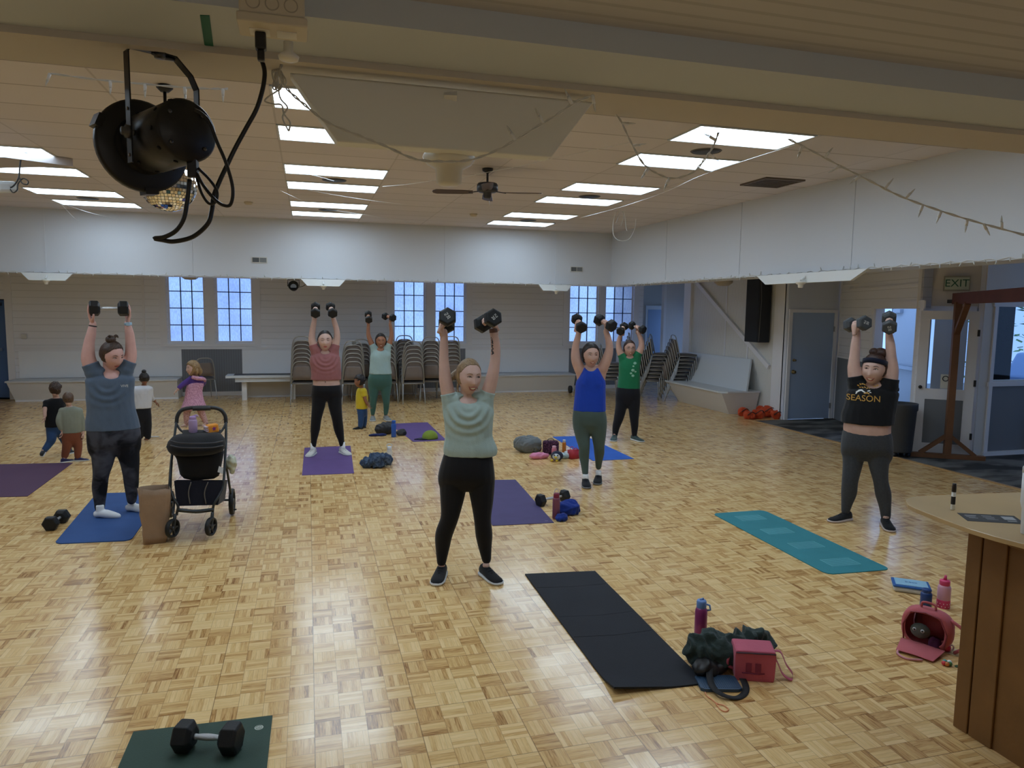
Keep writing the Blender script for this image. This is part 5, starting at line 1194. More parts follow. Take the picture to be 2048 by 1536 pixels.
o, pt = yoga_mat('teal mat printed with four ladder squares', [(1424, 1028), (1527, 1021), (1783, 1140), (1655, 1150)], (58, 130, 140), .006, 1)
TEALP = mat('teal_print', S(96, 170, 180), .7)
for v in (.13, .38, .62, .87): decal(o, pt, .5, v, .13, .075, TEALP, 'ladder_print', 'ladder')
GM = [flo(x, y) for x, y in ((282, 1465), (545, 1433), (532, 1536))]
b1 = GM[1]; e = (GM[0]-GM[1]); d_ = (GM[2]-GM[1]).normalized(); 
o = thing('yoga_mat', 'dark green mat in the near corner with a round white logo, dumbbell lying on it', 'yoga mat', tuple(b1), 0, 'exercise mats on the floor', world=True)
yx = V((-.62, .02, 0)); yy = V((-.02, -1.72, 0))
mb = MB(); mb.prism([(p.x, p.y) for p in (b1, b1+yx, b1+yx+yy, b1+yy)], .0005, .0065); mb.build('mat_sheet', mat('green_mat', S(56, 76, 66), .7, spec=.3, bump=.25, bs=260), o)
pt = lambda u, v: b1 + yx*(1-u) + yy*v
decal(o, pt, .91, .055, .020, .020, mat('mat_logo', S(200, 206, 196), .6), 'logo', 'disc', .0070); decal(o, pt, .91, .055, .014, .014, MATS['green_mat'], 'logo_ring', 'ring', .0082); decal(o, pt, .91, .055, 0, .016, MATS['green_mat'], 'logo_letters', 'text', .0076, 'ob')
# dumbbells on the floor
def floor_bell(label, a, b, size, **k):
    A_, B_ = flo(*a), flo(*b); A_.z = B_.z = k.pop('zb', 0)+size/2+.001
    ax = (B_-A_); c = (A_+B_)/2; hw = k.get('hw', .075); hl = ax.length-hw; k['hl'] = max(.09, hl)
    return dumbbell(label, c, ax, size=size, up=(0, 0, 1), roll=k.pop('roll', pi/6), **k)
floor_bell('big dumbbell lying on the dark green mat in the near corner, chrome handle', (372, 1502), (462, 1506), .125, zb=.007, hw=.085, txt=None)
floor_bell('dumbbell lying on bare floor beside the blue rounded mat', (103, 1060), (124, 1046), .12)
floor_bell('dumbbell lying at the edge of the violet mat, far half behind the royal blue towel', (1082, 1012), (1128, 1003), .12, roll=pi/6)

# ================================================================ soft heaps
def heap(name, label, cat, px, wdh, m, seed=1, n=9, rot=0, amp=.02, freq=9, group=None, vox=.008, parent=None, zc=0, part='cloth'):
    c = flo(*px) if len(px) == 2 else V(px); rnd = random.Random(seed); mb = MB(); w_, d_, h_ = wdh
    for i in range(n):
        a = rnd.uniform(0, 2*pi); r = rnd.uniform(0, .32)
        sx = rnd.uniform(.45, .75); mb.sph(c+V((w_*r*cos(a), d_*r*sin(a), h_*rnd.uniform(.30, .52)+zc)), (w_*.5*sx, d_*.5*sx, h_*.42), nu=12, nv=8)
    def dsp(co, nr):
        q = (co-c); wv = noise.noise(V((q.x*6, q.y*6, q.z*6+seed)))*.35; a_ = seed*1.7
        u_ = (q.x*cos(a_)+q.y*sin(a_))*freq*1.9+wv*2; v_ = (q.y*cos(a_)-q.x*sin(a_))*freq*.55+wv
        f = 1-2.2*abs(noise.noise(V((u_, v_, q.z*freq*1.2+seed)))); f2 = 1-2*abs(noise.noise(V((v_*2.4+5, u_*1.2, q.z*freq*1.6))))
        return amp*(.95*f+.45*f2-.6)
    me = voxmesh(mb, vox, 2, (), dsp)
    for v in me.vertices: v.co.z = max(v.co.z, .001+zc*.0)
    if parent: return link_mesh(me, part, m, parent)
    o = thing(name, label, cat, tuple(c), rot, group, world=True)
    link_mesh(me, part, m, o); return o
def bottle(name, label, px, h, r, mb_, ml, prof=None, extra=None, loc=None, cat='bottle', group=None):
    p = loc or flo(*px); o = thing(name, label, cat, tuple(p), 0, group)
    m = MB(); m.lathe(prof or [(r*.9, 0), (r, .006), (r, h*.70), (r*.9, h*.76), (r*.72, h*.80)], 24); m.build('bottle_body', mb_, o)
    if ml is not None: MB().lathe([(r*.74, h*.78), (r*.80, h*.80), (r*.80, h*.93), (r*.7, h*.96), (r*.3, h*.97)], 20).build('cap', ml, o)
    return o
# dark green jacket, lunch bag, tablet, strap, magenta bottle
bt = bottle('water_bottle', 'magenta water bottle with sky blue flip lid behind the dark green jacket', (1400, 1282), .27, .037, mat('magenta_metal', S(140, 52, 112), .35, .2), mat('sky_lid', S(104, 140, 200), .4))
MB().tube([(.03, 0, .23), (.05, -.01, .225), (.05, -.02, .20), (.03, -.01, .195)], .006, 8).build('carry_loop', MATS['sky_lid'], bt); MB().tube([(-.012, 0, .262), (.012, 0, .268)], .006, 8).build('spout', MATS['sky_lid'], bt)
jk = cloth('dark_green_cloth', (46, 58, 56), .9, .5, 60)
jo = heap('jacket', 'crumpled dark green jacket spilling over a black bag, behind the pink lunch bag', 'jacket', (1452, 1328), (.44, .26, .22), jk, 11, 12, amp=.034, freq=9)
heap('', '', '', (1412, 1345), (.22, .16, .10), BLACK, 5, 6, parent=jo, part='bag', amp=.012)
stp = MB()
P_ = [flo(1418, 1340)+V((0,0,.10)), flo(1420, 1372)+V((0,0,.03)), flo(1440, 1395)+V((0,0,.022)), flo(1475, 1397)+V((0,0,.004)), flo(1492, 1380)+V((0,0,.006)), flo(1478, 1352)+V((0,0,.02)), flo(1455, 1335)+V((0,0,.06))]
cs = catmull(P_, 6)
stp.rings([[c+V((0,0,.0015))+w1, c-V((0,0,.0015))+w1, c-V((0,0,.0015))-w1, c+V((0,0,.0015))-w1] for c, w1 in [(cs[i], ((cs[min(i+1, len(cs)-1)]-cs[max(i-1, 0)]).cross(V((0,0,1))).normalized()*.018)) for i in range(len(cs))]]); stp.build('shoulder_strap', mat('black_webbing', (.012, .012, .014), .8), jo)
# lunch bag
LBM = cloth('pink_bag_cloth', (186, 92, 112), .8, .2, 120); c = flo(1504, 1352)
lb = thing('lunch_bag', 'raspberry pink box-shaped lunch bag with shoulder strap and an open zip', 'bag', tuple(c), radians(-22))
m = MB(); m.rings([[V((sx*(.105+t), sy*(.062+t*.5), z)) + V((0, 0, (.012 if sy > 0 else 0))) for sx, sy in ((-1, -1), (1, -1), (1, 1), (-1, 1))] for z, t in ((0, -.004), (.02, .0), (.14, .004), (.168, .0), (.172, -.01))]); m.sm = [False]*len(m.sm); m.build('bag_body', LBM, lb, bevel=.014)
m = MB(); m.tube([(-.104, -.064, .160), (0, -.070, .163), (.104, -.064, .160), (.106, .05, .172)], .0035, 6); m.build('zip', mat('zip_dark', S(60, 40, 52), .5), lb)
m = MB(); m.tube(catmull([(-.106, 0, .12), (-.135, -.01, .10), (-.135, -.01, .06), (-.106, 0, .04)], 4), .009, 8); m.build('side_handle', LBM, lb)
cs = catmull([V(p) for p in ((.10, 0, .15), (.15, .02, .14), (.19, .04, .06), (.22, .02, .02), (.205, -.02, .004), (.16, -.015, .03), (.125, -.03, .10), (.108, -.02, .13))], 5)
m = MB(); m.rings([[c_+V((0,0,.001))+V((.004, .014, 0)), c_-V((0,0,.001))+V((.004, .014, 0)), c_-V((0,0,.001))-V((.004, .014, 0)), c_+V((0,0,.001))-V((.004, .014, 0))] for c_ in cs]); m.build('shoulder_strap', LBM, lb)
m = MB()
for x in (-.05, .0): m.box((x, -.0685, .055), (x+.03, -.0665, .105))
m.tube([(-.07, -.067, .05), (.02, -.068, .045), (.05, -.067, .05)], .003, 5); m.build('bag_print', mat('dark_pink_print', S(128, 40, 72), .7), lb)
# ribbed blue tablet with rope
c = flo(1436, 1370); ip = thing('ice_pack', 'dark blue ribbed cooling pack lying under the black strap beside the black mat', 'pack', tuple(c), radians(-15))
m = MB(); m.prism([(-.11, -.06), (-.09, -.075), (.09, -.075), (.11, -.06), (.11, .06), (.09, .075), (-.09, .075), (-.11, .06)], .001, .018); 
for k in range(17): x = -.09+k*.0112; m.box((x-.003, -.06, .018), (x+.003, .06, .0205))
m.build('pack_body', mat('steel_blue', S(46, 70, 96), .5), ip, bevel=.003)
m = MB(); a0 = flo(1407, 1386, .006); P2 = [flo(x, y, .004) for x, y in ((1410, 1384), (1414, 1392), (1424, 1399), (1434, 1407), (1448, 1411), (1457, 1419), (1450, 1423), (1440, 1418), (1432, 1407))]
rp = thing('cord_loop', 'pale orange cord loop on the floor in front of the blue pack', 'cord', tuple(P2[0]), 0, world=True); m.tube(catmull(P2, 5), .0028, 6); m.build('cord', mat('orange_cord', S(226, 150, 108), .7), rp)
# violet mat group
bt = bottle('water_bottle', 'dusty rose water bottle with clear carry loop among the royal blue towel', (1112, 1037), .26, .036, mat('rose_metal', S(126, 72, 92), .4, .2), mat('berry_lid', S(128, 34, 62), .4))
MB().tube(catmull([(-.024, 0, .235), (-.018, 0, .275), (.0, 0, .292), (.018, 0, .275), (.024, 0, .235)], 3), .004, 6).build('carry_loop', mat('clear_plastic', S(210, 200, 200), .3), bt)
heap('towel', 'royal blue towel crumpled around the dusty rose bottle', 'towel', (1136, 1028), (.30, .22, .14), cloth('royal_cloth', (26, 50, 128), .9, .5, 60), 21, 9, amp=.018, freq=11)
heap('towel', 'end of the royal blue towel lying in front of the dusty rose bottle', 'towel', (1127, 1040), (.16, .12, .075), MATS['royal_cloth'], 33, 6, amp=.012, freq=13)
# far purple mat group
c = flo(771, 868); 
heap('bag', 'black duffel bag slumped behind the blue bottle', 'bag', (771, 867), (.36, .26, .20), mat('black_nylon', (.016, .016, .018), .6, bump=.3, bs=50), 41, 8, amp=.012)
heap('jacket', 'black jacket bundle between the blue bottle and the purple mat', 'jacket', (802, 870), (.22, .16, .11), MATS['black_nylon'], 42, 6, amp=.014)
heap('cloth', 'navy cloth sticking out from under the black duffel bag', 'cloth', (757, 872), (.30, .08, .045), cloth('navy_cloth', (26, 36, 84), .85), 43, 6, amp=.006)
bottle('water_bottle', 'tall plain blue water bottle beside the black duffel bag', (787.5, 874), .27, .038, mat('plain_blue', S(34, 86, 176), .4), MATS['plain_blue'])
c = flo(860, 878); cp = thing('cap', 'lime green baseball cap with dark brim on the purple mat', 'cap', (c.x, c.y, .006), radians(200))
m = MB(); m.sph((0, 0, .02), (.125, .115, .11), nu=20, nv=12); m.v = [V((v.x, v.y, max(v.z, .002))) for v in m.v]; m.build('crown', cloth('lime_cloth', (118, 138, 52), .8), cp)
m = MB(); m.prism([(.09, -.08), (.16, -.07), (.20, -.02), (.20, .03), (.15, .08), (.09, .08)], .006, .014); m.build('brim', MATS['navy_band'], cp)
heap('ball_cap_strap', 'dark strap trailing from the lime green cap', 'strap', (838, 880), (.16, .06, .03), MATS['navy_band'], 44, 5, amp=.004)
heap('wrapper', 'small pale yellow wrapper on the floor before the purple mat', 'wrapper', (811, 882), (.12, .04, .012), mat('pale_yellow', S(186, 186, 120), .6), 45, 4, amp=.004)
heap('hoodie', 'heathered blue-grey hoodie heaped beside the clear bottle', 'hoodie', (753, 934), (.38, .26, .19), blotch('heather_blue', (50, 64, 86), (78, 94, 116), 30), 46, 10, amp=.024, freq=9)
CLR = node_mat('clear_bottle')[0]; _nt = CLR.node_tree; _b = _nt.nodes['Principled BSDF']; _b.inputs['Base Color'].default_value = (.85, .88, .92, 1); _b.inputs['Roughness'].default_value = .08; _b.inputs['Alpha'].default_value = .35
bt = bottle('water_bottle', 'clear transparent water bottle beside the blue-grey hoodie', (779, 930), .25, .036, CLR, mat('frost_lid', S(206, 212, 220), .3))
MB().tube(catmull([(-.03, 0, .235), (-.03, 0, .262), (.0, 0, .272), (.03, 0, .262), (.03, 0, .235)], 3), .005, 6).build('carry_loop', MATS['frost_lid'], bt)
heap('paper_scrap', 'curled white paper strip on the floor near the child in white top', 'paper', (310, 875), (.22, .05, .02), mat('white_paper', S(206, 206, 210), .7), 47, 5, amp=.006)
# group near the bright blue mat
o = heap('backpack', 'round grey drawstring backpack slumped on the floor', 'backpack', (1058, 904), (.34, .28, .25), cloth('grey_bag', (112, 118, 120), .85, .4, 50), 51, 9, amp=.016)
P2 = [flo(1046, 905)+V((0,0,.2)), flo(1041, 904)+V((0,0,.12)), flo(1042, 905)+V((0,0,.03))]; m = MB(); m.tube(catmull(P2, 5), .008, 6); m.build('strap', BLACK, o)
heap('pouch', 'small maroon pouch wedged against the grey backpack', 'pouch', (1076, 902), (.12, .10, .12), cloth('maroon_cloth', (92, 28, 44), .8), 52, 5, amp=.008)
heap('pouch', 'soft pink pouch in front of the grey backpack', 'pouch', (1078, 917), (.28, .16, .09), cloth('soft_pink', (214, 134, 166), .8), 53, 7, amp=.010)
c = flo(1101, 908); pb = thing('lunch_bag', 'dark purple speckled lunch bag behind the pink bottle', 'bag', tuple(c), radians(-10)); m = MB(); m.box((-.11, -.06, 0), (.11, .06, .19)); m.build('bag_body', blotch('speckled_purple', (48, 26, 46), (96, 62, 84), 60, .5, .58), pb, bevel=.03)
m = MB(); m.tube(catmull([(-.05, 0, .185), (-.03, 0, .21), (.03, 0, .21), (.05, 0, .185)], 3), .006, 6); m.build('handle', BLACK, pb)
bottle('water_bottle', 'short pink drinking bottle before the speckled purple bag', (1108, 914), .16, .034, mat('pink_metal', S(190, 112, 128), .4), mat('pale_pink_lid', S(222, 168, 180), .4))
bt = bottle('spray_bottle', 'clear bottle of amber liquid behind the penguin toy', (1128, 905), .19, .028, mat('amber_liquid', S(196, 116, 40), .2), mat('clear_cap', S(190, 196, 204), .3))
c = flo(1114, 921); pg = thing('plush_toy', 'penguin plush toy with yellow beak and feet on the floor', 'toy', tuple(c), math.atan2(-c.y, -c.x)-0.2)
m = MB(); m.sph((0, 0, .065), (.07, .085, .065)); m.build('toy_body', cloth('penguin_navy', (36, 42, 62), .9), pg)
m = MB(); m.sph((.045, .0, .06), (.035, .055, .045)); m.build('toy_face', cloth('penguin_white', (196, 202, 206), .9), pg)
for q in (-1, 1): MB().sph((.075, q*.024, .085), .010).build('toy_eye', BLACK, pg)
m = MB(); m.sph((.085, -.0, .060), (.024, .02, .012)); m.build('beak', mat('toy_yellow', S(210, 180, 40), .7), pg)
for q in (-1, 1): MB().sph((.075, q*.035-.02, .014), (.028, .02, .014)).build('toy_foot', MATS['toy_yellow'], pg)
heap('towel', 'small white and aqua towel between the penguin toy and the red bag', 'towel', (1131, 917), (.15, .12, .09), blotch('aqua_white', (150, 178, 184), (206, 212, 214), 20), 54, 6, amp=.012)
heap('towel', 'white cloth lying behind the aqua towel on the edge of the bright blue mat', 'towel', (1138, 908), (.16, .12, .06), mat('white_towel', S(204, 208, 212), .9), 57, 6, amp=.01)
c = flo(1147, 917); rb = thing('gift_bag', 'small red paper bag with handles beside the leg of the tank top woman', 'bag', tuple(c), radians(12)); m = MB(); m.rings([[V((sx*(.065+.01*t), sy*(.04), z)) for sx, sy in ((-1, -1), (1, -1), (1, 1), (-1, 1))] for z, t in ((0, 0), (.12, 1))]); m.build('bag_body', mat('red_paper', S(170, 42, 58), .6), rb)
for q in (-1, 1):
    m = MB(); m.tube(catmull([(-.03, q*.04, .12), (-.02, q*.05, .15), (.02, q*.05, .15), (.03, q*.04, .12)], 3), .004, 6); m.build('handle', MATS['red_paper'], rb)
# right foreground group
c = flo(1821, 1180); lx = thing('lunch_box', 'flat white and pale blue lunch box with dark blue rim', 'lunch box', tuple(c), radians(-38))
m = MB(); m.box((-.12, -.085, 0), (.12, .085, .045)); m.build('box_base', mat('white_box', S(206, 212, 214), .4), lx, bevel=.018)
m = MB(); m.box((-.124, -.089, .034), (.124, .089, .052)); m.build('rim', mat('rim_blue', S(40, 92, 160), .4), lx, bevel=.012)
m = MB(); m.box((-.105, -.070, .050), (.105, .070, .057)); m.build('lid', mat('pale_blue_lid', S(148, 192, 218), .4), lx, bevel=.012)
m = MB(); text_mesh(m, 'b.box', .035, Tr((0, 0, .0580)), .0003); m.build('lettering', MATS['rim_blue'], lx)
bottle('water_bottle', 'dark blue bottle standing behind the pink backpack', (1851, 1214), .135, .036, mat('deep_blue', S(26, 60, 120), .35), MATS['deep_blue'])
bt = bottle('water_bottle', 'pink two-tone bottle with white dots at its foot and a spout lid', (1886, 1214), .20, .041, mat('pale_pink', S(206, 152, 170), .4), mat('hot_pink', S(206, 60, 108), .4))
MB().lathe([(.0415, .0), (.0418, .004), (.0418, .055), (.0412, .058)], 24).build('sleeve', MATS['hot_pink'], bt)
for zz in (.014, .034, .050):
    for k in range(12):
        a = 2*pi*(k+(.5 if zz == .034 else 0))/12; mm = Tr((.0418*cos(a), .0418*sin(a), zz))
        m = MB(); m.sph((.0418*cos(a), .0418*sin(a), zz), (.0028, .0028, .0035), nu=8, nv=5); m.build('dot', mat('white_dot', S(225, 205, 215), .5), bt) if k % 1 == 0 and zz != .050 else None
MB().tube([(.0, 0, .19), (.004, 0, .225)], [.012, .007], 8).build('spout', MATS['hot_pink'], bt)
c = flo(1846, 1298); bk = thing('backpack', 'small salmon pink backpack lying open, toys showing inside', 'backpack', tuple(c), radians(-62))
PKM = cloth('salmon_cloth', (186, 96, 102), .75, .2, 140)
def shell(w_, h_, y, n=28, z0=0.0):
    out = []
    for k in range(n):
        a = 2*pi*k/n; ca, sa = cos(a), sin(a); out.append(V((w_*abs(ca)**.7*(1 if ca > 0 else -1), y, z0+h_/2+h_/2*abs(sa)**.75*(1 if sa > 0 else -1))))
    return out
m = MB(); m.rings([shell(.11, .20, .0, z0=.02), shell(.135, .235, -.02), shell(.14, .24, -.08), shell(.13, .225, -.12), shell(.10, .19, -.13, z0=.02)][::-1], cap=False)
m.rings([shell(.10, .19, -.13, z0=.02), shell(.02, .02, -.132, z0=.1)], cap=True); bo = m.build('bag_shell', PKM, bk); md = bo.modifiers.new('t', 'SOLIDIFY'); md.thickness = .006
bo.matrix_local = Rz(pi) 
m = MB(); m.tube([(-.11, 0, .03), (-.12, 0, .12), (-.08, 0, .21), (.0, 0, .225), (.08, 0, .21), (.12, 0, .12), (.11, 0, .03)], .0045, 6); m.build('zip', mat('dark_salmon', S(140, 60, 70), .5), bk)
m = MB(); m.rings([[V((x, -.01-.15*t, .035-.02*t+.004*s_)) for x, s_ in ((-.12+.02*t, 0), (0, 1), (.12-.02*t, 0), (.12-.02*t, -1), (0, 0), (-.12+.02*t, -1))] for t in (0, .3, .6, 1)]); m.build('flap', PKM, bk, bevel=.002)
m = MB(); m.tube(catmull([(-.09, -.10, .012), (-.08, -.19, .008), (-.02, -.22, .006), (.05, -.18, .01)], 5), .007, 8); m.build('strap', mat('pale_pink_strap', S(196, 132, 140), .6), bk)
m = MB(); m.tube(catmull([(.12, .06, .20), (.19, .05, .16), (.20, .04, .07), (.15, .06, .01)], 5), .010, 8); m.build('shoulder_strap', PKM, bk)
m = MB(); m.tube(catmull([(-.04, .05, .24), (-.03, .05, .27), (.03, .05, .27), (.04, .05, .24)], 4), .007, 8); m.build('handle', PKM, bk)
c2 = bk.matrix_basis @ V((-.03, .03, .05))
pl = thing('plush_toy', 'grey plush toy with ringed eyes inside the open salmon backpack', 'toy', tuple(c2), radians(-62))
m = MB(); m.sph((0, 0, .045), (.055, .04, .045)); m.build('toy_body', cloth('grey_plush', (92, 94, 88), .9), pl)
for q in (-1, 1):
    m = MB(); m.sph((q*.022, -.036, .060), (.011, .006, .011)); m.build('toy_eye', MATS['frost_lid'], pl); m = MB(); m.sph((q*.022, -.041, .060), (.006, .004, .006)); m.build('pupil', BLACK, pl)
c2 = bk.matrix_basis @ V((.05, .02, .045)); heap('toy_bundle', 'plum and green toys bundled inside the open salmon backpack', 'toy', (c2.x, c2.y, 0), (.10, .07, .09), blotch('plum_green', (70, 30, 60), (60, 90, 50), 14), 56, 5, amp=.006, vox=.006)
c = flo(1893, 1303); rt_ = thing('rattle_toy', 'pink toy ball with white ring on the floor beside the salmon backpack', 'toy', tuple(c), 0); MB().sph((0, 0, .024), .024).build('ball', mat('toy_pink', S(204, 44, 96), .4), rt_); MB().tube([(.035+.016*cos(a), .0, .018+.016*sin(a)) for a in [2*pi*k/14 for k in range(14)]], .005, 6, closed=True).build('ring', MATS['white_dot'], rt_)
c = flo(1893, 1330); tt = thing('ring_toy', 'cluster toy of small coloured balls near the foot of the counter', 'toy', tuple(c), 0)
for k, (dx, dy, cc) in enumerate(((-.02, 0, (210, 60, 70)), (0, .012, (60, 160, 150)), (.02, 0, (220, 220, 225)), (.006, -.016, (70, 120, 70)), (-.012, -.014, (200, 120, 60)))): MB().sph((dx, dy, .014), .013).build('bead', mat('bead_%d' % k, S(*cc), .4), tt)
c = flo(1915, 1334); tt = thing('toy_leaf', 'tiny dark green toy piece beside the counter foot', 'toy', tuple(c), 0); MB().sph((0, 0, .005), (.018, .012, .005)).build('leaf', mat('dark_green_toy', S(40, 80, 44), .5), tt)
c = flo(1908, 1305); ca_ = thing('card', 'pale card lying between the salmon backpack and the counter', 'card', tuple(c), .5); MB().box((-.05, -.04, .0005), (.05, .04, .004)).build('sheet', mat('cream_card', S(196, 180, 140), .7), ca_)
tg = flo(1820, 1300); tg_ = thing('charm', 'white and lilac charm on the floor in the loop of the backpack strap', 'charm', tuple(tg), 0); MB().sph((0, 0, .010), (.022, .016, .010)).build('charm_body', mat('lilac_charm', S(200, 186, 214), .4), tg_)
# ================================================================ furniture and fixtures
class PL:
    def __init__(s, x, y, z=0.0):
        s.B = flo(x, y, z); s.n = V((-s.B.x, -s.B.y, 0)).normalized(); s.rt = V((-s.n.y, s.n.x, 0))
        if s.rt.dot(RT) < 0: s.rt = -s.rt
        s.pm = FPX/((s.B-CAM).dot(FW))
    P = Person.P
# benches
BEN = paint('bench_front', (216, 216, 216)); BTOP = paint('bench_top', (206, 212, 218), .4)
def bench_far(x0, x1, label, e0=0, e1=0):
    o = thing('bench', label, 'bench', ((x0+x1)/2, 16.7, 0), 0, 'built-in benches along the far wall', world=True)
    m = MB(); m.add([V(p) for p in ((x0+e0, 16.60, 0), (x1-e1, 16.60, 0), (x1, 16.47, .40), (x0, 16.47, .40), (x0+e0, 17.02, 0), (x1-e1, 17.02, 0), (x1, 17.02, .40), (x0, 17.02, .40))], [(0,1,2,3),(5,4,7,6),(4,0,3,7),(1,5,6,2),(0,4,5,1),(3,2,6,7)]); m.build('bench_base', BEN, o)
    MB().box((x0-.02, 16.44, .40), (x1+.02, 17.025, .43)).build('seat', BTOP, o)
    MB().box((x0+e0, 16.58, 0), (x1-e1, 16.60, .03)).build('toe_strip', TRIMW, o)
bench_far(-5.80, -2.68, 'white built-in bench at the blue door side, from the door to the first grey panel', .10)
bench_far(-1.40, 2.42, 'white built-in bench behind the chair stacks, between the first and second grey panels')
bench_far(3.68, 6.28, 'white built-in bench between the sage shirt woman and the blue tank woman')
o = thing('corner_bench', 'white angled bench with a tall leaning backrest under the diagonal brace', 'bench', (8.1, 13, 0), 0, world=True)
m = MB(); m.add([V(p) for p in ((7.92, 14.3, 0), (7.92, 12.3, 0), (8.50, 12.3, 0), (8.50, 14.6, 0), (7.66, 14.45, .43), (7.66, 12.18, .43), (8.50, 12.18, .43), (8.50, 14.7, .43))], [(0,3,2,1),(4,5,6,7),(0,1,5,4),(1,2,6,5),(2,3,7,6),(3,0,4,7)]); m.build('bench_base', BEN, o)
MB().prism([(7.64, 14.47), (7.64, 12.28), (7.78, 12.16), (8.50, 12.16), (8.50, 14.72)], .43, .46).build('seat', BTOP, o)
m = MB(); m.add([V(p) for p in ((8.18, 14.60, .46), (8.18, 12.16, .46), (8.48, 12.50, 1.06), (8.48, 14.95, 1.06), (8.22, 14.60, .46), (8.22, 12.16, .46), (8.52, 12.50, 1.06), (8.52, 14.95, 1.06))], [(0,1,2,3),(7,6,5,4),(0,4,5,1),(1,5,6,2),(2,6,7,3),(3,7,4,0)]); m.build('backrest', BTOP, o)
o = tag(MB().bar((8.52, 14.78, 2.66), (8.52, 11.95, .95), .09, .05, up=(1, 0, 0)).build('wall_brace', TRIMW), 'long white diagonal brace fixed to the wall above the leaning bench back', 'brace')
# white counter with black inlay
L_ = atY(454, 752, 16.25); R_ = atY(600, 754, 16.25)
o = thing('shelf_table', 'long white table with a black inlaid top, standing by the first chair stack', 'table', ((L_.x+R_.x)/2, 16.25, 0), 0, world=True)
zt = L_.z+.03; m = MB(); m.box((L_.x, 15.95, zt-.05), (R_.x, 16.43, zt)); m.box((L_.x+.18, 16.0, zt-.14), (R_.x-.05, 16.4, zt-.05)); m.build('tabletop', BTOP, o)
MB().box((L_.x+.15, 16.03, zt), (R_.x-.03, 16.38, zt+.006)).build('inlay', BLACK, o)
for x in (L_.x+.35, R_.x-.15): MB().box((x-.05, 16.1, 0), (x+.05, 16.34, zt-.14)).build('leg', BEN, o)

# stacking chairs
CHF = mat('chair_frame', S(158, 156, 150), .35, .45); CHV = cloth('chair_vinyl', (120, 110, 104), .55, .1); CHS = cloth('chair_seat', (88, 84, 84), .6, .1); CHL = mat('chair_leg', S(176, 180, 184), .28, .7)
def mk_chair():
    t = thing('stacking_chair', 'x', 'chair')
    w = .215; r = .0115
    m = MB()       # back hoop: up from the seat, over the top, leaning back (+y)
    hoop = [(-w, .19, .42), (-w*.98, .215, .55), (-w*.88, .25, .72), (-w*.72, .268, .83), (-w*.45, .278, .875), (0, .28, .885), (w*.45, .278, .875), (w*.72, .268, .83), (w*.88, .25, .72), (w*.98, .215, .55), (w, .19, .42)]
    m.tube(catmull(hoop, 3), r, 8); m.build('back_frame', CHF, t)
    m = MB(); R = []
    for z, k in ((.50, .90), (.60, .86), (.70, .78), (.765, .70), (.785, .6)):
        y = .20+(z-.5)*.16+.012; R.append([V((sx*w*k, y+dy, z)) for sx, dy in ((-1, .0), (-.5, -.004), (0, -.006), (.5, -.004), (1, 0), (1, .018), (.5, .026), (0, .028), (-.5, .026), (-1, .018))])
    m.rings(R); m.build('backrest', CHV, t)
    m = MB(); R = []
    for x, k in ((-.205, .0), (-.19, 1), (0, 1.15), (.19, 1), (.205, 0)): R.append([V((x, y, z)) for y, z in ((-.22, .425), (-.22, .452+.008*k), (-.1, .46+.014*k), (.1, .458+.012*k), (.19, .452+.004*k), (.19, .425))])
    m.rings(R); m.build('seat', CHS, t, bevel=.006)
    m = MB(); m.tube([(-.21, -.20, .42), (.21, -.20, .42)], r, 8); m.tube([(-.21, .19, .42), (.21, .19, .42)], r, 8); m.tube([(-.212, -.2, .42), (-.212, .19, .42)], r, 8); m.tube([(.212, -.2, .42), (.212, .19, .42)], r, 8); m.build('seat_frame', CHF, t)
    for q in (-1, 1):
        MB().tube(catmull([(q*.212, .19, .42), (q*.222, .215, .28), (q*.236, .27, .0)], 3), .011, 8).build('leg', CHL, t)
        MB().tube(catmull([(q*.212, -.19, .42), (q*.222, -.205, .28), (q*.236, -.225, .0)], 3), .011, 8).build('leg', CHL, t)
    return t
ch0 = mk_chair(); first = True
def stack(px, py, n, rz, name, grp, dz=.083, dy=-.026, x0=None):
    global first
    b = x0 or flo(px, py)
    f = V((sin(rz), -cos(rz), 0))       # the way the seats face
    words = ['lowest', 'second', 'third', 'fourth', 'fifth', 'sixth', 'seventh', 'eighth', 'ninth']
    for k in range(n):
        loc = V((b.x, b.y, 0)) + f*(-dy*k) + V((0, 0, dz*k))
        lab = '%s grey chair of the stack %s' % ('topmost' if k == n-1 else words[k], name)
        if first: ch0.location = loc; ch0.rotation_euler = (0, 0, rz); ch0['label'] = lab; ch0['group'] = grp; first = False
        else: o = dup(ch0, loc, rz, lab); o['group'] = grp
G1 = 'grey chairs stacked with backs to the room'; G2 = 'grey chairs stacked in the far corner'
stack(607, 806, 7, radians(176), 'beside the white table', G1)
stack(655, 806, 7, radians(180), 'behind the rose T-shirt woman', G1)
stack(707, 806, 6, radians(178), 'behind the yellow shirt toddler', G1)
stack(721, 797, 6, radians(186), 'in second row past the toddler', G1)
stack(771, 804, 7, radians(180), 'behind the pale aqua woman', G1)
stack(808, 794, 7, radians(178), 'against the wall under the second window pair', G1)
stack(824, 805, 6, radians(182), 'next to the pale aqua woman, shorter', G1)
stack(862, 800, 7, radians(170), 'leaning by the raised arm', G1)
stack(899, 798, 7, radians(184), 'before the second grey panel', G1)
stack(1214, 794, 5, radians(70), 'half hidden by the blue tank woman', G2)
stack(1262, 788, 8, radians(60), 'right behind the green shirt woman', G2)
stack(1300, 797, 8, radians(55), 'next to the green shirt sleeve', G2, dy=-.034)
stack(1345, 800, 8, radians(82), 'nearest the corner bench', G2, dy=-.034)
o = dup(ch0, V((*flo(405, 797)[:2], 0)), radians(200), 'single grey chair before the first grey panel, behind the twirling girl'); o['group'] = G1
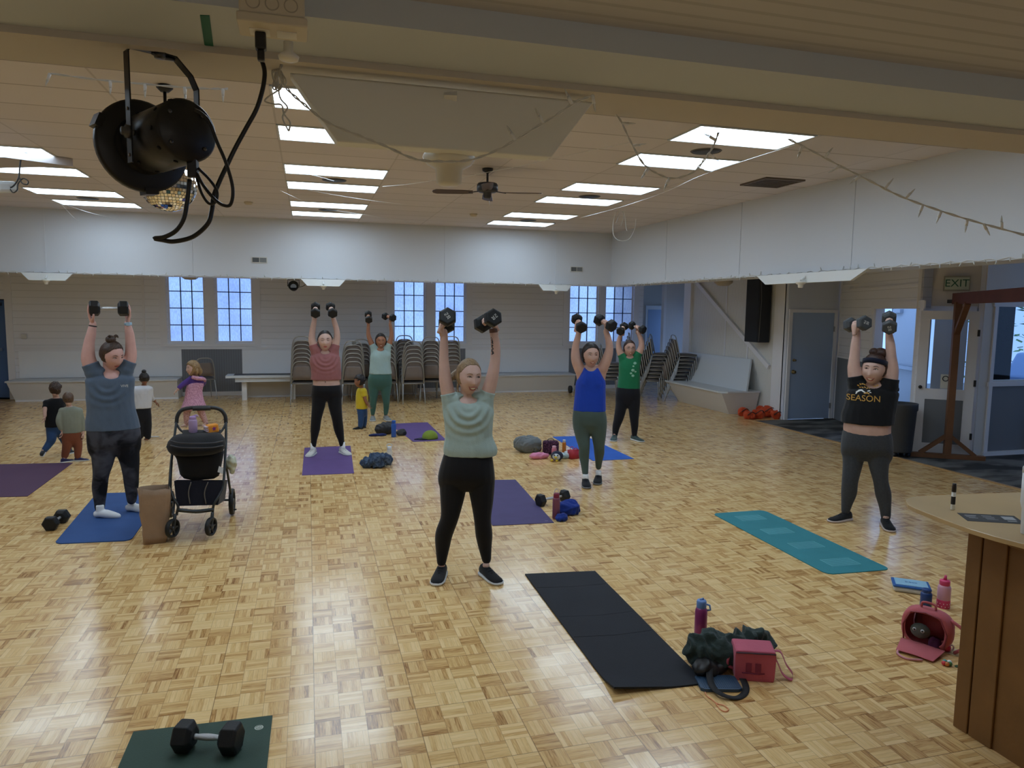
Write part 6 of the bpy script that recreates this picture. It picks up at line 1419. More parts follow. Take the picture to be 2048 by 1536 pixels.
# barbell at the wall
b = flo(1142, 786); o = thing('barbell', 'short barbell with black round plates on the floor at the wall', 'barbell', (b.x, b.y, 0), 0)
MB().lathe([(.02, -.05), (.085, -.05), (.09, -.04), (.09, .0), (.085, .01), (.02, .01)], 24, Tr((0, 0, .09)) @ Ry(pi/2) @ Rz(0)).build('plate', BLACK, o)
MB().tube([(-.02, 0, .09), (.42, .10, .09)], .013, 8).build('bar', CHL, o); MB().lathe([(.02, -.02), (.085, -.02), (.09, 0), (.085, .02), (.02, .02)], 24, Tr((.40, .10, .09)) @ Ry(pi/2)).build('plate', BLACK, o)
# wall plates
p = atY(708, 688, 17.03); o = thing('wall_outlet', 'small double outlet box on the wall behind the pale aqua woman', 'outlet', tuple(p), 0); MB().box((-.05, -.02, -.06), (.05, 0, .06)).build('plate', mat('grey_plate', S(168, 168, 164), .5), o); MB().box((-.03, -.03, -.055), (-.005, -.02, .0)).build('plug', BLACK, o)
p = atY(48, 673, 17.03); o = thing('wall_switch', 'pale switch plate on the wall next to the far blue door', 'switch', tuple(p), 0); MB().box((-.05, -.012, -.05), (.05, 0, .05)).build('plate', mat('pale_plate', S(206, 206, 202), .5), o)
# far blue door, ajar
o = thing('door_leaf', 'blue far door standing ajar at the picture edge, with push bar', 'door', (-5.96, 17.12, 0), radians(-14)); MB().box((-.9, -.02, .03), (0, .02, 2.04)).build('door_panel', mat('blue_door_paint', S(76, 108, 160), .45), o); MB().box((-.8, -.06, 1.0), (-.08, -.03, 1.06)).build('push_bar', mat('steel_bar', S(120, 140, 170), .3, .8), o)
MB().box((-.3, -.05, 1.93), (-.06, -.02, 1.99)).build('door_closer', mat('closer_dark', S(40, 50, 66), .4), o)
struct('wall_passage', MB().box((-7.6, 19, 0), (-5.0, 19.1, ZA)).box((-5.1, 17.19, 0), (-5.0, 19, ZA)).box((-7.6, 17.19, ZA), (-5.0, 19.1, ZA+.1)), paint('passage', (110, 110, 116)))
# speaker on the right wall
o = thing('wall_speaker', 'tall narrow black loudspeaker hung on the white side wall', 'speaker', (8.38, 12.2, 1.42), 0); MB().box((-.12, -.22, 0), (.14, .22, 1.22)).build('cabinet', mat('speaker_black', (.016, .018, .024), .6), o, bevel=.01)
MB().box((-.126, -.20, .02), (-.121, .20, 1.20)).build('grille', mat('speaker_cloth', (.02, .023, .03), .9), o); MB().tube([(-.10, -.225, .02), (-.08, -.226, .8), (-.1, -.225, 1.2)], .004, 5).build('cable', mat('grey_cable', S(130, 130, 130), .5), o)
MB().box((.14, -.1, .3), (.17, .1, .9)).build('bracket', BLACK, o)
# orange bags
OR = cloth('orange_vinyl', (196, 74, 38), .6, .3, 60)
for k, (x, y, s_) in enumerate(((1487, 832, .9), (1499, 838, .85), (1516, 837, 1.0), (1536, 834, 1.15), (1552, 838, .9), (1527, 829, 1.0))):
    lab = 'orange soft bag, %s of the six' % ('end one nearest the bench', 'second from the bench', 'third from the bench', 'largest one', 'end one nearest the blue door', 'one heaped behind the others')[k]
    ob = heap('orange_bag', lab, 'bag', (x, y), (.28*s_, .20*s_, .20*s_), OR, 60+k, 6, amp=.018, freq=8, group='orange bags')
    b = ob.location; MB().tube(catmull([(-.10*s_, -.06, .10*s_), (0, -.10*s_, .17*s_), (.10*s_, -.05, .11*s_)], 4), .008, 6).build('dark_trim', BLACK, ob).matrix_parent_inverse = Matrix()
# trash bin
bp = flo(1796, 912); q = PL(1796, 912); hh_ = (912-805)/q.pm; rr = 30/q.pm
o = thing('trash_bin', 'grey round trash bin on casters before the bright exit doorway', 'bin', (bp.x, bp.y, 0), 0); TG = mat('bin_grey', S(58, 62, 68), .55)
MB().lathe([(rr*.76, .07), (rr*.80, .09), (rr*.93, hh_*.86), (rr*.99, hh_*.88), (rr*.99, hh_*.98), (rr, hh_), (rr*.93, hh_), (rr*.9, hh_*.8), (rr*.7, .1)], 32).build('bin_body', TG, o)
for a in range(4): MB().lathe([(.004, -.015), (.035, -.014), (.035, .014), (.004, .015)], 14, Tr((rr*.6*cos(a*pi/2+.5), rr*.6*sin(a*pi/2+.5), .035)) @ Rx(pi/2)).build('caster', BLACK, o)
bp2 = flo(1790, 880) ; o = thing('trash_bin', 'black bin top showing behind the grey round bin', 'bin', (bp.x+.34, bp.y+.85, 0), -.35); MB().box((-.20, -.26, 0), (.20, .26, .84)).box((-.22, -.29, .84), (.22, .29, .92)).build('bin_body', BLACK, o, bevel=.03)
# inner half glazed door leaf
hp, fp = flo(1937, 915), flo(1822, 906); d = (fp-hp); ln = d.length; o = thing('inner_door', 'open white half-glazed inner door with grey lower panel behind the wooden stand', 'door', (hp.x, hp.y, 0), math.atan2(d.y, d.x))
m = MB(); t = .04; W = ln
for a in ((0, .02, W, .17), (0, 1.93, W, 2.05)): m.box((a[0], -.02, a[1]), (a[2], .02, a[3]))
m.box((0, -.02, .17), (.12, .02, 1.93)).box((W-.12, -.02, .17), (W, .02, 1.93)).box((.12, -.02, .80), (W-.12, .02, .95)); m.build('door_frame', TRIMW, o)
MB().box((.12, -.01, .17), (W-.12, .01, .80)).build('lower_panel', GREYP, o); MB().box((.12, -.004, .95), (W-.12, .004, 1.93)).build('glass', GLASS, o)
MB().sph((W-.05, .05, .97), .025).build('door_knob', BLACK, o)
sg = MB().box((W-.42, .006, .96), (W-.30, .010, 1.16)); so = sg.build('sticker', mat('sticker_white', S(210, 210, 200), .5), o)
sc_ = MB(); cc = V((W-.36, .012, 1.10)); sc_.tube([cc+V((.035*cos(a), 0, .035*sin(a))) for a in [2*pi*k/16 for k in range(16)]], .006, 6, closed=True); sc_.build('sticker_symbol', BLACK, so)
for z in (.3, 1.05, 1.75): MB().cbox((.0, .025, z), (.03, .015, .09)).build('hinge', BLACK, o)
# wooden arbor
AW = mat('arbor_wood', S(112, 76, 50), .6, var=.15, vs=5, bump=.15, bs=30); AWD = mat('arbor_beam', S(98, 52, 42), .6, var=.12, vs=5)
pb = flo(1893, 917); bd = V((-.545, -.84, 0)).normalized(); sd = V((.84, -.545, 0)).normalized()
o = thing('wooden_arbor', 'brown wooden arbor stand with cross beam and braced foot', 'arbor', (pb.x, pb.y, 0), 0)
MB().bar((0, 0, .05), (0, 0, 2.17), .085, .085, up=tuple(bd)).build('post', AW, o)
MB().bar(-bd*.22+V((0,0,2.22)), bd*3.9+V((0,0,2.22)), .05, .15).build('cross_beam', AWD, o)
MB().bar(V((0,0,1.72)), bd*.42+V((0,0,2.15)), .05, .07, up=tuple(sd)).build('brace', AW, o)
MB().bar(-sd*.46+V((0,0,.035)), sd*.46+V((0,0,.035)), .09, .06).build('foot', AW, o)
for q in (-1, 1): MB().bar(sd*q*.34+V((0,0,.06)), V((0,0,.34)), .05, .06, up=tuple(bd)).build('brace', AW, o)
m = MB()
for k in range(14): m.sph(bd*(.0+.18*k)+V((0,0,2.30))-sd*0, .006, nu=6, nv=4)
m.build('lights', mat('tiny_bulb', S(230, 230, 225), .3), o)
MB().bar(bd*3.7+V((0,0,.0)), bd*3.7+V((0,0,2.15)), .085, .085, up=tuple(bd)).build('post', AW, o)
# exit sign and name plate on the diagonal wall
pe = W2.at(1903)
def onwall(t, z, o=.03): return W2.p(t, o, z)
nrm = W2.n; xr = V((0,0,1)).cross(nrm).normalized()
ex = thing('exit_sign', 'EXIT sign with green letters above the half-glazed door', 'sign', tuple(onwall(pe, 2.33, .03)), 0); ex.rotation_euler = basis(xr, -nrm, (0,0,1)).to_euler()
MB().box((-.16, -.05, 0), (.16, 0, .21)).build('sign_box', mat('sign_beige', S(150, 148, 132), .5), ex); MB().box((-.145, -.054, .02), (.145, -.050, .19)).build('sign_face', mat('sign_face', S(186, 196, 178), .5), ex)
m = MB(); text_mesh(m, 'EXIT', .145, basis((1,0,0), (0,0,1), (0,-1,0), (0, -.0545, .105)), .001); m.build('lettering', mat('sign_green', S(26, 84, 62), .5), ex)
npl = thing('name_plate', 'narrow dark plate on the wall under the EXIT sign', 'sign', tuple(onwall(pe+.03, 2.16, .03)), 0); npl.rotation_euler = ex.rotation_euler; MB().box((-.13, -.012, 0), (.13, 0, .05)).build('plate', mat('plate_dark', S(60, 58, 60), .5), npl)
# outside the exit: white door leaf with push bar, dark open door and hedge beyond the side window
Wx = WallLine(W1.p(0, -1.1)[:2], W1.p(W1.L, -1.1)[:2]); k0, k1 = Wx.at(1784), Wx.at(1843)+.12
o = thing('exit_door', 'pale outer exit door with closer and push bar, lit by daylight', 'door', tuple(Wx.p(k0, 0, 0)), 0); o.rotation_euler = basis(Wx.d, Wx.n*-1, (0,0,1)).to_euler() if Wx.d.cross(Wx.n*-1).z > 0 else basis(Wx.d*-1, Wx.n*-1, (0,0,1)).to_euler()
sg_ = 1 if Wx.d.cross(Wx.n*-1).z > 0 else -1; kl = k1-k0
def ex_box(a, b, y0, y1, z0, z1): x0, x1 = sorted((a*sg_, b*sg_)); return MB().box((x0, y0, z0), (x1, y1, z1))
ex_box(0, kl, -.02, .02, .02, 2.3).build('door_panel', mat('outer_door', S(232, 236, 240), .5), o); ex_box(.05, kl-.2, -.10, -.05, 1.0, 1.06).build('push_bar', mat('bar_alu', S(190, 196, 204), .3, .6), o)
ex_box(.10, .42, -.08, -.02, 2.02, 2.09).build('door_closer', MATS['bar_alu'], o); ex_box(-.05, .0, -.03, .03, .02, 2.3).build('door_edge', mat('dark_edge', S(50, 60, 60), .5), o)
xa_, xb_ = atY(1960, 700, 8.5).x, atY(2022, 700, 8.5).x
o = thing('open_door', 'dark outer door leaf standing open beyond the side window', 'door', (xa_, 8.5, 0), 0); MB().box((0, -.02, .0), (xb_-xa_, .02, 2.3)).build('door_panel', mat('dark_door', S(14, 14, 15), .8, spec=.1), o)
hg = MB(); rnd = random.Random(9)
c0 = V((16.2, 12.6, 1.2))
for k in range(260):
    p = c0+V((rnd.uniform(-1.3, 1.3), rnd.uniform(-.8, 1.6), rnd.uniform(-1.1, 1.6))); a = rnd.uniform(0, 6); e = V((cos(a), sin(a), rnd.uniform(-.5, .5)))*rnd.uniform(.08, .16); s2 = V((-e.y, e.x, rnd.uniform(-.05, .05)))*.5
    hg.add([p-e, p+s2, p+e, p-s2], [(0, 1, 2, 3)])
o = hg.build('hedge', blotch('hedge_leaf', (70, 110, 50), (150, 180, 110), 8)); tag(o, 'green hedge outside, seen through the side window', 'hedge')
o = thing('parked_car', 'pale blue-grey car seen in a slit through the side window', 'car', (12.9, 9.5, 0), radians(20)); MB().prism([(-1.2, .3), (1.2, .3), (1.2, .9), (.7, .95), (.4, 1.35), (-.7, 1.35), (-1.2, .95)], -.6, .6, Rx(pi/2)).build('car_body', mat('car_paint', S(130, 160, 200), .3), o, bevel=.05)
for x in (-.75, .75):
    for y in (-.58, .58): MB().lathe([(.02, -.08), (.28, -.08), (.3, 0), (.28, .08), (.02, .08)], 20, Tr((x, y, .3)) @ Rx(pi/2)).build('wheel', BLACK, o)
# ---------------- counter
CW = mat('counter_top', S(180, 152, 108), .38, var=.08, vs=3, coat=.3); CB = mat('counter_body', S(118, 82, 42), .5, var=.14, vs=4, bump=.1, bs=40)
o = thing('counter', 'wooden counter with a light plywood top and brown panelled side', 'counter', (3.3, 2.3, 0), 0, world=True); zc = 1.07
tp = flo(1813, 1002, zc); xa = flo(1940, 1060, zc); 
pts = [(lambda p_: (p_.x, p_.y))(flo(x, y, zc)) for x, y in ((1811, 1001), (1815, 996), (1826, 993), (1850, 991), (2048, 984))] + [(4.6, tp.y+.02), (4.6, 1.2)] + [(lambda p_: (p_.x, p_.y))(flo(x, y, zc)) for x, y in ((2140, 1115), (2048, 1088), (1990, 1073), (1940, 1058), (1880, 1036), (1832, 1017), (1816, 1009))]
MB().prism(pts, zc-.022, zc).build('countertop', CW, o, bevel=.003)
MB().prism([(p[0]+.001, p[1]) for p in pts], zc-.014, zc-.010).build('ply_line', mat('ply_dark', S(120, 80, 44), .6), o)
bx0 = atX(1941, 1066, 0+3.02); xb = 3.02; yb = min(bx0.y, tp.y-.05)
MB().box((xb, 1.2, 0), (4.6, yb, zc-.022)).build('counter_body', CB, o)
m = MB(); m.box((xb-.014, yb-.075, 0), (xb, yb, zc-.022)); m.box((xb-.012, yb-.20, 0), (xb, yb-.082, zc-.022)); m.box((xb-.012, 1.2, zc-.10), (xb, yb-.2, zc-.022)); m.build('side_stile', CB, o, bevel=.004)
ct = lambda x, y: flo(x, y, zc)
p = ct(1905, 1019); o = thing('marker', 'white marker pen with dark cap standing upright on the counter', 'marker', tuple(p), 0); k_ = 1/(FPX/((p-CAM).dot(FW)))
MB().lathe([(.009, 0), (.0095, .002), (.0095, 36*k_)], 16).build('marker_body', WHITEP, o); MB().lathe([(.0098, 36*k_), (.0098, 47*k_), (.0085, 50*k_), (.0085, 53*k_)], 16).build('cap', mat('brown_cap', S(38, 28, 26), .4), o); MB().lathe([(.0097, 11*k_), (.0097, 27*k_)], 16, cap=False).build('marker_label', mat('label_black', S(34, 34, 36), .5), o)
a, b, c_, d_ = [ct(x, y)+V((0,0,.0012)) for x, y in ((1914, 1026), (2028, 1032), (2052, 1049), (1935, 1042))]
o = thing('flyer', 'black printed flyer lying on the counter between marker and white tumbler', 'flyer', tuple(a), 0, world=True); m = MB(); m.add([a, b, c_, d_, a-V((0,0,.001)), b-V((0,0,.001)), c_-V((0,0,.001)), d_-V((0,0,.001))], [(0,1,2,3),(7,6,5,4),(0,4,5,1),(1,5,6,2),(2,6,7,3),(3,7,4,0)]); m.build('sheet', mat('flyer_black', S(34, 36, 40), .45), o)
def fl(u, v): return (a.lerp(b, u)).lerp(d_.lerp(c_, u), v)+V((0,0,.0006))
m = MB()
for k, (u0, u1, v0, v1) in enumerate(((.08, .28, .25, .34), (.08, .24, .42, .48), (.10, .26, .56, .62), (.38, .56, .2, .26), (.38, .58, .36, .42), (.40, .56, .52, .58), (.40, .6, .66, .70), (.72, .93, .2, .6), (.74, .9, .7, .8))): m.add([fl(u0, v0), fl(u1, v0), fl(u1, v1), fl(u0, v1)], [(0, 1, 2, 3)])
m.build('print_lines', mat('flyer_print', S(150, 152, 154), .5), o)
p = ct(2056, 1068); o = thing('tumbler', 'white insulated tumbler at the picture edge on the counter', 'tumbler', tuple(p), 0); k_ = 1/(FPX/((p-CAM).dot(FW))); hT = 138*k_
MB().lathe([(.026, 0), (.0275, .002), (.030, hT*.36), (.033, hT*.40), (.037, hT*.46), (.038, hT*.93)], 28).build('tumbler_body', mat('tumbler_white', S(214, 216, 218), .35), o); MB().lathe([(.039, hT*.90), (.0395, hT*.97), (.034, hT)], 28).build('lid', mat('tumbler_lid', S(190, 194, 198), .3), o)
# ---------------- stroller, paper bag
q = PL(385, 1075); o = thing('stroller', 'black pushchair with its hood down, grey frame and four wheels', 'stroller', tuple(q.B), 0, world=True)
FRM = mat('stroller_frame', S(52, 56, 58), .35, .5); STB = cloth('stroller_cloth', (18, 18, 21), .8, .2, 120)
def tb(name, pts, r, m_=FRM, sub=5): return MB().tube(catmull([q.P(*p) for p in pts], sub), r, 10).build(name, m_, o)
tb('handlebar', [(353, 846, -.34), (355, 832, -.34), (364, 820, -.34), (385, 815.5, -.34), (421, 815, -.34), (440, 819, -.34), (450, 831, -.34), (452, 846, -.34)], .017, mat('handle_grip', (.02, .02, .021), .55))
tb('frame_tube', [(353, 842, -.34), (348, 880, -.24), (343, 920, -.12), (340, 955, -.03), (340, 975, .0), (347, 996, .04), (356, 1012, .06), (353, 1030, .05)], .011)
tb('frame_tube', [(452, 842, -.34), (452, 880, -.24), (450, 920, -.12), (448, 955, -.03), (445, 975, 0), (437, 993, .04), (428, 1008, .06), (425, 1028, .05)], .011)
tb('frame_tube', [(343, 925, -.12), (341, 960, -.3), (341, 1000, -.60)], .011); tb('frame_tube', [(450, 925, -.12), (455, 945, -.3), (463, 1000, -.60)], .011)
tb('cross_bar', [(356, 1020, .06), (392, 1023, .06), (428, 1019, .06)], .016); tb('cross_bar', [(342, 1000, -.60), (463, 1000, -.60)], .010)
tb('handle_hub', [(385, 817, -.335), (421, 816.5, -.335)], .021, MATS['handle_grip'])
def wheel(x, y, r, dd, w_=.035, yaw=0):
    c = q.P(x, y, dd); ax = (q.rt*cos(yaw)+q.n*sin(yaw)).normalized(); X, Y, Z = frame_z(ax); M_ = basis(X, Y, Z, c)
    wo = MB().lathe([(r*.80, -w_*.5), (r*.95, -w_*.5), (r, -w_*.25), (r, w_*.25), (r*.95, w_*.5), (r*.80, w_*.5), (r*.78, w_*.2), (r*.78, -w_*.2), (r*.80, -w_*.5)], 32, M_, cap=False).build('wheel', RUB, o)
    m = MB(); m.lathe([(r*.22, -w_*.5), (r*.25, -w_*.4), (r*.25, w_*.4), (r*.22, w_*.5)], 16, M_)
    for k in range(5): a = 2*pi*k/5; m.bar(M_ @ V((0, 0, 0)), M_ @ V((r*.80*cos(a), r*.80*sin(a), 0)), .020, .014)
    m.build('hub', mat('hub_grey', S(60, 62, 64), .4, .4), wo)
wheel(345, 1056.5, .080, .10, .036, .6); wheel(422, 1053, .080, .10, .036, .5); wheel(464, 1003, .125, -.60, .04, .15); wheel(341, 1008, .125, -.60, .04, .15)
for x, y in ((347, 1038), (422, 1035)): tb('fork', [(x+3, y-10, .07), (x+2, y+2, .09), (x, y+18, .10)], .014)
# seat shell, hood, basket
m = MB(); R = []
for y, xl, xr, r_, dd in ((905, 352, 446, .30, -.10), (915, 357, 444, .34, -.10), (930, 360, 441, .36, -.10), (945, 363, 439, .36, -.10), (953, 370, 436, .34, -.10), (958, 385, 428, .25, -.10)):
    c = q.P((xl+xr)/2, y, dd); h = (xr-xl)/2/q.pm; R.append([c+q.rt*h*abs(cos(a))**.6*(1 if cos(a) > 0 else -1)+q.n*h*r_*1.4*abs(sin(a))**.7*(1 if sin(a) > 0 else -1) for a in [2*pi*k/24 for k in range(24)]])
m.rings(R); m.build('seat_back', STB, o)
m = MB(); R = []
for y, xl, xr, r_, dd in ((867, 358, 432, .5, -.16), (871, 349, 440, .6, -.14), (880, 341, 446, .7, -.12), (890, 338, 448, .75, -.10), (898, 341, 446, .75, -.09), (904, 346, 443, .65, -.09), (908, 354, 438, .5, -.09)):
    c = q.P((xl+xr)/2, y, dd); h = (xr-xl)/2/q.pm; R.append([c+q.rt*h*cos(a)+q.n*h*r_*sin(a) for a in [2*pi*k/28 for k in range(28)]])
m.rings(R); m.build('hood', STB, o)
m = MB()
for y in (893, 884): m.tube(catmull([q.P(x, y+dy, d) for x, dy, d in ((341, -2, .0), (360, 2, .13), (393, 3, .17), (425, 2, .13), (446, -2, .0))], 4), .006, 6)
m.build('hood_seam', mat('seam_grey', (.035, .035, .04), .7), o)
m = MB(); m.add([q.P(348, 962, .0), q.P(446, 962, .0), q.P(436, 1010, .05), (q.P(356, 1012, .05)), q.P(352, 960, -.5), q.P(455, 960, -.5), q.P(450, 1000, -.5), q.P(352, 1002, -.5)], [(0,1,2,3),(7,6,5,4),(3,2,6,7),(0,3,7,4),(1,5,6,2)]); bk_ = m.build('basket', cloth('basket_cloth', (20, 21, 32), .85), o); md = bk_.modifiers.new('t', 'SOLIDIFY'); md.thickness = .004
for x0, x1 in ((382, 380), (416, 412)): tb('basket_strap', [(x0, 964, .01), (x1-3, 985, .035), (x1, 1008, .055)], .005, mat('strap_grey', S(90, 84, 76), .6))
m = MB(); m.add([q.P(366, 866, -.28), q.P(442, 866, -.28), q.P(440, 876, -.14), q.P(364, 876, -.14)], [(0, 1, 2, 3)]); tr = m.build('parent_tray', STB, o); md = tr.modifiers.new('t', 'SOLIDIFY'); md.thickness = .03
tb('tray_arm', [(353, 848, -.33), (361, 860, -.30), (372, 868, -.26)], .010, MATS['handle_grip']); tb('tray_arm', [(452, 846, -.33), (446, 858, -.30), (438, 868, -.26)], .010, MATS['handle_grip'])
tb('brake_lever', [(466, 1019, -.60), (472, 1019, -.56)], .008, MATS['handle_grip'])
c = q.P(462, 925, -.25); me = voxmesh(MB().sph(c, (.05, .04, .07)).sph(c+V((.01,.0,-.05)), (.03, .03, .05)), .006, 1, (), lambda co, n_: .012*noise.noise(co*30)); link_mesh(me, 'hanging_cloth', mat('cream_cloth', S(188, 190, 170), .9), o)
m = MB(); m.add([q.P(438, 932, .0), q.P(447, 936, .0), q.P(446, 948, .01), q.P(435, 944, .01)], [(0, 1, 2, 3)]); tg2 = m.build('care_tag', mat('tag_white', S(190, 192, 194), .6), o); md = tg2.modifiers.new('t', 'SOLIDIFY'); md.thickness = .002
bp = q.P(386.5, 866, -.22); b_ = bottle('water_bottle', 'lilac water bottle with clip lid standing in the pushchair tray', None, .155, .036, mat('lilac_metal', S(168, 142, 176), .4), mat('lilac_lid', S(172, 140, 188), .4), loc=bp); MB().tube([(-.01, 0, .145), (.03, 0, .158), (.045, 0, .145)], .008, 6).build('carry_loop', MATS['lilac_lid'], b_)
bp = q.P(425, 865, -.22); o = thing('soft_block', 'orange soft cube book with purple star in the pushchair tray', 'toy', tuple(bp+V((0,0,.0))), math.atan2(q.n.y, q.n.x)+pi/2+.25)
MB().box((-.045, -.04, .0), (.05, .04, .075), Ry(-.12)).build('cube', mat('orange_soft', S(222, 142, 40), .7), o, bevel=.012)
m = MB()
for k in range(4): m.box((-.060, -.041, .006+.018*k), (-.038, .041, .014+.018*k), Ry(-.12))
m.build('page_edges', mat('stripe_white', S(210, 190, 200), .7), o)
m = MB(); st = [(.022*(1 if k % 2 == 0 else .42)*cos(pi/2+k*pi/5), .022*(1 if k % 2 == 0 else .42)*sin(pi/2+k*pi/5)) for k in range(10)]
m.prism(st, 0, .003, Ry(-.12) @ basis((1,0,0), (0,0,1), (0,-1,0), (.008, -.040, .04))); m.build('star', mat('star_purple', S(124, 44, 130), .6), o)
q = PL(308, 1083); o = thing('paper_bag', 'crumpled brown paper grocery bag standing open beside the pushchair', 'bag', tuple(q.B), 0, world=True)
m = MB(); R = []; N_ = 40
for j, (y, xl, xr) in enumerate(((1081, 289.5, 333), (1070, 288.5, 333), (1050, 286, 334), (1030, 284, 335), (1010, 283, 336), (990, 281, 336.5), (975, 280, 337))):
    c = q.P((xl+xr)/2, y, 0); h = (xr-xl)/2/q.pm; row = []
    for k in range(N_):
        a = 2*pi*k/N_; ca, sa = cos(a), sin(a); e = .22
        x_ = h*(abs(ca)**e)*(1 if ca > 0 else -1); y_ = .075*(abs(sa)**e)*(1 if sa > 0 else -1); nz_ = .018*noise.noise(V((x_*14, y_*14, j*1.3)))+.010*noise.noise(V((x_*40, y_*30, j*3)))
        z_ = .018*noise.noise(V((x_*20, y_*20, 7))) if j == 6 else 0
        row.append(c + q.rt*(x_+nz_) + q.n*(y_+nz_) + V((0, 0, z_)))
    R.append(row)
for p_ in R[0]: p_.z = .002
m.rings(R, cap=False); m.smooth = False; m.add(R[0], [tuple(range(N_))]); bb = m.build('bag_body', mat('kraft_paper', S(148, 122, 98), .75, bump=.5, bs=18, var=.08, vs=10), o); md = bb.modifiers.new('t', 'SOLIDIFY'); md.thickness = .002
# ================================================================ ceiling fixtures
# ceiling fan
fx = atD(975, 350, 8.5); fx = V((fx.x, fx.y, ZC)); o = thing('ceiling_fan', 'dark ceiling fan with four blades hanging from the tiled ceiling', 'ceiling fan', tuple(fx), 0)
FB = mat('fan_black', (.02, .02, .022), .4); FBL = mat('fan_blade_wood', S(74, 54, 46), .45, bump=.05, bs=20)
MB().lathe([(.0, 0), (.065, -.002), (.06, -.03), (.02, -.05), (.013, -.06), (.013, -.16), (.03, -.17)], 20).build('downrod', FB, o)
MB().lathe([(.03, -.165), (.11, -.17), (.125, -.19), (.125, -.255), (.10, -.275), (.05, -.28), (.05, -.33), (.035, -.345), (.0, -.348)], 28).build('motor', FB, o)
for k in range(4):
    a = -YAW+radians(2+90*k); M_ = Rz(a) @ Tr((0, 0, -.275)) @ Rx(radians(10)); m = MB()
    m.prism([(.17, -.045), (.30, -.062), (.60, -.068), (.64, -.04), (.65, 0), (.64, .04), (.60, .068), (.30, .062), (.17, .045)], -.004, .004, M_); b_ = m.build('blade', FBL, o)
    m = MB(); m.bar(Rz(a) @ V((.08, 0, -.262)), Rz(a) @ V((.22, 0, -.282)), .03, .008); m.build('blade_iron', FB, b_)
MB().tube([(.02, -.02, -.34), (.02, -.02, -.43)], .002, 5).build('pull_chain', CHROME, o)
# round black grilles between the lamps
for i, (x, y, lab) in enumerate(((.36, 9.90, 'middle column, nearer pair'), (.36, 12.95, 'middle column, farther pair'), (3.97, 10.0, 'right column, nearer pair'), (3.97, 13.05, 'right column, farther pair'), (3.97, 6.8, 'right column between the large front lamps'), (-3.30, 12.95, 'left column, farther pair'))):
    o = thing('ceiling_grille', 'round dark ceiling grille of the '+lab, 'grille', (x, y, ZC), 0, 'round ceiling grilles')
    MB().lathe([(.0, -.012), (.05, -.013), (.10, -.012), (.135, -.006), (.14, 0)], 28).build('grille_disc', BLACK, o); MB().lathe([(.14, 0), (.15, -.008), (.16, 0)], 28, cap=False).build('ring', mat('ring_grey', S(90, 84, 78), .5), o)
vq = [flo(*p, ZC) for p in ((1490, 367), (1545, 373), (1603, 360), (1540, 355))]; vc = sum(vq, V())/4
o = thing('air_vent', 'square louvred air vent in the ceiling near the right soffit', 'vent', tuple(vc), 0)
m = MB(); m.box((-.28, -.28, -.02), (-.25, .28, 0)).box((.25, -.28, -.02), (.28, .28, 0)).box((-.25, -.28, -.02), (.25, -.25, 0)).box((-.25, .25, -.02), (.25, .28, 0)); m.build('vent_frame', mat('vent_brown', S(96, 82, 70), .5), o)
m = MB(); m.box((-.25, -.25, -.004), (.25, .25, -.001)); m.build('vent_back', mat('vent_dark', S(30, 26, 24), .7), o)
m = MB()
for k in range(6): m.box((-.25, -.23+k*.085, -.016), (.25, -.195+k*.085, -.010))
m.build('louvres', MATS['vent_brown'], o)
for x, y, lab in ((947, 428, 'between the middle and right lamp columns'), (497, 404, 'left of the middle lamp column')):
    p = flo(x, y, ZC); o = thing('smoke_detector', 'small smoke detector on the ceiling '+lab.replace('left of', 'beside'), 'smoke detector', tuple(p), 0); MB().lathe([(.0, -.045), (.05, -.04), (.065, -.02), (.07, 0)], 20).build('detector_body', mat('detector_cream', S(196, 184, 160), .5), o)
for x, lab in ((519, 'above the first window pair'), (1153, 'near the corner above the third window pair')):
    p = atY(x, 520 if x < 600 else 538.5, SY-.004); o = thing('wall_grille', 'small double vent grille in the far soffit '+lab, 'grille', tuple(p), 0, 'soffit vent grilles')
    MB().box((-.14, -.012, -.055), (.14, 0, .055)).build('grille_plate', mat('grille_white', S(206, 204, 196), .5), o)
    m = MB(); m.box((-.125, -.015, -.042), (-.006, -.012, .042)); m.build('grille_dark', mat('grille_dark', S(86, 90, 92), .6), o); m = MB(); m.box((.006, -.015, -.042), (.125, -.012, .042)); m.build('grille_light', mat('grille_mid', S(122, 126, 128), .6), o)
# white trapezoid light shields under the soffits
TRY = mat('shield_white', S(226, 228, 226), .5)
def shield(label, c, ax, out, wt, wb, h, th=.05, sock=True, fig=0.0):
    # c: middle of the top edge, ax: along the soffit, out: towards the room
    c, ax, out = V(c), V(ax), V(out); o = thing('light_shield', label, 'light shield', tuple(c), 0, 'white light shields under the soffits', world=True); m = MB(); dn = V((0, 0, -h))
    f = [c-ax*wt/2+out*.0, c+ax*wt/2, c+ax*(wb/2)+dn+out*.02, c-ax*(wb/2)+dn+out*.02]; b = [p+out*th for p in f]
    b = [b[0]-ax*.0, b[1], b[2], b[3]]
    m.add(f+b, [(0,1,2,3),(7,6,5,4),(0,4,5,1),(1,5,6,2),(2,6,7,3),(3,7,4,0)]); m.build('shield_board', TRY, o, bevel=.003)
    if sock:
        s_ = c+dn+out*(th+.07)+ax*fig
        MB().lathe([(.0, .012), (.062, .010), (.066, .002), (.056, -.014), (.034, -.026), (.031, -.060), (.022, -.066), (0, -.067)], 24, Tr(s_)).build('lamp_holder', mat('porcelain', S(222, 218, 204), .35), o)
        MB().bar(s_+V((0, 0, .03)), c-out*.0+V((0,0,-.01)), .03, .02).build('holder_arm', TRY, o)
    return o
shield('white light shield hanging from the near beam, seen from its shaded back', (.325, 1.70, ZB-.010), (1, 0, 0), (0, 1, 0), .71, .51, .135, .05, fig=.02)
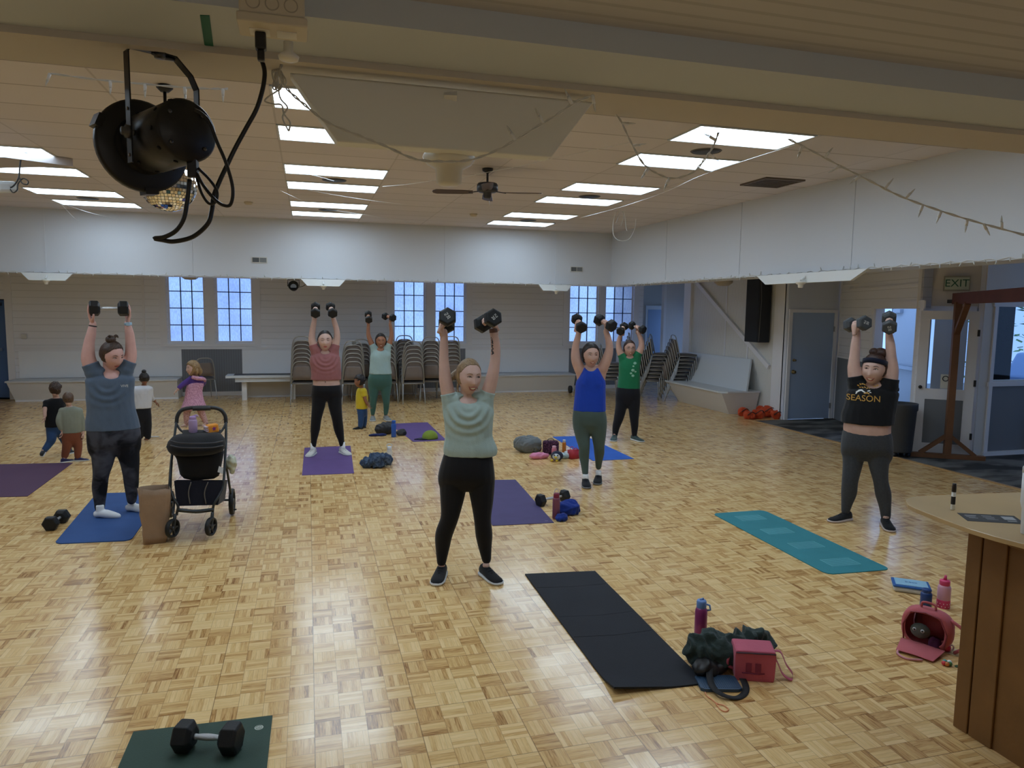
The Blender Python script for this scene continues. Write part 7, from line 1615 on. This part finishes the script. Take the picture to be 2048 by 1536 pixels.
shield('white light shield under the far soffit at the door end', (-4.38, SY-.06, ZB), (1, 0, 0), (0, -1, 0), .80, .56, .13, .04)
shield('white light shield under the far soffit above the grey chairs near the stage lamp', (.30, SY-.06, ZB), (1, 0, 0), (0, -1, 0), .84, .60, .13, .04)
shield('white light shield under the far soffit near the room corner', (5.02, SY-.06, ZB), (1, 0, 0), (0, -1, 0), .74, .54, .13, .04)
shield('long white light shield under the right soffit before the black wall speaker', (SX-.06, 8.05, ZB), (0, 1, 0), (-1, 0, 0), 2.15, 1.66, .13, .05)
for x, y, X_, lab in ((380, 556, None, 'under the far soffit over the first window pair'), (1447, 567, 1, 'over the corner bench')):
    p = atY(x, y-6, SY+.9) if not X_ else atX(x, y-6, 7.6); o = thing('ceiling_dome', 'round beige dome fixture '+lab, 'ceiling light', (p.x, p.y, ZA), 0); MB().lathe([(0, -.30), (.10, -.29), (.17, -.24), (.18, -.14), (.05, -.12), (.05, 0)], 24).build('dome', mat('dome_beige', S(176, 168, 154), .5), o)
# little stage lamp under the far soffit
p = atD(587, 573, 14.4); o = thing('stage_lamp', 'small black stage lamp under the far soffit next to a white light shield', 'spotlight', tuple(p), 0)
MB().lathe([(.045, -.10), (.08, -.08), (.085, .06), (.10, .07), (.10, .08), (.07, .08), (.06, .05), (0, .05)], 24, Rx(radians(80))).build('can', BLKMET, o); MB().lathe([(0, 0), (.06, 0)], 24, Tr((0, -.055, -.01)) @ Rx(pi/2), cap=False).build('lens', mat('lens_grey', S(150, 158, 168), .15, .6), o)
MB().tube([(-.11, 0, 0), (-.11, 0, .13), (.11, 0, .13), (.11, 0, 0)], .008, 6).build('yoke', BLKMET, o); MB().tube([(0, 0, .13), (0, .0, .20)], .008, 6).build('hook', BLKMET, o); MB().tube(catmull([(.08, .02, -.02), (.2, .02, .02), (.26, .02, .09), (.3, .02, .2)], 4), .006, 6).build('cable', BLACK, o)
# mirror ball
p = atD(336, 368, 5.5); R_ = 53.5/FPX*5.5; o = thing('mirror_ball', 'mirror ball hanging behind the black spotlight', 'mirror ball', tuple(p), 0); rnd = random.Random(2)
m = MB(); m.sph((0, 0, 0), R_*.985, nu=32, nv=20); m.build('ball_core', mat('ball_core', S(70, 66, 60), .6), o)
m = MB(); nv_ = 26
for j in range(nv_):
    a0, a1 = -pi/2+pi*(j+.06)/nv_, -pi/2+pi*(j+.94)/nv_; nu_ = max(4, int(2*nv_*cos((a0+a1)/2)))
    for k in range(nu_):
        b0, b1 = 2*pi*(k+.06)/nu_, 2*pi*(k+.94)/nu_; q_ = [V((cos(a)*cos(b), cos(a)*sin(b), sin(a)))*R_ for a, b in ((a0, b0), (a0, b1), (a1, b1), (a1, b0))]
        c_ = sum(q_, V())/4; t_ = V((rnd.gauss(0, .035), rnd.gauss(0, .035), rnd.gauss(0, .035))); q_ = [c_+(v-c_)+c_.normalized()*((v-c_).dot(t_)) + c_.normalized()*.002 for v in q_]; m.add(q_, [(0, 1, 2, 3)])
mir = mat('mirror', (.85, .82, .76), .04, 1.0); mo = m.build('mirror_tiles', mir, o)
MB().tube([(0, 0, R_), (0, 0, ZC-p.z)], .012, 8).lathe([(.05, 0), (.06, -.02), (.03, -.05)], 16, Tr((0, 0, ZC-p.z))).build('hanging_rod', BLKMET, o)
# projector at the picture edge with its cable
p = atD(2, 374, 7.0); o = thing('projector', 'white projector hanging at the picture edge with a black cable', 'projector', tuple(p), 0, world=True)
m = MB(); Mp = Tr(p) @ Rz(-.5) @ Rx(.15); m.box((-.30, -.12, -.055), (.09, .12, .055), Mp); m.build('projector_body', mat('projector_white', S(206, 212, 216), .4), o, bevel=.03)
MB().lathe([(.0, 0), (.035, 0), (.035, .03), (0, .03)], 20, Mp @ Tr((.0, -.12, 0)) @ Rx(pi/2)).build('lens', BLACK, o); MB().tube([p+V((-.1, 0, .05)), V((p.x-.1, p.y, ZC))], .015, 8).build('ceiling_rod', MATS['projector_white'], o)
MB().tube(catmull([atD(x, y, 7.0) for x, y in ((15, 374), (24, 374), (33, 364), (38, 352), (39, 340), (41, 322), (42, 322))], 5), .007, 6).build('cable', BLACK, o)
MB().tube(catmull([atD(x, y, 7.0) for x, y in ((18, 375), (26, 385), (34, 380), (36, 368), (46, 357), (56, 362), (54, 369), (44, 366), (38, 354))], 5), .006, 6).build('cable', BLACK, o)
cp_ = [flo(x, y, ZC-.08) for x, y in ((-60, 318), (8, 313), (40, 325), (145, 331), (152, 334), (-20, 336))]
o = thing('ceiling_board', 'grey-white board fixed under the ceiling above the projector', 'board', tuple(cp_[1]), 0, world=True); MB().prism([(p_.x, p_.y) for p_ in (flo(-80, 312, ZC-.08), flo(10, 313, ZC-.08), flo(146, 331, ZC-.08), flo(-60, 336, ZC-.08))], ZC-.09, ZC-.005).build('board', mat('board_grey', S(176, 170, 170), .6), o)

# ================================================================ the near beam: spotlight, box, tape, cables
DS = 1.50; C = atD(330, 277, DS); Fh = V((FW.x, FW.y, 0)).normalized(); Rh = V((Fh.y, -Fh.x, 0))
a_ = (Rh*-.76 + Fh*.62 + V((0, 0, -.03))).normalized()      # the way the lamp points
pv = (Rh*-.62 - Fh*.76).normalized(); 
o = thing('spotlight', 'black stage spotlight on a yoke under the near beam, pointing away', 'spotlight', tuple(C), 0, world=True)
x_, y_, z_ = frame_z(a_); MS = basis(x_, y_, z_, C); SB = mat('lamp_black', (.014, .013, .013), .38, .2, bump=.05, bs=60)
r = .062
m = MB(); m.lathe([(0, -.098), (r*.92, -.098), (r, -.092), (r, .055), (r*.92, .062), (r*.92, .085), (r*.99, .09), (r*.99, .10)], 40, MS, cap=False); can = m.build('can', SB, o)
m = MB(); m.lathe([(r*.99, .092), (.092, .096), (.097, .098), (.097, .112), (.090, .116), (.066, .116), (.064, .098)], 40, MS, cap=False); m.build('front_ring', SB, can)
m = MB(); m.lathe([(0, .085), (.055, .088), (.058, .10)], 30, MS, cap=False); m.build('lens', mat('lens_amber', S(150, 120, 76), .2, .3), can)
m = MB()
for k in range(10):
    a = 2*pi*k/10
    for zz in (-.075, .038): m.lathe([(0, 0), (.0045, 0), (.0045, .002), (0, .002)], 10, MS @ Rz(a+zz*9) @ Tr((r, 0, zz)) @ Ry(pi/2))
vh = m.build('vent_holes', mat('hole_black', (.001, .001, .001), .9), can)
m = MB()
for a in (.7, 2.3, 3.9, 5.6): m.lathe([(0, 0), (.0042, 0), (.0038, .0022), (0, .003)], 12, MS @ Tr((r*.74*cos(a), r*.74*sin(a), -.098)) @ Rx(pi))
m.build('screws', mat('screw_grey', S(96, 96, 98), .35, .8), can)
for k in (0, 2.1, 4.2): 
    m = MB(); m.box((.088, -.014, .092), (.102, .014, .122), MS @ Rz(k+.4)); m.build('clip', SB, can)
YH = ZB-C.z-.004
m = MB(); L0 = C+pv*.071; R0 = C-pv*.071; up_ = V((0, 0, 1)); sd_ = Fh*.0+ (pv.cross(up_)).normalized()
def strap(mb, pts, w_, t_):
    for i in range(len(pts)-1): mb.bar(pts[i], pts[i+1], w_, t_, up=tuple((pv if i < 99 else up_)))
def flat(mb, pts, wdir, w_, th_):
    R = []
    for i, p_ in enumerate(pts):
        t = (pts[min(i+1, len(pts)-1)]-pts[max(i-1, 0)]).normalized(); n_ = t.cross(wdir).normalized(); R.append([p_+wdir*w_/2+n_*th_/2, p_-wdir*w_/2+n_*th_/2, p_-wdir*w_/2-n_*th_/2, p_+wdir*w_/2-n_*th_/2])
    mb.rings(R); mb.sm = [False]*len(mb.sm)
flat(m, [L0-up_*.060, L0, L0+up_*(YH-.012), L0-pv*.010+up_*(YH-.002), L0-pv*.06+up_*YH, C+up_*YH, R0+pv*.045+up_*YH, R0+pv*.012+up_*(YH-.030), R0+pv*.0+up_*(YH-.055), R0+up_*(YH-.10), R0, R0-up_*.03], sd_, .020, .003)
yk = m.build('yoke', SB, o)
for P0, q_ in ((L0, 1), (R0, -1)):
    x2, y2, z2 = frame_z(pv*q_); MB().lathe([(0, 0), (.013, 0), (.013, .006), (.008, .008), (.008, .014), (0, .015)], 20, basis(x2, y2, z2, P0+pv*q_*.001)).build('pivot_knob', mat('knob_grey', S(84, 84, 86), .4, .5), yk)
    MB().tube([P0, C+pv*q_*(r-.004)], .006, 8).build('pivot_bolt', MATS['screw_grey'], yk)
for zz in (.045, -.045): MB().lathe([(0, 0), (.0035, 0), (.0035, .0012), (0, .0012)], 10, basis(*frame_z(pv), L0+up_*zz+pv*.0018)).build('yoke_hole', mat('hole_light', S(120, 112, 104), .6), yk)
MB().lathe([(0, -.008), (.010, -.008), (.012, -.002), (.012, .004)], 16, Tr(C+up_*(YH-.001)+pv*.005)).build('ceiling_bolt', MATS['screw_grey'], yk)
MB().tube(catmull([C+up_*(YH-.002)+pv*.02, C+up_*(YH-.006)+pv*.0, C+up_*(YH-.003)-pv*.025], 3), .004, 6).build('safety_wire', MATS['screw_grey'], yk)
# cables, one mesh per run
CB_ = mat('cable_black', (.010, .010, .011), .35)
def cab(name, pts, r_, D0, D1, parent, m_=CB_):
    P_ = [atD(x/2.926, y/2.926, D0+(D1-D0)*i/(len(pts)-1)) for i, (x, y) in enumerate(pts)]
    return MB().tube(catmull(P_, 6), r_, 8).build(name, m_, parent)
pc = atD(386, 335, 1.46)
MB().box((-.0095, -.008, -.020), (.0095, .008, .016), Tr(pc) @ Rz(-.3)).build('cable_connector', SB, o, bevel=.002)
cab('lamp_cord', [(1135, 640), (1180, 665), (1225, 715), (1270, 830), (1325, 960), (1362, 1100), (1350, 1195), (1305, 1200), (1250, 1160), (1190, 1085), (1150, 1010)], .0034, 1.40, 1.46, o)
cab('lamp_cord', [(1160, 985), (1225, 1050), (1270, 1120), (1262, 1180), (1222, 1190), (1180, 1130), (1152, 1040)], .0030, 1.46, 1.47, o)
pw = thing('power_cable', 'thick black power cable looping down from the outlet box to the spotlight', 'cable', tuple(atD(528, 100, 1.50)), 0, world=True)
cab('cable', [(1528, 340), (1546, 400), (1548, 450), (1535, 530), (1500, 640), (1440, 750), (1375, 870), (1325, 975), (1285, 1060), (1250, 1150), (1240, 1230), (1215, 1310), (1130, 1385), (1020, 1413), (950, 1405), (905, 1395), (960, 1388), (1030, 1350), (1075, 1280), (1095, 1180), (1110, 1050)], .0046, 1.50, 1.46, pw)
px0 = flo(547, 60, ZB-.045)
bxm = thing('outlet_box', 'cream outlet box with round knockouts screwed under the near beam', 'outlet', (px0.x, px0.y, ZB), 0)
CRM = mat('cream_metal', S(206, 198, 180), .45)
m = MB(); m.box((-.052, -.045, -.036), (.052, .022, 0)); m.build('box_body', CRM, bxm, bevel=.003); m = MB(); m.box((-.056, -.048, -.052), (.056, .026, -.036)); m.build('cover_plate', CRM, bxm, bevel=.003)
for x in (-.03, 0, .03): MB().lathe([(.0095, 0), (.0105, .0012), (.0115, 0)], 20, Tr((x, -.0452, -.019)) @ Rx(pi/2), cap=False).build('knockout', mat('knockout', S(176, 168, 152), .5), bxm)
for x in (-.022, .022): MB().box((x-.016, -.02, -.0535), (x+.016, .012, -.052)).build('socket', WHITEP, bxm)
MB().box((-.030, -.014, -.082), (-.012, .006, -.0535)).box((-.027, -.011, -.10), (-.015, .003, -.082)).build('black_plug', CB_, pw, bevel=.003).location = (px0.x, px0.y, ZB)
MB().lathe([(.008, -.062), (.008, -.078), (.018, -.086), (.016, -.092), (.006, -.094)], 20, Tr((.024, 0, 0))).build('white_adapter', WHITEP, bxm)
gt = thing('green_tape', 'strip of dark green tape stuck under the near beam', 'tape', tuple(flo(413, 62, ZB)), 0, world=True); m = MB(); q4 = [flo(x, y, ZB-.0012) for x, y in ((400, 31), (419, 32), (428, 100), (409, 90))]; m.add(q4+[p_+V((0,0,.0012)) for p_ in q4], [(0,1,2,3),(7,6,5,4),(0,4,5,1),(1,5,6,2),(2,6,7,3),(3,7,4,0)]); m.build('tape_strip', mat('tape_green', S(0, 96, 76), .6), gt)
# string lights
WIR = mat('string_wire', S(214, 214, 212), .6); BHOL = mat('bulb_holder', S(236, 238, 240), .5); BTIP = mat('bulb_tip', S(228, 230, 228), .1, alpha=.7)
def lightstring(label, pts, bulbs, D, r_=.0022, rb=.0042, lb=.034, dens=6, grp='strings of fairy lights', zfix=None, wob=.004, seed=1, down=0):
    P_ = catmull([(atD(p[0], p[1], p[2] if len(p) > 2 else D)) for p in pts], dens); rnd = random.Random(seed)
    o = thing('fairy_lights', label, 'string lights', tuple(P_[0]), 0, grp, world=True)
    for s_ in (0, pi):
        Q = []
        for i, p_ in enumerate(P_): Q.append(p_+V((cos(i*1.1+s_), 0, sin(i*1.1+s_)))*r_*.9)
        MB().tube(Q, r_*.75, 6).build('wire', WIR, o)
    for bx_, by_, ang in bulbs:
        b0 = min(P_, key=lambda p_: (abs(1024+FPX*(p_-CAM).dot(RT)/(p_-CAM).dot(FW)-bx_)+abs(768-FPX*(p_-CAM).dot(UP)/(p_-CAM).dot(FW)-by_)))
        d_ = (RT*cos(radians(ang))+UP*sin(radians(ang))); 
        m = MB(); m.tube([b0, b0+d_*lb*.55], [rb, rb*.95], 8); h_ = m.build('bulb_socket', BHOL, o); m = MB(); m.tube([b0+d_*lb*.5, b0+d_*lb*.85, b0+d_*lb*1.1], [rb*.75, rb*.6, rb*.15], 8); m.build('bulb', BTIP, h_)
    return o
lightstring('fairy light string sagging from the outlet box across the white shield', [(566, 118), (560, 150), (575, 178), (610, 210), (655, 245), (720, 272), (770, 292), (830, 318), (885, 323), (940, 320), (1000, 298), (1060, 262), (1110, 232), (1150, 205), (1185, 191)], [(1030, 275, 120), (1084, 248, 118), (1148, 208, 115), (1188, 192, -80)], 1.58, seed=2)
lightstring('fairy light string hanging in a V beside the white shield', [(1190, 192), (1215, 208), (1240, 240), (1262, 285), (1285, 325), (1310, 345), (1345, 357), (1385, 345), (1408, 320), (1425, 295), (1437, 265)], [(1245, 245, 0), (1277, 290, 10), (1297, 333, -125), (1337, 357, -115), (1395, 342, -15), (1413, 305, -35), (1430, 280, 150)], 1.95, seed=3)
lightstring('long fairy light string running down to the picture edge at the counter side', [(1577, 278, 2.0), (1620, 300, 2.0), (1680, 332, 2.0), (1740, 362, 2.0), (1800, 392, 2.0), (1870, 418, 2.0), (1950, 443, 2.0), (2060, 473, 2.0)], [(1602, 290, -110), (1648, 312, 50), (1682, 334, -150), (1722, 355, -145), (1770, 378, 50), (1812, 396, 45), (1848, 409, -110), (1886, 422, -112), (1932, 438, -100), (1972, 449, -60), (2006, 458, 90)], 2.0, seed=4)
lightstring('short fairy light string behind the yoke of the spotlight', [(100, 147), (200, 160), (330, 172), (400, 177), (455, 178)], [(48, 150, -110), (224, 161, -90), (297, 170, -90), (370, 174, -88), (445, 178, -90)], 1.95, seed=5)
# tangle of cord at the outlet box
o = thing('cord_bundle', 'tangled bundle of cream cord under the outlet box', 'cord', tuple(atD(556, 160, 1.62)), 0, world=True); rnd = random.Random(6)
for k in range(7):
    c_ = atD(556+rnd.uniform(-4, 4), 160+rnd.uniform(-6, 6), 1.62); a = rnd.uniform(0, 3); e1 = (RT*cos(a)+UP*sin(a)); e2 = (FW*.5-RT*sin(a)+UP*cos(a)).normalized()
    MB().tube([c_+e1*.020*cos(t)+e2*.012*sin(t) for t in [2*pi*i/18 for i in range(18)]], .0018, 6, closed=True).build('cord_loop', WIR, o)
for pts in ([(572, 112), (558, 135), (556, 160), (560, 195), (575, 215), (565, 235), (577, 262)], [(560, 178), (530, 200), (545, 208), (563, 210), (568, 228), (580, 245), (578, 262)]): MB().tube(catmull([atD(x, y, 1.62) for x, y in pts], 5), .0020, 6).build('cord_end', WIR, o)
# lights along the foot of the far and right soffits
def edge_string(label, p0, p1, n, out, seed):
    p0, p1 = V(p0), V(p1); rnd = random.Random(seed); o = thing('fairy_lights', label, 'string lights', tuple(p0), 0, 'strings of fairy lights', world=True); out = V(out)
    pts = [p0.lerp(p1, i/(n*2))+V((0, 0, .012*sin(i*1.9+rnd.random())))+out*.012 for i in range(n*2+1)]; MB().tube(pts, .004, 5).build('wire', WIR, o)
    b0 = None
    for i in range(n):
        c_ = pts[i*2+1]; sgn = -1 if rnd.random() < .8 else 1
        if b0 is None: m = MB(); m.tube([(0, 0, 0), (0, 0, -.03), (0, 0, -.045)], [.006, .006, .002], 6); b0 = m.build('bulb', BTIP, o); b0.location = c_-o.location; b0.matrix_parent_inverse = Matrix(); bb = b0
        else: bb = b0.copy(); COL.objects.link(bb); bb.location = c_-o.location
        bb.rotation_euler = (rnd.uniform(-.5, .5)+(0 if sgn < 0 else pi), rnd.uniform(-.5, .5), 0)
edge_string('fairy lights along the foot of the far soffit', (-5.6, SY-.004, ZB+.015), (SX-.02, SY-.004, ZB+.015), 90, (0, -1, 0), 1)
edge_string('fairy lights along the foot of the right soffit', (SX-.004, SY-.05, ZB+.015), (SX-.004, 4.2, ZB+.015), 80, (-1, 0, 0), 2)
# thin wires strung under the ceiling
for i, (lab, pts, z) in enumerate((
    ('thin cream wire crossing below the middle lamps to the second lamp', [(556, 336), (600, 345), (640, 354), (668, 362)], 3.55), ('thin cream wire sagging from the middle lamps towards the fan', [(765, 373), (812, 369), (867, 361), (914, 357), (968, 346), (1040, 332), (1100, 318), (1260, 285)], 3.5),
    ('long thin cream wire under the third pair of middle lamps', [(598, 376), (676, 391), (773, 405), (851, 412), (957, 414)], 3.5), ('thin cream wire near the far end of the middle lamps', [(560, 381), (637, 414), (719, 428), (832, 445)], 3.52),
    ('thin cream wire curving over the right lamps towards the vent', [(1160, 436), (1242, 414), (1330, 384), (1400, 352), (1500, 318), (1590, 290)], 3.45), ('thin cream wire drooping from the last left lamp', [(122, 408), (135, 422), (155, 441), (177, 451), (196, 451)], 3.42),
    ('thin cream wire running along the far soffit from the left lamps', [(130, 409), (175, 424), (220, 435), (264, 444), (302, 449)], 3.50))):
    P_ = catmull([flo(x, y, z) for x, y in pts], 6); o = thing('ceiling_wire', lab.replace('last left', 'last side'), 'wire', tuple(P_[0]), 0, 'thin wires under the ceiling', world=True); MB().tube(P_, .0022, 5).build('wire', WIR, o)
o = thing('wire_loops', 'hanging loops of cream wire in front of the room corner', 'wire', tuple(atD(1243, 405, 12)), 0, 'thin wires under the ceiling', world=True)
for pts in ([(1246, 404), (1232, 425), (1226, 450), (1228, 472), (1240, 481), (1258, 478), (1270, 455), (1272, 438)], [(1244, 404), (1238, 430), (1232, 446)], [(1245, 404), (1250, 430), (1252, 455), (1254, 462)], [(1240, 406), (1247, 430), (1242, 452)]): MB().tube(catmull([atD(x, y, 12) for x, y in pts], 5), .005, 5).build('wire', WIR, o)
